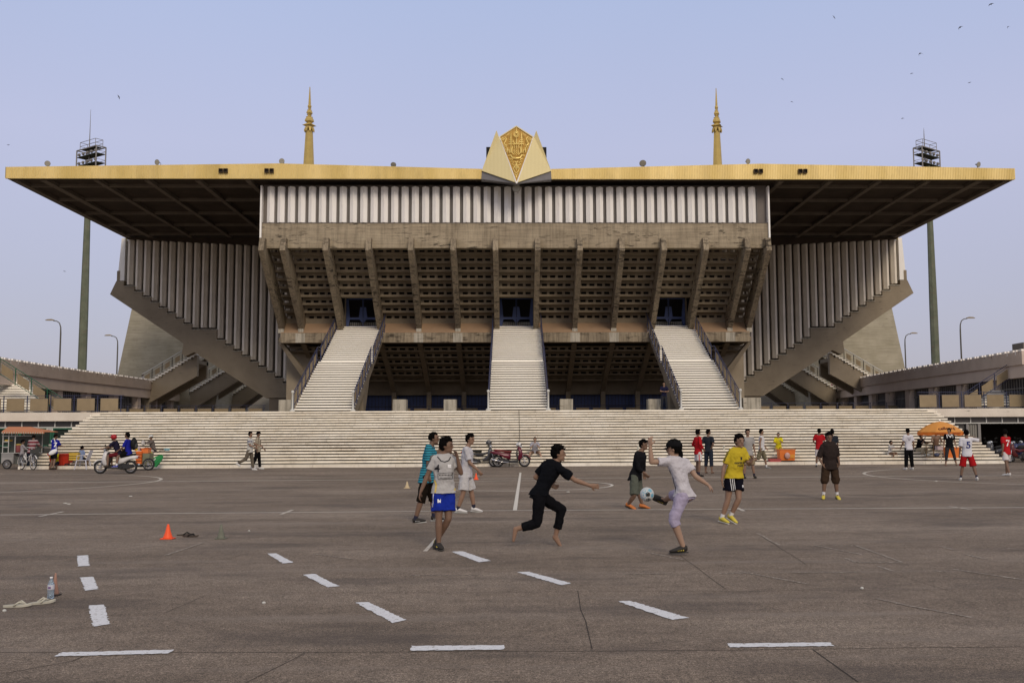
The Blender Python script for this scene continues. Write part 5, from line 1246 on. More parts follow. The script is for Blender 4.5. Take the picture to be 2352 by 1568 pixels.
# kicker
def cap(head, HR, HF, hx, hz, cs, t, mat=None, brim=True):
    mat = mat or plain('cap_black', (.008, .008, .009), .95, spec=.05); m = MB(); R_ = []
    for j in range(9):
        e_ = lerp(-.05, pi / 2 - .02, j / 8); R_.append([head + hz * .035 * cs - HF * .005 * cs + HR @ V((.094 * cos(e_) * cos(2 * pi * k / 18), .112 * cos(e_) * sin(2 * pi * k / 18), .100 * sin(e_))) * cs for k in range(18)])
    m.loft(R_); c = m.build('cap', mat, t, smooth=True)
    if brim:
        m = MB(); b = head + hz * .035 * cs + HF * .085 * cs
        m.loft([[b + HR @ V((q * .075, -.03 + a * cos(q * 1.2), dz - .01 - a * .3)) * cs for q, dz in ((-1, 0), (-.5, .008), (0, .012), (.5, .008), (1, 0), (.5, 0), (-.5, 0))] for a in (0, .05, .10)]); m.build('brim', mat, c)
J = player(C4, 1.66, (760, 1478), (-.8, .5), (-.92, .3, -.02), dict(sh0=(625, 410, -.06), sh1=(830, 425, .08), hp0=(790, 800, -.05), hp1=(835, 805, .10), head=(690, 265, -.02)),
           dict(el0=(430, 415, -.2), wr0=(415, 235, 0), ha0=(410, 130, 0), el1=(945, 585, -.4), wr1=(1080, 675, 0), ha1=(1135, 720, .3), kn0=(685, 1085, -.4), an0=(790, 1375, 0), to0=(690, 1450, 0), kn1=(690, 800, .9), an1=(590, 850, .5), to1=(500, 825, .2)), Fc=(-.25, 1))
def kcap(*a): cap(*a)
p, o = person('player in black cap, white shirt and lilac shorts kicking the ball with one arm raised', J, 2, cloth('white_shirt', (.52, .50, .53)), .62, cloth('lilac_shorts', (.36, .32, .43)), 1.22, .95, (SBK, SOLD, LACE), None, 'short', True, .06, kcap, child=1.06)
m = MB(); hd = J['head']; m.ell(hd + V((.075, .02, -.075)), .055, .05, .085, None, 12, 8); m.build('long_hair', M_hair, p, smooth=True)
strip('shirt_print', o['shirt'], [mx(J, 'sh0', 'hp0', .25) + V((-.03, 0, 0)), mx(J, 'sh0', 'hp0', .9) + V((-.07, 0, 0))], .016, V((-.7, -1, 0)), TX_BLK, o['shirt'])
# yellow shirt
J = player(C4, 1.64, (1330, 1125), (.25, -1), (.3, -1, 0), dict(sh1=(1338, 318, -.02), sh0=(1510, 312, .02), hp1=(1345, 590, -.02), hp0=(1425, 588, .02), head=(1452, 180, -.03)),
           dict(el1=(1268, 480, -.2), wr1=(1248, 620, -.3), ha1=(1255, 700, 0), el0=(1560, 440, -.6), wr0=(1585, 420, -.9), ha0=(1600, 360, -.3), kn1=(1318, 840, -.2), an1=(1248, 1060, .2), to1=(1300, 1105, -.8), kn0=(1440, 820, -.5), an0=(1350, 1035, .4), to0=(1400, 1100, -.8)))
p, o = person('young man in yellow football shirt and navy shorts with three white stripes', J, 0, cloth('yellow_jersey', (.50, .38, .03)), .72, cloth('navy_shorts', (.012, .012, .022)), .62, 1.2, (SYL, SOLE, TX_BLK), SKW, 'short', True, .06, child=1.1)
sh, lg = o['shirt'], o['legs']; ch = mx(J, 'sh1', 'sh0')
letter('northern', .062, sh, ch + V((.02, 0, -.165)), V((.1, -1, 0)), TX_BLK, parent=sh, font_bold=.002); letter('rock', .062, sh, ch + V((.015, 0, -.215)), V((.1, -1, 0)), TX_BLK, parent=sh, font_bold=.002)
strip('club_badge', sh, [ch + V((.03, 0, -.06)), ch + V((.03, 0, -.115))], .03, V((.1, -1, 0)), TX_BLK, sh)
for q in (-.034, 0, .034): strip('side_stripe', lg, [J['hp1'] + V((.01 + q, 0, .04)), J['hp1'] + V((.045 + q, 0, -.255))], .010, V((-.1, -1, 0)), TX_WH, lg)
strip('shorts_badge', lg, [J['hp0'] + V((.045, 0, -.14)), J['hp0'] + V((.045, 0, -.18))], .03, V((.2, -1, 0)), TX_WH, lg)
for q in (-.012, .012): strip('sleeve_stripe', sh, [J['sh1'] + V((q, 0, .06)), mx(J, 'sh1', 'el1', .7) + V((q - .02, 0, 0))], .009, V((-.6, -1, .4)), TX_BLK, sh)
# brown shirt
J = player(C5, 1.63, (2060, 1105), (.05, -1), (-.02, -1, .03), dict(sh1=(1930, 350, 0), sh0=(2118, 350, 0), hp1=(1985, 600, 0), hp0=(2085, 600, 0), head=(2022, 225, -.03)),
           dict(el1=(1880, 495, .2), wr1=(1925, 600, -.6), ha1=(1965, 660, 0), el0=(2150, 490, .2), wr0=(2168, 570, -.6), ha0=(2158, 620, 0), kn1=(1960, 830, -.2), an1=(1945, 1040, 0), to1=(1940, 1095, -1), kn0=(2118, 830, -.2), an0=(2138, 1040, 0), to0=(2170, 1098, -1)))
person('stocky man in dark brown T-shirt and brown shorts standing alone facing the camera', J, 1, cloth('dark_brown_tee', (.030, .022, .020)), .95, cloth('brown_shorts', (.045, .028, .018)), 1.05, 1.3, (SYL, SBK, SBK), SKW, 'short', True, .20, fat=1.15, child=1.05)
# ---------------------------------------------------------------- everyone farther back
def prj(p): q = CR.transposed() @ (V(p) - CP); return UC + FPX * q.x / -q.z, VC - FPX * q.y / -q.z
def stand(C, x, y): return atZ(*Q(C, x, y))
def seatk(v):
    best = min(range(NS), key=lambda k: abs(prj((0, YS + TR * k + .1, R0 + RR * k))[1] - v)); return best
def seat(C, x, y):
    u, v = Q(C, x, y); k = seatk(v); Y_ = YS + TR * k + .16; return atY(u, v, Y_).x, Y_, R0 + RR * k
def P_(lab, C, x, y, h, face, **k):
    g_ = stand(C, x, y); ka = {q: k.pop(q) for q in ('lean', 'side', 'hip', 'arm', 'turn', 'nod', 'foot', 'chest_turn') if q in k}
    return person(lab, fk(g_.x, g_.y, h, face, **ka), **k)
STAND = ((3, 5, 4), (-3, 5, 3))
p, o = P_('man in red long sleeved jersey with hands on hips seen from behind', C5, 150, 782, 1.63, 105, hip=STAND, arm=((-15, 30, 75, 40), (-15, 35, 75, 40)), skin=1, top=cloth('red_jersey', (.42, .015, .02)), sleeve=1.9, legs=cloth('white_nylon', (.6, .56, .56)), leglen=.75, legw=1.2, shoe=(SBK, SOLD), sock=SKD, hair='long', hem=.12)
strip('shorts_stripe', o['legs'], [o['legs'].matrix_world.translation + p.location + V((.0, 0, .80)), p.location + V((.0, 0, .55))], .03, V((0, -1, 0)), plain('red_trim', (.4, .02, .02), .8), o['legs'])
P_('barefoot man in navy shirt with hands behind his back beside the red jersey', C5, 300, 738, 1.62, 140, hip=STAND, arm=((-20, 18, 30, 40), (-20, 18, 60, 60)), turn=-40, skin=1, top=cloth('ink_tee', (.022, .026, .034)), sleeve=.8, legs=cloth('dark_denim', (.02, .026, .04)), leglen=1.5, hem=.08)
p, o = P_('young man in grey V neck T-shirt and khaki shorts right behind the yellow shirt', C5, 868, 808, 1.63, 5, hip=((0, 9, 3), (0, 5, 3)), arm=((-5, 10, 15, 10), (0, 12, 15, 10)), skin=0, top=cloth('ash_tee', (.32, .31, .30)), sleeve=.7, legs=cloth('khaki_shorts', (.25, .19, .12)), leglen=1.0, legw=1.2, shoe=(SBK, SOLD, LACE), sock=SKD)
P_('man in white sleeveless top and camouflage shorts stepping to the right', C5, 1060, 668, 1.63, 75, hip=((18, 3, 8), (-20, 3, 38)), foot=(0, 25), arm=((10, 6, 25, 10), (-12, 6, 15, 10)), skin=0, top=cloth('white_vest', (.60, .59, .60)), sleeve=0, legs=cloth('camo_cloth', (.16, .14, .09), var=.6, scale=16), leglen=1.1, legw=1.25, shoe=(GRS, SOLE), sock=SKW, hem=.12)
P_('man in red T-shirt and white shorts turning his back behind the brown shirt', C5, 1895, 645, 1.62, 165, hip=STAND, arm=((5, 20, 70, 60), (5, 10, 60, 60)), turn=25, skin=1, top=cloth('crimson_tee', (.40, .015, .02)), sleeve=.7, legs=cloth('white_nylon', (.6, .56, .56)), leglen=.95, shoe=(SBK, SOLD), sock=SKW)
g_ = stand(C5, 2085, 700); person('person with black hair mostly hidden behind the brown shirt', fk(g_.x, g_.y, 1.60, 180, hip=STAND), skin=1, top=cloth('ink_tee', (.022, .026, .034)), sleeve=.8, legs=cloth('black_cotton', (.012, .012, .014)), leglen=1.9, shoe=(SBK, SOLD), hair='long')
p, o = P_('man in white printed T-shirt and black trousers looking left near the orange parasol', C6, 785, 818, 1.62, 195, hip=((2, 4, 2), (0, 4, 2)), arm=((8, 12, 35, 20), (-5, 14, 25, 10)), turn=-35, skin=0, top=cloth('white_print_tee', (.60, .59, .63)), sleeve=.75, legs=cloth('black_cotton', (.012, .012, .014)), leglen=1.93, legw=1.1, shoe=(WH, SOLE), hem=.10)
c_ = p.location + V((0, 0, 1.24))
for q in (-.06, -.03, 0, .03, .06): strip('back_print', o['shirt'], [c_ + V((q * 1.6, 0, .09)), c_ + V((q * .4, 0, -.06))], .014, V((0, -1, 0)), plain('print_grey', (.22, .2, .24), .8), o['shirt'])
p, o = P_('man in black vest with white collar standing in front of the orange parasol', C6, 1345, 768, 1.62, -10, hip=((0, 13, 4), (2, 8, 4)), arm=((0, 12, 15, 5), (0, 12, 15, 5)), turn=-45, skin=0, top=cloth('black_vest', (.014, .014, .016)), sleeve=.7, legs=cloth('charcoal_trousers', (.035, .035, .038)), leglen=1.6, legw=.9, hem=.06)
c_ = p.location + V((0, 0, 1.30))
for s_ in (-1, 1):
    strip('white_collar', o['shirt'], [c_ + V((s_ * .08, 0, .10)), c_ + V((0, 0, -.03))], .03, V((0, -1, 0)), TX_WH, o['shirt']); strip('white_strap', o['shirt'], [c_ + V((s_ * .125, 0, .09)), c_ + V((s_ * .12, 0, -.06))], .025, V((0, -1, 0)), TX_WH, o['shirt'])
p, o = P_('boy in white number 5 shirt and red shorts with one hand on his head', C6, 1590, 965, 1.58, 165, hip=((4, 10, 3), (-8, 12, 5)), arm=((-5, 8, 15, 0), (60, 70, 125, 60)), turn=10, skin=1, top=cloth('white_jersey', (.62, .62, .66)), sleeve=.85, legs=cloth('red_shorts', (.36, .012, .015)), leglen=.98, legw=1.35, shoe=(WH, SOLE), sock=SKD, hem=.11)
letter('5', .30, o['shirt'], p.location + V((0, 0, 1.13)), V((.1, -1, 0)), TX_NV, 'shirt_number', parent=o['shirt'], font_bold=.010)
p, o = P_('boy in red number 7 shirt and white shorts walking at the far right edge', C6, 2125, 905, 1.60, 205, hip=((-12, 6, 10), (16, 8, 4)), arm=((-12, 10, 15, 0), (10, 10, 15, 0)), turn=-40, skin=1, top=cloth('scarlet_jersey', (.42, .014, .02)), sleeve=.7, legs=cloth('white_nylon', (.6, .56, .56)), leglen=.72, legw=1.25, shoe=(WH, SOLE), hem=.12)
letter('7', .30, o['shirt'], p.location + V((.03, 0, 1.14)), V((-.1, -1, 0)), TX_WH, 'shirt_number', parent=o['shirt'], font_bold=.008)
g_ = atY(1525, 900, 56.2); person('man in navy T-shirt and dark trousers standing on the terrace by the right stairs', fk(g_.x, 56.2, 1.55, 10, hip=STAND, arm=((25, 18, 85, 60), (25, 18, 85, 60)), turn=-25, z0=ZP), skin=0, top=cloth('navy_tee', (.014, .014, .038)), sleeve=.8, legs=cloth('grey_trousers', (.03, .032, .04)), leglen=1.93, shoe=(SBK, SOLD), hem=.05)
p, o = P_('man in pale blue and white striped polo striding right in front of the steps', W7, 640, 1405, 1.62, 88, hip=((12, 2, 6), (-22, 2, 42)), foot=(0, 40), arm=((35, 5, 40, 20), (10, 6, 60, 10)), skin=0, top=cloth('pale_polo', (.50, .49, .45)), sleeve=.75, legs=cloth('taupe_trousers', (.13, .11, .085)), leglen=1.93, shoe=(WH, SOLE))
c_ = p.location + V((-.02, 0, 1.30)); strip('blue_yoke', o['shirt'], [c_ + V((-.14, 0, .07)), c_ + V((.14, 0, .07))], .11, V((0, -1, 0)), plain('sky_cloth', (.22, .31, .62), .8), o['shirt']); strip('navy_band', o['shirt'], [c_ + V((-.18, 0, -.05)), c_ + V((.18, 0, -.05))], .045, V((0, -1, 0)), TX_NV, o['shirt'])
P_('man in checked shirt and dark trousers walking beside the striding man', W7, 890, 1375, 1.62, 92, hip=((8, 2, 3), (-10, 2, 14)), arm=((15, 8, 25, 10), (-5, 8, 15, 10)), nod=25, skin=1, top=cloth('checked_shirt', (.42, .37, .28), stripe=[(0, .06, .25, (.16, .12, .09)), (2, .07, .25, (.18, .14, .10))]), sleeve=.8, legs=cloth('black_cotton', (.012, .012, .014)), leglen=1.93, shoe=(WH, SOLE), hem=.14)
def sit(lab, x, Y_, z, h, face, spread=12, thigh=85, knee=85, arm=((35, 5, 70, 20), (35, 5, 70, 20)), lean=18, **k):
    ka = {q: k.pop(q) for q in ('side', 'turn', 'nod', 'chest_turn', 'foot') if q in k}
    return person(lab, fk(x, Y_, h, face, lean=lean, hip=((thigh, spread, knee), (thigh, spread, knee)), arm=arm, pelz=z + .10 * h / 1.7, z0=z, **ka), **k)
x, Y_, z = seat(C3, 503, 318); sit('barefoot boy in grey shirt sitting alone on the steps right of the maroon scooter', x, Y_, z, 1.5, 0, 22, 88, 80, ((30, 12, 115, 30), (30, 12, 115, 30)), 22, skin=2, top=cloth('pale_grey_tee', (.33, .33, .37)), sleeve=.8, legs=cloth('umber_shorts', (.13, .08, .055)), leglen=.9)
x, Y_, z = seat(C5, 1300, 412); sit('boy in yellow shirt and white socks sitting on the steps behind the orange cool box', x, Y_, z, 1.45, -15, 10, 80, 45, ((40, 6, 80, 30), (30, 10, 60, 30)), 5, skin=0, top=cloth('bright_yellow', (.60, .52, .02)), sleeve=.85, legs=cloth('mustard_shorts', (.45, .33, .03)), leglen=.8, sock=SKW, shoe=(SBK, SOLD))
x, Y_, z = seat(C6, 520, 632); sit('small boy in pale shirt and brown shorts sitting alone low on the steps at right', x, Y_, z, 1.2, 40, 10, 95, 110, ((55, 5, 40, 10), (55, 5, 40, 10)), 8, skin=1, top=cloth('cream_tee', (.48, .47, .46)), sleeve=.8, legs=cloth('umber_shorts', (.13, .08, .055)), leglen=.9, child=1.2)
x, Y_, z = seat(C6, 900, 590); sit('person in black top and khaki trousers sitting on the steps under the orange parasol', x, Y_, z, 1.58, 35, 10, 100, 105, ((60, 5, 50, 10), (60, 5, 100, 10)), 20, skin=1, top=cloth('black_shirt', (.010, .011, .015)), sleeve=.8, legs=cloth('sand_trousers', (.36, .31, .23)), leglen=1.6)
x, Y_, z = seat(C6, 1150, 575); sit('bare chested man sitting on the steps behind the parasol pole', x, Y_, z, 1.62, -10, 12, 85, 95, ((35, 15, 50, 10), (35, 15, 50, 10)), 15, skin=1, legs=cloth('black_cotton', (.012, .012, .014)), leglen=1.2)
# left hand group
P_('child in grey shirt and black trousers by the food cart', CL, 620, 1236, 1.30, 120, hip=STAND, arm=((40, 5, 40, 10), (40, 5, 40, 10)), nod=20, skin=1, top=cloth('faded_grey', (.30, .28, .29)), sleeve=1.5, legs=cloth('black_cotton', (.012, .012, .014)), leglen=1.95, shoe=(SBK, SOLD), child=1.15, hem=.1)
P_('man in maroon and grey striped shirt leaning over the bicycle', CL, 880, 1238, 1.56, 185, lean=20, hip=STAND, arm=((35, 15, 50, 10), (35, 15, 50, 10)), nod=20, skin=1, top=cloth('maroon_stripe', (.16, .03, .04), stripe=[(2, .16, .45, (.33, .27, .27))]), sleeve=.9, legs=cloth('dark_denim', (.02, .026, .04)), leglen=1.9, shoe=(SBK, SOLD))
p, o = P_('boy in blue number 7 shirt carrying a white bag by the red bin', CL, 1530, 1255, 1.56, 160, lean=8, side=4, hip=((5, 5, 12), (-10, 6, 10)), arm=((30, 8, 60, 10), (30, 8, 60, 10)), turn=-35, nod=30, skin=1, top=cloth('cobalt_jersey', (.015, .02, .26)), sleeve=.85, legs=cloth('black_cotton', (.012, .012, .014)), leglen=.85, shoe=(SANDAL, SANDAL), hem=.16)
letter('7', .28, o['shirt'], p.location + V((.07, 0, 1.12)), V((.0, -1, 0)), TX_WH, 'shirt_number', parent=o['shirt'], font_bold=.008)
strip('white_shoulder', o['shirt'], [p.location + V((-.19, 0, 1.32)), p.location + V((-.21, 0, 1.08))], .07, V((-.5, -1, 0)), TX_WH, o['shirt'])
b = p.location; t = thing('shoulder_bag', 'white shoulder bag slung at the hip of the boy in blue number 7', 'bag', tuple(b + V((.03, -.2, .78))))
m = MB(); m.loft([ring(b + V((.04, -.20 + q, .80)), V((cos(-.3), 0, sin(-.3) * -1)), V((.25, 0, 1)).normalized(), a, c) for q, a, c in ((-.05, .14, .09), (-.02, .19, .13), (.03, .19, .13), (.06, .14, .09))]); m.build('bag_body', TX_WH, t, smooth=True)
m = MB(); m.tube([b + V((.18, -.17, .90)), b + V((.13, -.16, 1.2)), b + V((.02, -.10, 1.42)), b + V((-.08, .0, 1.38))], .014, 6); m.build('strap', TX_WH, t)
x, Y_, z = seat(CL, 1850, 860); sit('child in yellow shirt bent forward behind the red bin', x, YS + .25, R0 + .1, 1.3, -5, 10, 80, 80, ((50, 5, 40, 20), (50, 5, 40, 20)), 25, nod=45, skin=1, top=cloth('bright_yellow', (.60, .52, .02)), sleeve=.85, legs=cloth('dark_denim', (.02, .026, .04)), leglen=1.2, child=1.2)
ch_ = stand(C1, 1052, 880); sit('child in light blue shirt sitting on the white plastic chair', ch_.x, ch_.y, .42, 1.15, 150, 6, 85, 85, ((20, 5, 40, 10), (20, 5, 40, 10)), 5, skin=1, top=cloth('light_blue_tee', (.20, .26, .42)), sleeve=.8, legs=cloth('black_cotton', (.012, .012, .014)), leglen=1.3, child=1.25)
x, Y_, z = seat(C1, 1780, 640); sit('child whose dark head shows above the orange crates', x, YS + .55, .45, 1.25, 20, 6, 85, 85, nod=30, skin=1, top=cloth('black_shirt', (.010, .011, .015)), sleeve=.8, legs=cloth('black_cotton', (.012, .012, .014)), leglen=1.3, child=1.2)
def sunhat(head, HR, HF, hx, hz, cs, t): cap(head, HR, HF, hx, hz, cs, t, plain('hat_white', (.62, .63, .60), .8))
x, Y_, z = seat(C1, 2010, 622); sit('vendor in white hat and grey jacket sitting on the steps with folded arms', x, Y_, z, 1.58, -50, 6, 110, 115, ((65, 5, 75, 50), (65, 5, 75, 50)), 15, skin=1, top=cloth('taupe_jacket', (.13, .11, .10)), sleeve=1.9, legs=cloth('black_cotton', (.012, .012, .014)), leglen=1.9, hat=sunhat, shoe=(SANDAL, SANDAL))
# tiny figures on the distant stairs
for (C, a, b_, Yd, zd, lab, colr) in ((Z5, 1168, 960, 84.6, 5.1, 'tiny person in white at the foot of the nearest left stair flight', (.6, .58, .6)), (Z5, 1866, 1050, 98.2, 4.7, 'tiny person in teal at the foot of the farthest left stair flight', (.05, .3, .32)),
                                 (Z8, 780, 985, 91.2, 5.0, 'tiny person in pink beside the middle right stair flight', (.6, .28, .34))):
    q = atY(*Q(C, a, b_), Yd); person(lab, fk(q.x, Yd, 1.5, 90, hip=STAND, z0=zd - .1), skin=1, top=cloth('far_' + lab.split()[3], colr), sleeve=.8, legs=cloth('dark_denim', (.02, .026, .04)), leglen=1.9)
# ================================================================ vehicles and stalls
def wheel(parent, c, r, wd=.05, spokes=10, rimc=None, tyre_w=None):
    """wheel in local coordinates of parent, axle along Y"""
    tw = tyre_w or wd * .5; m = MB(); R_ = []
    n = 28
    for k in range(n + 1):
        a = 2 * pi * k / n; cc = V((c[0] + (r - tw) * cos(a), c[1], c[2] + (r - tw) * sin(a))); o = V((cos(a), 0, sin(a)))
        R_.append([cc + o * (tw * cos(b)) + V((0, 1, 0)) * (wd / 2 * sin(b)) for b in [2 * pi * q / 8 for q in range(8)]])
    m.loft(R_, False); w_ = m.build('wheel', M_rubber, parent, smooth=True, local=True)
    m = MB(); R_ = []
    for k in range(n + 1):
        a = 2 * pi * k / n; cc = V((c[0] + (r - tw * 2.1) * cos(a), c[1], c[2] + (r - tw * 2.1) * sin(a))); o = V((cos(a), 0, sin(a)))
        R_.append([cc + o * (tw * .35 * cos(b)) + V((0, 1, 0)) * (wd * .42 * sin(b)) for b in [2 * pi * q / 6 for q in range(6)]])
    m.loft(R_, False); m.lathe([(.05 if r > .2 else .02, -wd), (.05 if r > .2 else .02, wd)], c, 10, 'Y')
    for k in range(spokes):
        a = 2 * pi * k / spokes; m.tube([(c[0], c[1], c[2]), (c[0] + (r - tw * 2) * cos(a), c[1], c[2] + (r - tw * 2) * sin(a))], .006 if r > .2 else .008, 4)
    m.build('rim', rimc or M_chrome, w_, local=True); return w_
def slab(m, prof, y0, y1, inset=0.0):
    """side profile in XZ lofted across Y with softer outer faces"""
    n = len(prof); c = V((sum(p[0] for p in prof) / n, 0, sum(p[1] for p in prof) / n)); R_ = []
    for y, k in ((y0, 1 - inset), (lerp(y0, y1, .18), 1), (lerp(y0, y1, .82), 1), (y1, 1 - inset)): R_.append([c + (V((a, 0, b)) - c) * k + V((0, y, 0)) for a, b in prof])
    if (R_[0][1] - R_[0][0]).cross(R_[0][2] - R_[0][1]).y > 0: R_ = [list(reversed(r)) for r in R_]
    m.loft(R_)
def scooter(lab, loc, rz, bodyc, seatc, kind='scooter', dark=None, stand=False, group=None, helmet=None):
    t = thing('motor_scooter' if kind == 'scooter' else 'motorcycle', lab, 'scooter' if kind == 'scooter' else 'motorcycle', loc, rz, group); D = dark or plain('black_plastic', (.03, .03, .032), .45)
    r = .27; fx, rx = .62, -.60
    for x in (fx, rx): wheel(t, (x, 0, r), r, .085 if kind == 'scooter' else .07, 12)
    m = MB()                                              # front fork
    for s in (-1, 1): m.tube([(fx, s * .06, r), (fx - .12, s * .055, .62), (fx - .20, s * .04, .82)], .018, 7)
    m.build('fork', M_chrome, t, local=True)
    m = MB()                                              # front mudguard
    R_ = []
    for k in range(9):
        a = radians(lerp(10, 160, k / 8)); o = V((cos(a), 0, sin(a))); c = V((fx, 0, r)) + o * (r + .035); w_ = .065 * (1 if 0 < k < 8 else .6)
        R_.append([c + V((0, -w_, 0)) - o * .03, c + V((0, -w_ * .6, 0)) + o * .012, c + o * .02, c + V((0, w_ * .6, 0)) + o * .012, c + V((0, w_, 0)) - o * .03, c - o * .012])
    m.loft(R_); m.build('mudguard', bodyc, t, smooth=True, local=True)
    m = MB()
    if kind == 'scooter':
        slab(m, [(.50, .40), (.54, .62), (.46, .86), (.38, .92), (.30, .90), (.36, .62), (.30, .36), (.36, .28)], -.17, .17, .25); ls = m.build('leg_shield', bodyc, t, smooth=True, local=True)
        m = MB(); slab(m, [(.37, .30), (.30, .66), (.33, .86), (.28, .86), (.22, .60), (.28, .30)], -.13, .13, .15); m.build('inner_panel', D, ls, local=True)
        m = MB(); slab(m, [(.36, .33), (-.05, .29), (-.10, .20), (.30, .21)], -.16, .16, .05); m.build('footboard', D, t, local=True)
        m = MB(); slab(m, [(-.02, .34), (-.02, .62), (-.35, .66), (-.72, .74), (-.92, .72), (-.86, .60), (-.62, .58), (-.30, .42)], -.14, .14, .22); m.build('rear_body', bodyc, t, smooth=True, local=True)
    else:
        slab(m, [(.52, .55), (.50, .85), (.40, .92), (.34, .80), (.30, .52), (.10, .36), (.06, .26), (.32, .28), (.46, .38)], -.12, .12, .3); m.build('leg_shield', bodyc, t, smooth=True, local=True)
        m = MB(); slab(m, [(.30, .60), (.34, .70), (.02, .62), (-.45, .66), (-.85, .72), (-.80, .62), (-.40, .55), (.0, .48)], -.10, .10, .25); m.build('rear_body', bodyc, t, smooth=True, local=True)
    m = MB(); slab(m, [(-.02, .30), (.0, .20), (-.35, .16), (-.70, .24), (-.72, .34), (-.35, .42)], -.12, .12, .2); m.lathe([(.09, -.15), (.10, -.12), (.10, .12), (.09, .15)], (-.22, 0, .28), 12, 'Y'); m.build('engine', D, t, local=True)
    m = MB(); slab(m, [(.02, .66), (.04, .74), (-.25, .76), (-.45, .80), (-.78, .82), (-.82, .76), (-.50, .70), (-.25, .66)], -.12, .12, .2); m.build('seat', seatc, t, smooth=True, local=True)
    m = MB(); m.tube([(-.10, -.15, .22), (-.45, -.16, .24), (-.55, -.16, .28)], .025, 7); m.tube([(-.50, -.16, .27), (-.90, -.16, .36)], [.045, .05], 9); m.build('exhaust', M_chrome, t, smooth=True, local=True)
    m = MB(); m.tube([(.30, -.33, .97), (.34, -.20, .98), (.36, 0, .94), (.34, .20, .98), (.30, .33, .97)], .016, 7); hb = m.build('handlebar', M_black, t, smooth=True, local=True)
    for s in (-1, 1):
        m = MB(); m.tube([(.33, s * .22, .98), (.34, s * .27, 1.12)], .006, 5); m.ell((.34, s * .28, 1.16), .012, .055, .035, None, 10, 6); m.build('mirror', M_black, hb, local=True)
    m = MB(); m.ell((.44, 0, .94), .07, .10, .08, None, 12, 8); m.build('headlight', plain('headlamp', (.35, .37, .4), .2, metal=.4), t, smooth=True, local=True)
    m = MB(); m.ell((-.91, 0, .68), .03, .08, .035, None, 10, 6); m.build('tail_light', plain('tail_red', (.4, .02, .015), .3), t, local=True)
    m = MB(); R_ = []
    for k in range(7):
        a = radians(lerp(60, 175, k / 6)); o = V((cos(a), 0, sin(a))); c = V((rx, 0, r)) + o * (r + .03); R_.append([c + V((0, -.05, 0)), c + o * .012, c + V((0, .05, 0)), c - o * .01])
    m.loft(R_); m.build('rear_mudguard', D, t, local=True)
    if stand: m = MB(); m.tube([(-.05, .1, .22), (-.08, .2, .01)], .012, 5); m.build('side_stand', M_black, t, local=True)
    return t
def ldir(t, p): return V(t.location) + Matrix.Rotation(t.rotation_euler.z, 3, 'Z') @ V(p)
def helmet_obj(c, face, mat, lab, r=.14, visor=True):
    t = thing('helmet', lab, 'helmet', tuple(V(c) - V((0, 0, r)))); m = MB(); m.ell(c, r, r * 1.1, r * .95, None, 16, 10); m.build('shell', mat, t, smooth=True)
    F = V((sin(radians(face)), -cos(radians(face)), 0)); m = MB(); m.ell(V(c) + F * r * .55, r * .6, r * .6, r * .45, None, 12, 8); m.build('visor', M_black, t, smooth=True)
SC_W = plain('scooter_white', (.62, .61, .60), .3, spec=.5); SC_M = plain('scooter_maroon', (.11, .008, .022), .3, spec=.5); SC_K = plain('scooter_charcoal', (.045, .045, .05), .3, spec=.5)
g_ = atZ(*Q(CM, 880, 1132)); sw = scooter('white scooter carrying two riders past the orange crates at left', (g_.x, g_.y, 0), pi, SC_W, M_black)
# riders
B_ = V((g_.x, g_.y, 0))
def redhelm(head, HR, HF, hx, hz, cs, t):
    m = MB(); m.ell(head + hz * .03, .108, .128, .112, HR, 16, 10); m.build('helmet_shell', plain('helmet_red', (.33, .015, .02), .35), t, smooth=True)
    m = MB(); m.ell(head + hz * .055 + HF * .15, .07, .09, .02, HR, 10, 6); m.build('helmet_peak', plain('peak_grey', (.2, .2, .18), .5), t)
person('scooter driver in red helmet and dark shirt leaning to the handlebars', fk(B_.x + .12, B_.y, 1.62, 270, lean=22, hip=((80, 10, 82), (80, 10, 82)), arm=((50, 5, 30, 5), (50, 5, 30, 5)), pelz=.82), skin=1, top=cloth('midnight_tee', (.018, .016, .035)), sleeve=.8, legs=cloth('maroon_shorts', (.12, .015, .02)), leglen=.9, shoe=(SANDAL, SANDAL), hat=redhelm, child=1.08)
p, o = person('passenger in blue jersey with a black backpack riding on the white scooter', fk(B_.x + .50, B_.y, 1.62, 270, lean=6, hip=((70, 16, 70), (70, 16, 70)), arm=((25, 6, 30, 5), (25, 6, 30, 5)), pelz=.86), skin=1, top=cloth('cobalt_jersey', (.015, .02, .26)), sleeve=1.0, legs=cloth('black_cotton', (.012, .012, .014)), leglen=.8, sock=SKW, shoe=(plain('shoe_blue', (.02, .03, .3), .7), SOLE), child=1.08)
t = thing('backpack', 'black backpack on the back of the scooter passenger', 'backpack', (B_.x + .70, B_.y, 1.0)); m = MB(); m.ell((B_.x + .70, B_.y, 1.20), .13, .17, .25, None, 14, 9); m.build('bag_body', M_black, t, smooth=True); m = MB(); m.ell((B_.x + .79, B_.y, 1.12), .07, .12, .13, None, 12, 8); m.build('front_pocket', plain('bag_grey', (.05, .05, .05), .8), t, smooth=True)
m = MB()
g_ = atZ(*Q(C3, 226, 473)); sm = scooter('maroon scooter with red seat parked in front of the steps under the cable', (g_.x, g_.y, 0), radians(2), SC_M, plain('red_seat', (.13, .018, .02), .6), stand=True)
helmet_obj(ldir(sm, (.36, -.02, 1.02)), 60, plain('helmet_white', (.6, .6, .6), .3), 'white helmet resting on the handlebar of the maroon scooter', .125)
g_ = atZ(*Q(C2, 1030, 520)); sk_ = scooter('dark grey motorcycle parked left of the maroon scooter', (g_.x - .05, g_.y + .1, 0), radians(-4), SC_K, M_black, 'bike', stand=True)
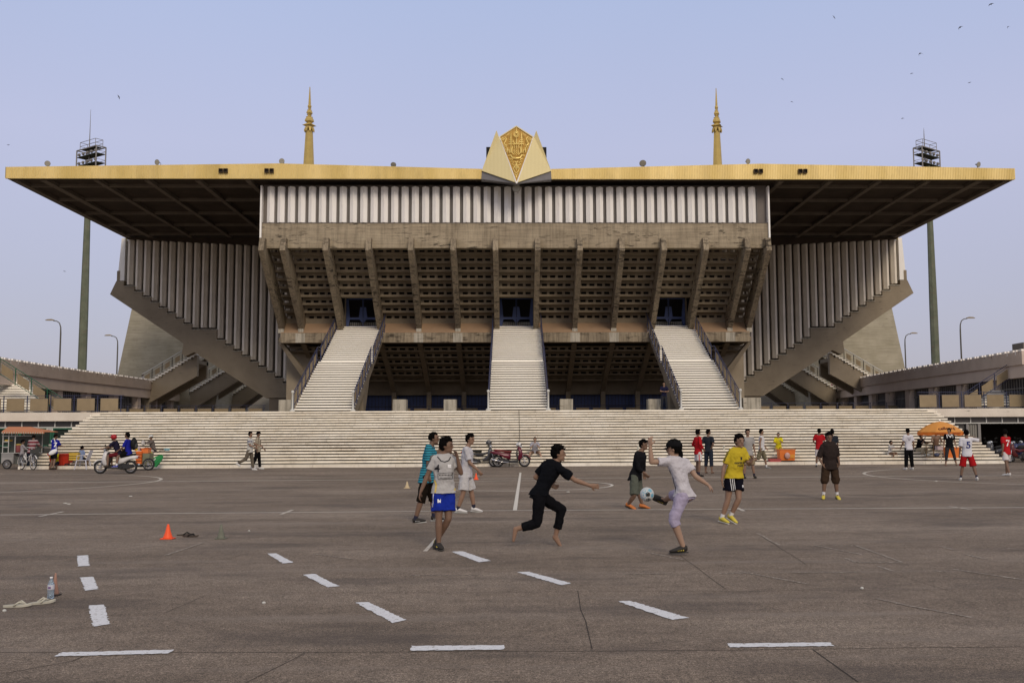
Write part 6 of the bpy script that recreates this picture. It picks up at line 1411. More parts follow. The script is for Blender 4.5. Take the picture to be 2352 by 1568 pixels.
helmet_obj(ldir(sk_, (.36, -.02, 1.12)), 60, plain('helmet_grey', (.10, .10, .105), .3), 'grey helmet hung on the mirror of the dark grey motorcycle', .135)
PKB = 'motorbikes parked in the garage bay at right'
M_navy = plain('scooter_navy', (.02, .03, .10), .35, spec=.5); M_red2 = plain('scooter_red', (.09, .012, .012), .35, spec=.5)
for i, (x, y, a, bc, l_) in enumerate(((23.5, 48.9, 212, SC_K, 'dark scooter nearest the right end of the steps, headlight to the left'), (24.2, 48.0, 205, M_red2, 'motorbike with red side panels between the dark scooters at right'),
        (24.9, 49.4, 222, M_navy, 'navy scooter half hidden behind the number 7 player in red'), (25.6, 48.2, 205, SC_K, 'dark scooter whose bright headlight shows right of the red shirt'), (26.5, 49.5, 215, SC_K, 'dark motorbike at the right frame edge among the parked ones'),
        (24.4, 51.2, 250, SC_K, 'motorbike parked deeper in the garage behind the nearest dark scooter'), (26.2, 51.5, 240, M_navy, 'motorbike farthest inside the dark garage bay'))):
    scooter(l_, (x, y, 0), radians(a), bc, M_black, 'scooter' if i % 2 == 0 else 'bike', stand=True, group=PKB)
# bicycles
def bicycle(lab, loc, rz, fc):
    t = thing('bicycle', lab, 'bicycle', loc, rz, 'bicycles by the food cart'); r = .33
    for x in (-.52, .52): wheel(t, (x, 0, r), r, .04, 16, tyre_w=.02)
    m = MB(); bb, st_, hd_, rx_, fx_ = (-.08, 0, .28), (-.20, 0, .78), (.36, 0, .80), (-.52, 0, r), (.52, 0, r)
    m.tube([bb, st_], .016, 6); m.tube([bb, hd_], .018, 6); m.tube([(-.14, 0, .52), (.38, 0, .70)], .016, 6)
    for s in (-1, 1): m.tube([bb, (-.52, s * .05, r), st_], .009, 5); m.tube([(.34, s * .03, .86), (.42, s * .05, .62), (.52, s * .05, r)], .011, 5)
    m.tube([(.34, 0, .98), hd_, (.39, 0, .66)], .016, 6); m.build('frame', fc, t, smooth=True, local=True)
    m = MB(); m.tube([(.22, -.28, 1.0), (.32, -.15, 1.03), (.35, 0, .98), (.32, .15, 1.03), (.22, .28, 1.0)], .012, 6); m.build('handlebar', M_chrome, t, smooth=True, local=True)
    m = MB(); m.ell((-.22, 0, .84), .12, .07, .035, None, 12, 6); m.build('saddle', M_black, t, smooth=True, local=True)
    for x, a0, a1 in ((-.52, 20, 190), (.52, 30, 170)):
        m = MB(); R_ = []
        for k in range(9):
            a = radians(lerp(a0, a1, k / 8)); o = V((cos(a), 0, sin(a))); c = V((x, 0, r)) + o * (r + .02); R_.append([c + V((0, -.03, 0)), c + o * .008, c + V((0, .03, 0)), c - o * .004])
        m.loft(R_); m.build('mudguard', SC_W, t, local=True)
    m = MB(); m.box(.46, .72, -.14, .14, .74, .94); m.build('basket', plain('basket_dark', (.06, .06, .055), .8), t, local=True)
    m = MB(); m.box(-.72, -.30, -.06, .06, .68, .70); m.build('rear_rack', M_chrome, t, local=True); return t
g_ = atZ(*Q(CL, 840, 1240)); bicycle('white framed bicycle standing between the food cart and the steps', (g_.x + .15, g_.y - .5, 0), radians(-38), SC_W)
g_ = atZ(*Q(CL, 1000, 1190)); bicycle('grey bicycle with a basket propped behind the white bicycle', (g_.x + .25, g_.y - .2, 0), radians(-35), M_grey)
# food cart
a = atZ(*Q(CL, 30, 1238)); b = atZ(*Q(CL, 560, 1238)); Yc = 47.2
x0, x1 = atY(*Q(CL, 38, 900), Yc).x, atY(*Q(CL, 985, 600), Yc).x; zf = lambda y: atY(*Q(CL, 400, y), Yc).z; xf = lambda x: atY(*Q(CL, x, 700), Yc).x
t = thing('food_cart', 'street food cart with glass case, grey cabinet and faded orange striped awning', 'food cart', ((x0 + x1) / 2, Yc + .4, 0))
M_case = plain('case_frame', (.42, .42, .40), .5); M_cab = plain('cart_cabinet', (.24, .235, .23), .6)
m = MB(); m.box(xf(38), xf(395), Yc, Yc + .8, zf(1075), zf(775)); m.build('cabinet', M_cab, t, bevel=.015); m = MB(); m.box(xf(60), xf(370), Yc - .015, Yc, zf(1050), zf(905)); m.build('cabinet_door', plain('cart_door', (.30, .29, .28), .6), t)
m = MB(); m.box(xf(395), xf(980), Yc + .15, Yc + .8, zf(1080), zf(870)); m.build('side_cabinet', plain('cart_dark', (.09, .095, .09), .6), t)
m = MB(); m.box(x0 - .02, x1, Yc - .02, Yc + .82, zf(775), zf(760)); m.build('counter', M_case, t)
for u in (75, 240, 425, 970): [MB().bar((xf(u), Yc + q, zf(770)), (xf(u), Yc + q, zf(165)), .035).build('post', M_case, t) for q in (0, .8)]
m = MB(); m.bar((x0, Yc, zf(280)), (x1, Yc, zf(280)), .03); m.bar((x0, Yc, zf(165)), (x1, Yc, zf(165)), .03); m.bar((xf(80), Yc, zf(600)), (xf(230), Yc, zf(600)), .04); m.bar((xf(80), Yc, zf(440)), (xf(230), Yc, zf(440)), .04); m.build('rail', M_case, t)
m = MB(); m.box(xf(90), xf(225), Yc + .1, Yc + .4, zf(435), zf(390)); m.build('yellow_tray', plain('tray_yellow', (.5, .33, .04), .6), t)
m = MB(); m.box(x0 + .03, x1 - .03, Yc + .74, Yc + .76, zf(770), zf(280)); m.build('glass_back', plain('case_glass', (.07, .08, .07), .2), t)
# awning: two sloping sheets with a scalloped edge
L0, Rg = atY(*Q(CL, 0, 165), Yc - .3), atY(*Q(CL, 1290, 170), Yc - .3); r0, r1 = atY(*Q(CL, 235, 25), Yc + .4), atY(*Q(CL, 880, 28), Yc + .4)
M_awn = plain('awning_orange', (.42, .17, .085), .8, var=.15, scale=3)
m = MB(); f0, f1 = atY(*Q(CL, 45, 165), Yc - .3), atY(*Q(CL, 1270, 172), Yc - .3); b0, b1 = V((f0.x, Yc + 1.1, f0.z)), V((f1.x, Yc + 1.1, f1.z))
th = V((0, 0, .02)); lf = V((f0.x - .2, Yc + .4, f0.z)); 
m.prism([f0, f1, r1, r0], th); m.prism([r0, r1, b1, b0], th); m.prism([f1, b1, r1], th); m.prism([f0, r0, b0], th); aw = m.build('awning', M_awn, t)
m = MB(); 
for q in range(18):
    p0, p1 = f0.lerp(f1, q / 18), f0.lerp(f1, (q + .5) / 18); m.prism([p0, p1, p1 - V((0, 0, .06)), p0 - V((0, 0, .06))], (0, .012, 0))
m.build('valance_stripe', plain('valance_white', (.5, .42, .33), .8), aw)
m = MB()
for q in range(18):
    p0, p1 = f0.lerp(f1, (q + .5) / 18), f0.lerp(f1, (q + 1) / 18); m.prism([p0, p1, p1 - V((0, 0, .06)), p0 - V((0, 0, .06))], (0, .012, 0))
m.build('valance_stripe', M_awn, aw)
wc = thing('tmp', 'x', 'x', (0, 0, 0)); bpy.data.objects.remove(wc)
wh = wheel(t, (xf(235) - t.location.x, -.45, .22), .22, .07, 14)
t2 = thing('drink_drum', 'dull red plastic drum with yellow lid standing inside the food cart', 'drum', (xf(415), Yc + .3, zf(760)))
m = MB(); cc = (xf(415), Yc + .35, 0); m.lathe([(.14, zf(758)), (.165, zf(700)), (.17, zf(560)), (.16, zf(545))], cc, 16); m.build('drum_body', plain('drum_red', (.22, .06, .06), .6), t2, smooth=True)
m = MB(); m.lathe([(.17, zf(545)), (.175, zf(530)), (.12, zf(515)), (.03, zf(505))], cc, 16); m.build('lid', plain('lid_yellow', (.55, .42, .12), .6), t2)
# red bin cart
def cool_cart(lab, C, xa, xb, ya, yb, yg, colr, name='push_cart', dp=.6, taper=.08, rim=True, wheelc=M_rubber, wr=.14):
    g_ = atZ(*Q(C, (xa + xb) / 2, yg)); Y_ = g_.y; X = lambda x: atY(*Q(C, x, (ya + yb) / 2), Y_).x; Zf = lambda y: atY(*Q(C, (xa + xb) / 2, y), Y_).z
    t = thing(name, lab, 'cart', (g_.x, Y_ + dp / 2, 0)); x0, x1, z0, z1 = X(xa), X(xb), Zf(yb), Zf(ya); e = taper
    m = MB(); m.loft([[V((x0 + e, Y_ + e, z0)), V((x1 - e, Y_ + e, z0)), V((x1 - e, Y_ + dp - e, z0)), V((x0 + e, Y_ + dp - e, z0))], [V((x0, Y_, z1)), V((x1, Y_, z1)), V((x1, Y_ + dp, z1)), V((x0, Y_ + dp, z1))]]); bx = m.build('bin', colr, t, bevel=.02)
    if rim:
        m = MB(); m.box(x0 - .03, x1 + .03, Y_ - .03, Y_ + .02, z1 - .06, z1 + .01); m.box(x0 - .03, x0 + .02, Y_ + .02, Y_ + dp, z1 - .06, z1 + .01); m.box(x1 - .02, x1 + .03, Y_ + .02, Y_ + dp, z1 - .06, z1 + .01); m.build('rim', colr, bx)
        for q in (.3, .66): m = MB(); xx = lerp(x0, x1, q); m.box(xx - .012, xx + .012, Y_ + .0, Y_ + .05, z0 + .03, z1 - .07); m.build('rib', colr, bx)
    m = MB(); m.box(x0 + .02, x1 - .02, Y_ + .05, Y_ + dp - .05, z0 - .05, z0 - .003); m.build('chassis', M_black, t)
    for q in (.12, .88):
        for yy in (.08, dp - .08): wheel(t, (lerp(x0, x1, q) - t.location.x, Y_ + yy - t.location.y, wr), wr, .05, 6, wheelc)
    return t, (x0, x1, Y_, z0, z1)
cool_cart('red tapered plastic bin on a small wheeled frame next to the blue number 7 boy', CL, 1380, 1975, 790, 1125, 1235, plain('bin_red', (.42, .03, .012), .5), 'red_bin_cart')
def crate(lab, C, xa, xb, ya, yb, Y_, colr, dp=.4, name='crate', group=None, lid=True, slats=0):
    p0, p1 = atY(*Q(C, xa, yb), Y_), atY(*Q(C, xb, ya), Y_); t = thing(name, lab, 'crate' if name == 'crate' else 'box', ((p0.x + p1.x) / 2, Y_ + dp / 2, p0.z), 0, group)
    m = MB(); m.box(p0.x, p1.x, Y_, Y_ + dp, p0.z, p1.z); m.build('crate_body', colr, t, bevel=.015)
    m = MB()
    if lid: m.box(p0.x - .015, p1.x + .015, Y_ - .015, Y_ + dp + .015, p1.z + .003, p1.z + .04); m.build('lid', colr, t, bevel=.008)
    for q in range(slats): m = MB(); z = lerp(p0.z, p1.z, (q + 1) / (slats + 1)); m.box(p0.x - .004, p1.x + .004, Y_ - .012, Y_, z - .012, z + .012); m.build('band', M_black, t)
    return t
M_or = plain('crate_orange', (.62, .13, .02), .55, var=.1); M_or2 = plain('cool_orange', (.66, .17, .03), .5, var=.1)
crate('yellow cool box behind the red bin beside the plastic chair', CL, 1972, 2230, 790, 980, 46.25, plain('box_yellow', (.60, .40, .06), .6), .45, 'cool_box', slats=2)
crate('lower stack of orange crates behind the white scooter', CM, 1395, 1560, 545, 880, 44.5, M_or, .5, slats=3, group='orange crates of the drinks stall', lid=False)
crate('upper orange crate tilted on top with bottles beside it', CM, 1550, 1725, 490, 600, 44.6, plain('crate_orange_light', (.66, .17, .04), .55), .4, slats=0, group='orange crates of the drinks stall')
t = thing('stall_cart', 'weathered board side and dark wheel of the drinks stall cart', 'cart', (atY(*Q(CM, 1650, 900), 44.55).x, 44.8, 0))
p0, p1 = atY(*Q(CM, 1575, 915), 44.55), atY(*Q(CM, 1760, 600), 44.55); m = MB(); m.box(p0.x, p1.x, 44.55, 45.1, p0.z, p1.z); m.build('board_panel', plain('weathered_board', (.17, .17, .11), .9, var=.3, scale=5), t)
m = MB(); m.box(p0.x - .9, p1.x, 44.6, 45.1, p0.z - .08, p0.z - .004); m.build('chassis', M_black, t); wheel(t, (p1.x + .0 - t.location.x, -.3, .27), .27, .07, 10)
for i, (xx, y0, y1, cc, l_) in enumerate(((1395, 450, 540, (.6, .2, .02), 'orange drink bottle'), (1432, 410, 535, (.62, .45, .03), 'tall yellow drink bottle'), (1487, 395, 535, (.4, .33, .37), 'pale drink bottle'), (1535, 450, 530, (.14, .02, .02), 'dark red drink bottle'))):
    p0 = atY(*Q(CM, xx, y1), 44.7); z1 = atY(*Q(CM, xx, y0), 44.7).z; h_ = z1 - p0.z; m = MB(); m.lathe([(.032, p0.z), (.036, p0.z + .02), (.036, p0.z + h_ * .6), (.016, p0.z + h_ * .85), (.014, z1)], (p0.x, 44.7, 0), 10)
    tag(m.build('drink_bottle', plain('bottle_%d' % i, cc, .3), smooth=True), l_ + ' standing on the orange crates of the stall at left', 'bottle')
# furled green umbrella
t = thing('furled_umbrella', 'half furled green parasol leaning on the steps beside the drinks stall', 'umbrella', tuple(atY(*Q(CM, 1900, 900), 45.6)))
a, b = atY(*Q(CM, 1670, 1010), 45.2), atY(*Q(CM, 2110, 650), 46.0); m = MB(); m.tube([a, b], .016, 6); m.build('pole', M_whiteframe, t)
d = (b - a); R_ = []; xx_ = V((0, 1, 0)); yy_ = d.normalized().cross(xx_)
for q, rr in ((.35, .30), (.5, .27), (.7, .22), (.9, .14), (1.0, .03)):
    R_.append([a + d * q + (xx_ * .6 * cos(2 * pi * k / 16) + yy_ * sin(2 * pi * k / 16)) * rr * (1 + .22 * (k % 2)) for k in range(16)])
m = MB(); m.loft(R_); gcn = m.build('canopy', plain('umbrella_green', (.015, .19, .05), .7), t)
m = MB()
for q in range(6): c = a + d * (.45 + .05 * q) + V((0, -.34, .02 + (q % 2) * .01)); m.box(c.x - .018, c.x + .018, c.y, c.y + .01, c.z - .03, c.z + .03)
m.build('white_lettering', TX_WH, gcn)
m = MB(); c = atY(*Q(CM, 1810, 640), 45.3); m.loft([ring(c + V((0, 0, q)), V((1, 0, 0)), V((0, 1, 0)), r_, .05, 10) for q, r_ in ((-.12, .03), (-.02, .07), (.08, .05), (.14, .01))]); tag(m.build('yellow_bag', plain('bag_yellow', (.5, .48, .08), .8), smooth=True), 'limp yellow bag hanging beside the green parasol', 'bag')
for (xx, yy, w_, h_, nm, lab, cc) in ((1800, 545, .30, .16, 'plastic_bag', 'crumpled clear plastic bag on the end of the drinks stall', (.36, .30, .27)), (2090, 550, .30, .12, 'bundle', 'bundle of goods on the step at the right of the vendor', (.22, .19, .15)), (1600, 330, .14, .26, 'hanging_bag', 'white bag hanging from a stick above the stall', (.5, .47, .44))):
    c = atY(*Q(CM, xx, yy), 46.6); m = MB(); m.ell(c, w_ / 2, .12, h_ / 2, None, 14, 8); o = m.build(nm, plain(nm, cc, .5, var=.35, scale=14, bump=.8), smooth=True); dm = o.modifiers.new('crumple', 'DISPLACE'); dm.texture = bpy.data.textures['folds']; dm.strength = .08; tag(o, lab, 'bag')
m = MB(); c = atY(*Q(CM, 1600, 330), 46.6); m.tube([c + V((0, 0, -.9)), c + V((0, 0, .15))], .01, 5); tag(m.build('stick', M_black), 'thin stick carrying the white bag over the drinks stall', 'stick')
c = atY(*Q(CM, 2220, 490), 47.2); m = MB(); m.lathe([(.10, c.z - .08), (.16, c.z + .04), (.15, c.z + .035), (.09, c.z - .06)], (c.x, c.y, 0), 16); tag(m.build('blue_basin', plain('basin_blue', (.20, .36, .42), .5)), 'shallow pale blue basin on the step right of the vendor', 'basin')
# plastic chair
c0 = stand(C1, 1055, 886); t = thing('plastic_chair', 'white plastic garden chair at the foot of the steps with its back to the right', 'chair', (c0.x, c0.y + .2, 0))
M_ch = plain('chair_white', (.50, .50, .56), .5); X, Yc_ = c0.x, c0.y + .2
m = MB(); m.box(X - .22, X + .22, Yc_ - .22, Yc_ + .22, .40, .43); m.build('seat', M_ch, t, bevel=.01)
for sx, sy in ((-1, -1), (1, -1), (-1, 1), (1, 1)): m = MB(); m.tube([(X + sx * .20, Yc_ + sy * .20, .41), (X + sx * .27, Yc_ + sy * .25, 0)], [.03, .022], 6); m.build('leg', M_ch, t)
m = MB(); m.prism([(X + .2, Yc_ - .2, .43), (X + .2, Yc_ + .2, .43), (X + .36, Yc_ + .18, .86), (X + .36, Yc_ - .18, .86)], (.025, 0, .01)); m.build('backrest', M_ch, t, bevel=.008)
for sy in (-1, 1): m = MB(); m.tube([(X - .2, Yc_ + sy * .23, .43), (X - .18, Yc_ + sy * .24, .62), (X + .28, Yc_ + sy * .22, .66)], .018, 6); m.build('armrest', M_ch, t)
# orange cool box cart at right centre
t, bb = cool_cart('orange cool box on a low dark trolley with a clear bag hung on its front', C5, 1312, 1542, 402, 552, 617, M_or2, 'cool_box_cart', .5, .03, False, M_rubber, .10)
x0, x1, Y_, z0, z1 = bb
m = MB(); m.box(x0 - .02, x1 + .02, Y_ - .02, Y_ + .52, z1, z1 + .035); m.build('lid', M_or2, t, bevel=.01)
m = MB(); m.box(lerp(x0, x1, .55), lerp(x0, x1, .95), Y_ - .004, Y_ + .02, lerp(z0, z1, .25), lerp(z0, z1, .60)); m.build('sticker', plain('sticker_amber', (.62, .26, .03), .5), t)
m = MB(); cc = V((lerp(x0, x1, .47), Y_ - .06, lerp(z0, z1, .48))); m.ell(cc, .13, .06, .15, None, 12, 8); o = m.build('clear_bag', plain('pinkish_bag', (.5, .30, .26), .4, var=.4, scale=14), smooth=True); tag(o, 'pinkish see through bag hanging on the orange cool box', 'bag')
crate('faded red crate on the ground left of the orange cool box', C5, 1180, 1334, 537, 620, Y_ + .02, plain('crate_faded_red', (.38, .075, .07), .7, var=.2), .4)
# parasol and stall at right
ub = stand(CV, 735, 950); bx_ = ub.x; by_ = 45.9
t = thing('orange_parasol', 'open orange parasol with dark lettering shading the sellers at right', 'parasol', (bx_, by_, 0)); zt = atY(*Q(CV, 725, 145), by_).z; ze = atY(*Q(CV, 725, 345), by_).z; Rr = (atY(*Q(CV, 1165, 340), by_).x - atY(*Q(CV, 330, 340), by_).x) / 2; cx = (atY(*Q(CV, 1165, 340), by_).x + atY(*Q(CV, 330, 340), by_).x) / 2
M_par = plain('parasol_orange', (.58, .25, .055), .75, var=.08); M_par2 = plain('parasol_deep', (.60, .16, .02), .75)
N = 8; R_ = []
for q in range(7):
    f = q / 6; rr = Rr * f; zz = zt - (zt - ze) * (f ** 1.75); R_.append([V((cx + rr * cos(a) * (1 - .05 * f * (1 if k % 4 else 0)), by_ + rr * sin(a) * (1 - .05 * f * (1 if k % 4 else 0)), zz)) for k, a in enumerate([2 * pi * k / (N * 4) + .2 for k in range(N * 4)])])
m = MB(); R_[0] = [V((cx + .01 * cos(2 * pi * k / 32), by_ + .01 * sin(2 * pi * k / 32), zt)) for k in range(32)]; m.loft(R_ + [[p - V((0, 0, .012)) for p in r] for r in reversed(R_)]); cn = m.build('canopy', M_par, t)
m = MB(); e_ = R_[-1]
for k in range(32):
    p, q = e_[k], e_[(k + 1) % 32]; dz0 = .13 + .035 * sin(pi * (k % 4) / 4); dz1 = .13 + .035 * sin(pi * ((k + 1) % 4) / 4); m.add([p, q, q - V((0, 0, dz1)), p - V((0, 0, dz0))], [(0, 1, 2, 3)])
vl = m.build('valance', M_par2, t)
m = MB(); m.tube([(cx, by_, .1), (cx, by_, zt + .05)], .02, 8); m.build('pole', plain('pole_pale', (.45, .40, .30), .6), t); m = MB(); m.ell((cx, by_, zt + .03), .05, .05, .05, None, 8, 6); m.build('finial', TX_WH, t)
for k in range(8): a = 2 * pi * k / 8 + .2; m = MB(); m.tube([(cx, by_, zt - .06), (cx + Rr * .6 * cos(a), by_ + Rr * .6 * sin(a), zt - (zt - ze) * .45), (cx + Rr * .96 * cos(a), by_ + Rr * .96 * sin(a), ze)], .008, 4); m.build('rib', M_chrome, t)
nrm_ = V((0, -1, .55))
letter('cellcard', .25, cn, V((cx - .02, by_ - Rr * .70, ze + .13)), nrm_, plain('lettering_dark', (.10, .02, .01), .8), parent=cn, font_bold=.006, up_=V((0, 0, 1)), th=.012)
for q in range(3): strip('logo_stroke', cn, [V((cx - .62 + q * .05, by_ - Rr * .5, ze + .27 + q * .02)), V((cx - .50 + q * .05, by_ - Rr * .5, ze + .33)), V((cx - .42 + q * .03, by_ - Rr * .5, ze + .24))], .02, nrm_, plain('lettering_dark', (.1, .02, .01), .8), cn, .012)
for a0 in (-2.15, -1.42, -.72):
    m = MB()
    for q in range(10):
        a = a0 + q * .045; m.box(cx + Rr * 1.005 * cos(a) - .014, cx + Rr * 1.005 * cos(a) + .014, by_ + Rr * 1.005 * sin(a) - .01, by_ + Rr * 1.005 * sin(a), ze - .09, ze - .04)
    m.build('valance_lettering', plain('lettering_brown', (.22, .06, .02), .8), vl)
t, bb = cool_cart('orange cool box cart with amber wheels standing between the vest wearer and number 5', CV, 890, 1120, 650, 870, 955, M_or2, 'cool_box_cart', .5, .03, False, plain('wheel_amber', (.35, .22, .03), .6), .13)
m = MB(); m.box(bb[0] - .02, bb[1] + .02, bb[2] - .02, bb[2] + .52, bb[4], bb[4] + .035); m.build('lid', M_or2, t, bevel=.01)
g_ = stand(CV, 680, 955); t = thing('handcart', 'small rusty hand trolley with amber wheels under the parasol', 'cart', (g_.x, g_.y + .2, 0)); x_, y_ = g_.x, g_.y + .05
m = MB(); M_rust = plain('rusty_frame', (.20, .13, .06), .8)
for a_, b_ in (((-.45, 0, .28), (.25, 0, .28)), ((-.45, .4, .28), (.25, .4, .28)), ((-.45, 0, .28), (-.45, 0, 1.0)), ((-.1, 0, .28), (-.1, 0, 1.0)), ((-.45, 0, 1.0), (-.1, 0, 1.0)), ((-.45, 0, .28), (-.45, .4, .28)), ((.25, 0, .28), (.25, .4, .28))): m.tube([V((x_, y_, 0)) + V(a_), V((x_, y_, 0)) + V(b_)], .02, 6)
m.build('frame', M_rust, t); m = MB(); m.box(x_ - .45, x_ + .25, y_, y_ + .4, .30, .33); m.build('deck', M_rust, t)
for q in (-.38, .10): wheel(t, (x_ + q - t.location.x, y_ - t.location.y, .12), .12, .05, 6, plain('wheel_amber', (.35, .22, .03), .6))
for i, (dx, z_, cc, l_) in enumerate(((-.32, .40, (.45, .45, .42), 'white cups on the hand trolley'), (.12, .42, (.10, .12, .2), 'dark bundle on the hand trolley by the pole'))):
    m = MB(); m.ell((x_ + dx, y_ + .18, z_), .14, .12, .09, None, 12, 6); tag(m.build('goods_bundle', plain('goods_%d' % i, cc, .7, var=.4, scale=20), smooth=True), l_, 'goods')
p0, p1 = atY(*Q(CV, 700, 690), by_ - .2), atY(*Q(CV, 800, 615), by_ - .2); m = MB(); m.box(p0.x, p1.x, by_ - .2, by_ + .1, p0.z, p1.z); tag(m.build('pink_white_box', plain('box_pinkwhite', (.5, .40, .40), .7, var=.3, scale=14)), 'pink and white carton held near the parasol pole', 'box')
# ---------------------------------------------------------------- cones, bottle, sandals, ball
def cone(lab, u0, v_base, v_top, half, mat, mat2=None):
    g_ = atZ(u0, v_base); h_ = atY(u0, v_top, g_.y).z; r_ = half * g_.y / FPX * .78; t = thing('traffic_cone', lab, 'cone', (g_.x, g_.y, 0), 0, 'small training cones')
    m = MB(); m.lathe([(r_ * .92, .012), (r_ * .86, .03), (r_ * .5, h_ * .5), (r_ * .2, h_ * .97), (r_ * .12, h_)], (g_.x, g_.y, 0), 20); m.build('cone_body', mat, t, smooth=True)
    m = MB(); m.box(g_.x - r_ * 1.15, g_.x + r_ * 1.15, g_.y - r_ * 1.15, g_.y + r_ * 1.15, 0.002, .016); m.build('base', mat2 or mat, t, bevel=.004)
M_co = plain('cone_orange', (.85, .10, .025), .5, var=.05); M_cg = plain('cone_grey', (.15, .155, .12), .8, var=.3, scale=12)
cone('bright orange cone at left beside the black sandals', 385.5, 1237, 1203, 15, M_co)
cone('worn grey green cone right of the black sandals', 507.5, 1237, 1203, 13, M_cg)
cone('small orange cone on the far court line by the white shirted man', 1093.5, 1101, 1086, 6.5, M_co)
cone('small pale yellowish cone on the court behind the polo shirt', 935, 1121, 1105, 8, plain('cone_pale', (.50, .40, .25), .7))
cone('thin faded pink cone right behind the water bottle', 126, 1367, 1315, 12, plain('cone_faded', (.33, .19, .14), .8, var=.3, scale=9), plain('cone_base_dark', (.05, .04, .035), .9))
g_ = atZ(*Q(G7, 484, 824)); h_ = atY(*Q(G7, 488, 617), g_.y).z; t = thing('water_bottle', 'clear blue water bottle with white cap and label beside the cream sandals', 'bottle', (g_.x, g_.y, 0)); r_ = .033
m_, tr_, b_ = nodemat('bottle_plastic'); b_.inputs['Base Color'].default_value = (.55, .68, .80, 1); b_.inputs['Transmission Weight'].default_value = .75; b_.inputs['Roughness'].default_value = .12; b_.inputs['IOR'].default_value = 1.2
m = MB(); m.lathe([(r_ * .85, 0.003), (r_, .012), (r_ * .96, .06), (r_, .08), (r_, h_ * .62), (r_ * .9, h_ * .70), (r_ * .42, h_ * .88), (r_ * .38, h_ * .93)], (g_.x, g_.y, 0), 20); m.build('bottle_body', m_, t, smooth=True)
m = MB(); m.lathe([(r_ * 1.02, h_ * .42), (r_ * 1.025, h_ * .45), (r_ * 1.025, h_ * .62), (r_ * 1.0, h_ * .64)], (g_.x, g_.y, 0), 20); m.build('label_band', plain('label_white', (.5, .5, .55), .6), t, smooth=True)
m = MB(); m.box(g_.x - .013, g_.x + .013, g_.y - r_ * 1.06, g_.y - r_ * 1.03, h_ * .48, h_ * .56); m.build('label_print', plain('label_purple', (.12, .04, .18), .6), t)
m = MB(); m.lathe([(r_ * .45, h_ * .93), (r_ * .46, h_ * .995), (r_ * .40, h_)], (g_.x, g_.y, 0), 14); m.build('bottle_cap', TX_WH, t, smooth=True)
def sandal(lab, C, x, y, ang, L_, mat, strap, grp):
    g_ = atZ(*Q(C, x, y)); t = thing('flip_flop', lab, 'sandal', (g_.x, g_.y, 0), radians(ang), grp); L_ = L_ / 2
    pts = []
    for k in range(20):
        a = 2 * pi * k / 20; xx = cos(a) * L_; w_ = .045 * (1 + .18 * cos(a)) * (1 - .15 * max(0, -cos(a) - .2)); pts.append((xx, sin(a) * w_ - .006 * cos(2 * a)))
    m = MB(); m.loft([[V((a, b, z + .015 * max(0, a / L_) ** 3)) for a, b in pts] for z in (.002, .018, .022)]); s_ = m.build('sole', mat, t, local=True)
    m = MB(); R2 = [(-.02, -.045, .018), (.03, -.036, .045), (.085, 0, .022)]; 
    m.tube([(-.03, -.046, .018), (.02, -.038, .052), (.075, 0, .026)], [.010, .009, .006], 6); m.tube([(-.03, .046, .018), (.02, .038, .052), (.075, 0, .026)], [.010, .009, .006], 6); m.build('strap', strap, t, smooth=True, local=True)
M_cr = plain('sandal_cream', (.42, .40, .33), .7, var=.15, scale=20); M_crs = plain('sandal_strap', (.47, .45, .37), .6)
sandal('cream flip flop nearest the left frame edge', G7, 172, 905, 8, .27, M_cr, M_crs, 'cream flip flops'); sandal('cream flip flop lying against the water bottle', G7, 402, 875, 38, .25, M_cr, M_crs, 'cream flip flops')
sandal('black flip flop right of the orange cone, left one of the pair', C=G7, x=1775, y=222, ang=10, L_=.27, mat=SANDAL, strap=M_black, grp='black flip flops'); sandal('black flip flop right of the orange cone, right one of the pair', G7, 1825, 236, -8, .27, SANDAL, M_black, 'black flip flops')
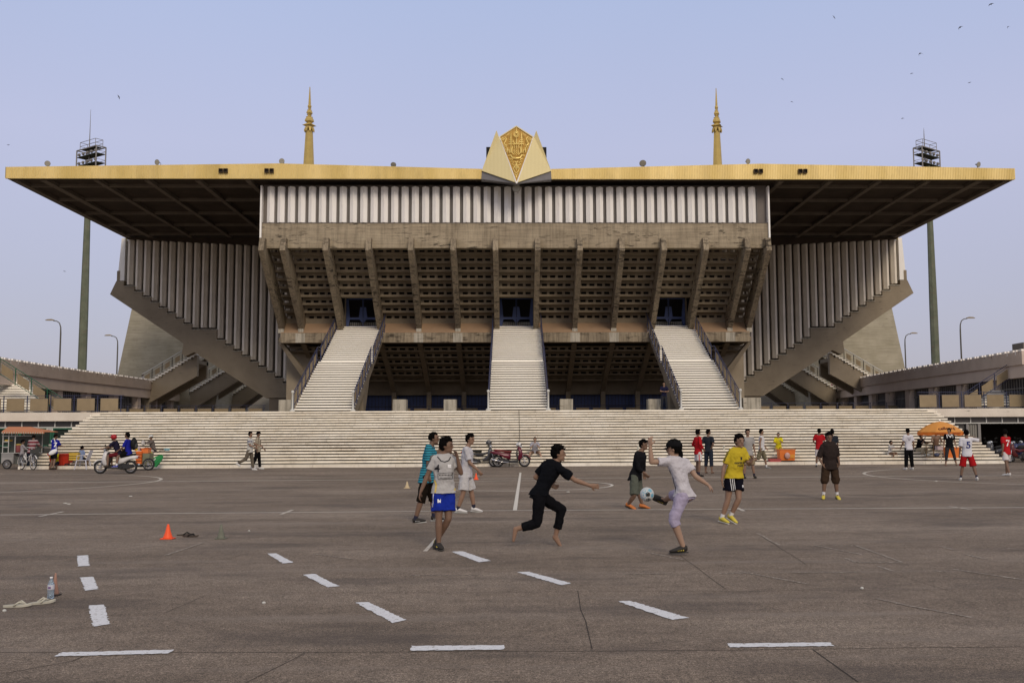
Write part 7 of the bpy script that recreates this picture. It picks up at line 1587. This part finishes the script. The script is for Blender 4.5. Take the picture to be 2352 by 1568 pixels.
for (C, x, y, l_) in ((C6, 70, 742, 'dark sandal at the foot of the steps, left one of two'), (C6, 128, 741, 'dark sandal at the foot of the steps, right one of two'), (C6, 895, 735, 'dark sandals on the ground near the khaki trousers sitter'), (C5, 1640, 610, 'dark sandals on the ground right of the orange cool box trolley')):
    sandal(l_, C, x, y, 5, .28, SANDAL, M_black, None)
bp = atY(*Q(C4, 378, 790), 14.1); t = thing('football', 'white and light blue football in mid air before the raised foot', 'ball', tuple(bp)); R = .10
m = MB(); m.ell(bp, R, R, R, None, 24, 16); bl = m.build('ball_shell', plain('ball_white', (.50, .52, .52), .5), t, smooth=True)
M_bb = plain('ball_blue', (.16, .38, .52), .5)
for i, (dx, dz, rr, mt) in enumerate(((-.35, .55, .045, M_bb), (-.62, -.05, .05, M_bb), (.0, .05, .035, M_black), (.35, .6, .03, M_bb), (.1, -.72, .035, M_black), (.65, -.1, .03, M_bb))):
    d = V((dx, -sqrt(max(0, 1 - dx * dx - dz * dz)), dz)).normalized(); xa = d.orthogonal().normalized(); ya = d.cross(xa); m = MB(); nn = 12
    m.add([bp + d * R * 1.012] + [bp + (d + (xa * cos(2 * pi * k / nn) + ya * sin(2 * pi * k / nn)) * rr / R).normalized() * R * 1.006 for k in range(nn)], [(0, 1 + k, 1 + (k + 1) % nn) for k in range(nn)]); m.build('ball_patch', mt, bl)
# small litter and bottles on the steps
for (x, y, l_) in ((275, 255, 'pale plastic bottle on the steps left of the raised hand'), (1270, 250, 'pale plastic bottle on the steps left of the yellow shirted man')):
    x_, Y_, z_ = seat(C4, x, y + 22); m = MB(); m.lathe([(.045, z_), (.05, z_ + .03), (.045, z_ + .14), (.015, z_ + .20), (.015, z_ + .23)], (x_, Y_ - .05, 0), 10); tag(m.build('plastic_bottle', plain('cloudy_plastic', (.40, .39, .33), .4), smooth=True), l_, 'bottle')
m = MB()
for (u, v) in ((606, 1386), (572, 1220), (300, 1140), (2285, 1062), (2175, 1062), (150, 1156), (158, 1158), (1480, 1150), (2150, 1105), (1305, 1130), (10, 1404), (1980, 1352)):
    c = atZ(u, v); m.ell(c + V((0, 0, .01)), .02 if v > 1200 else .05, .02, .014, None, 6, 4)
o = tag(m.build('litter', plain('litter_white', (.5, .5, .47), .8)), 'scattered scraps of white litter on the asphalt', 'litter', kind='stuff')
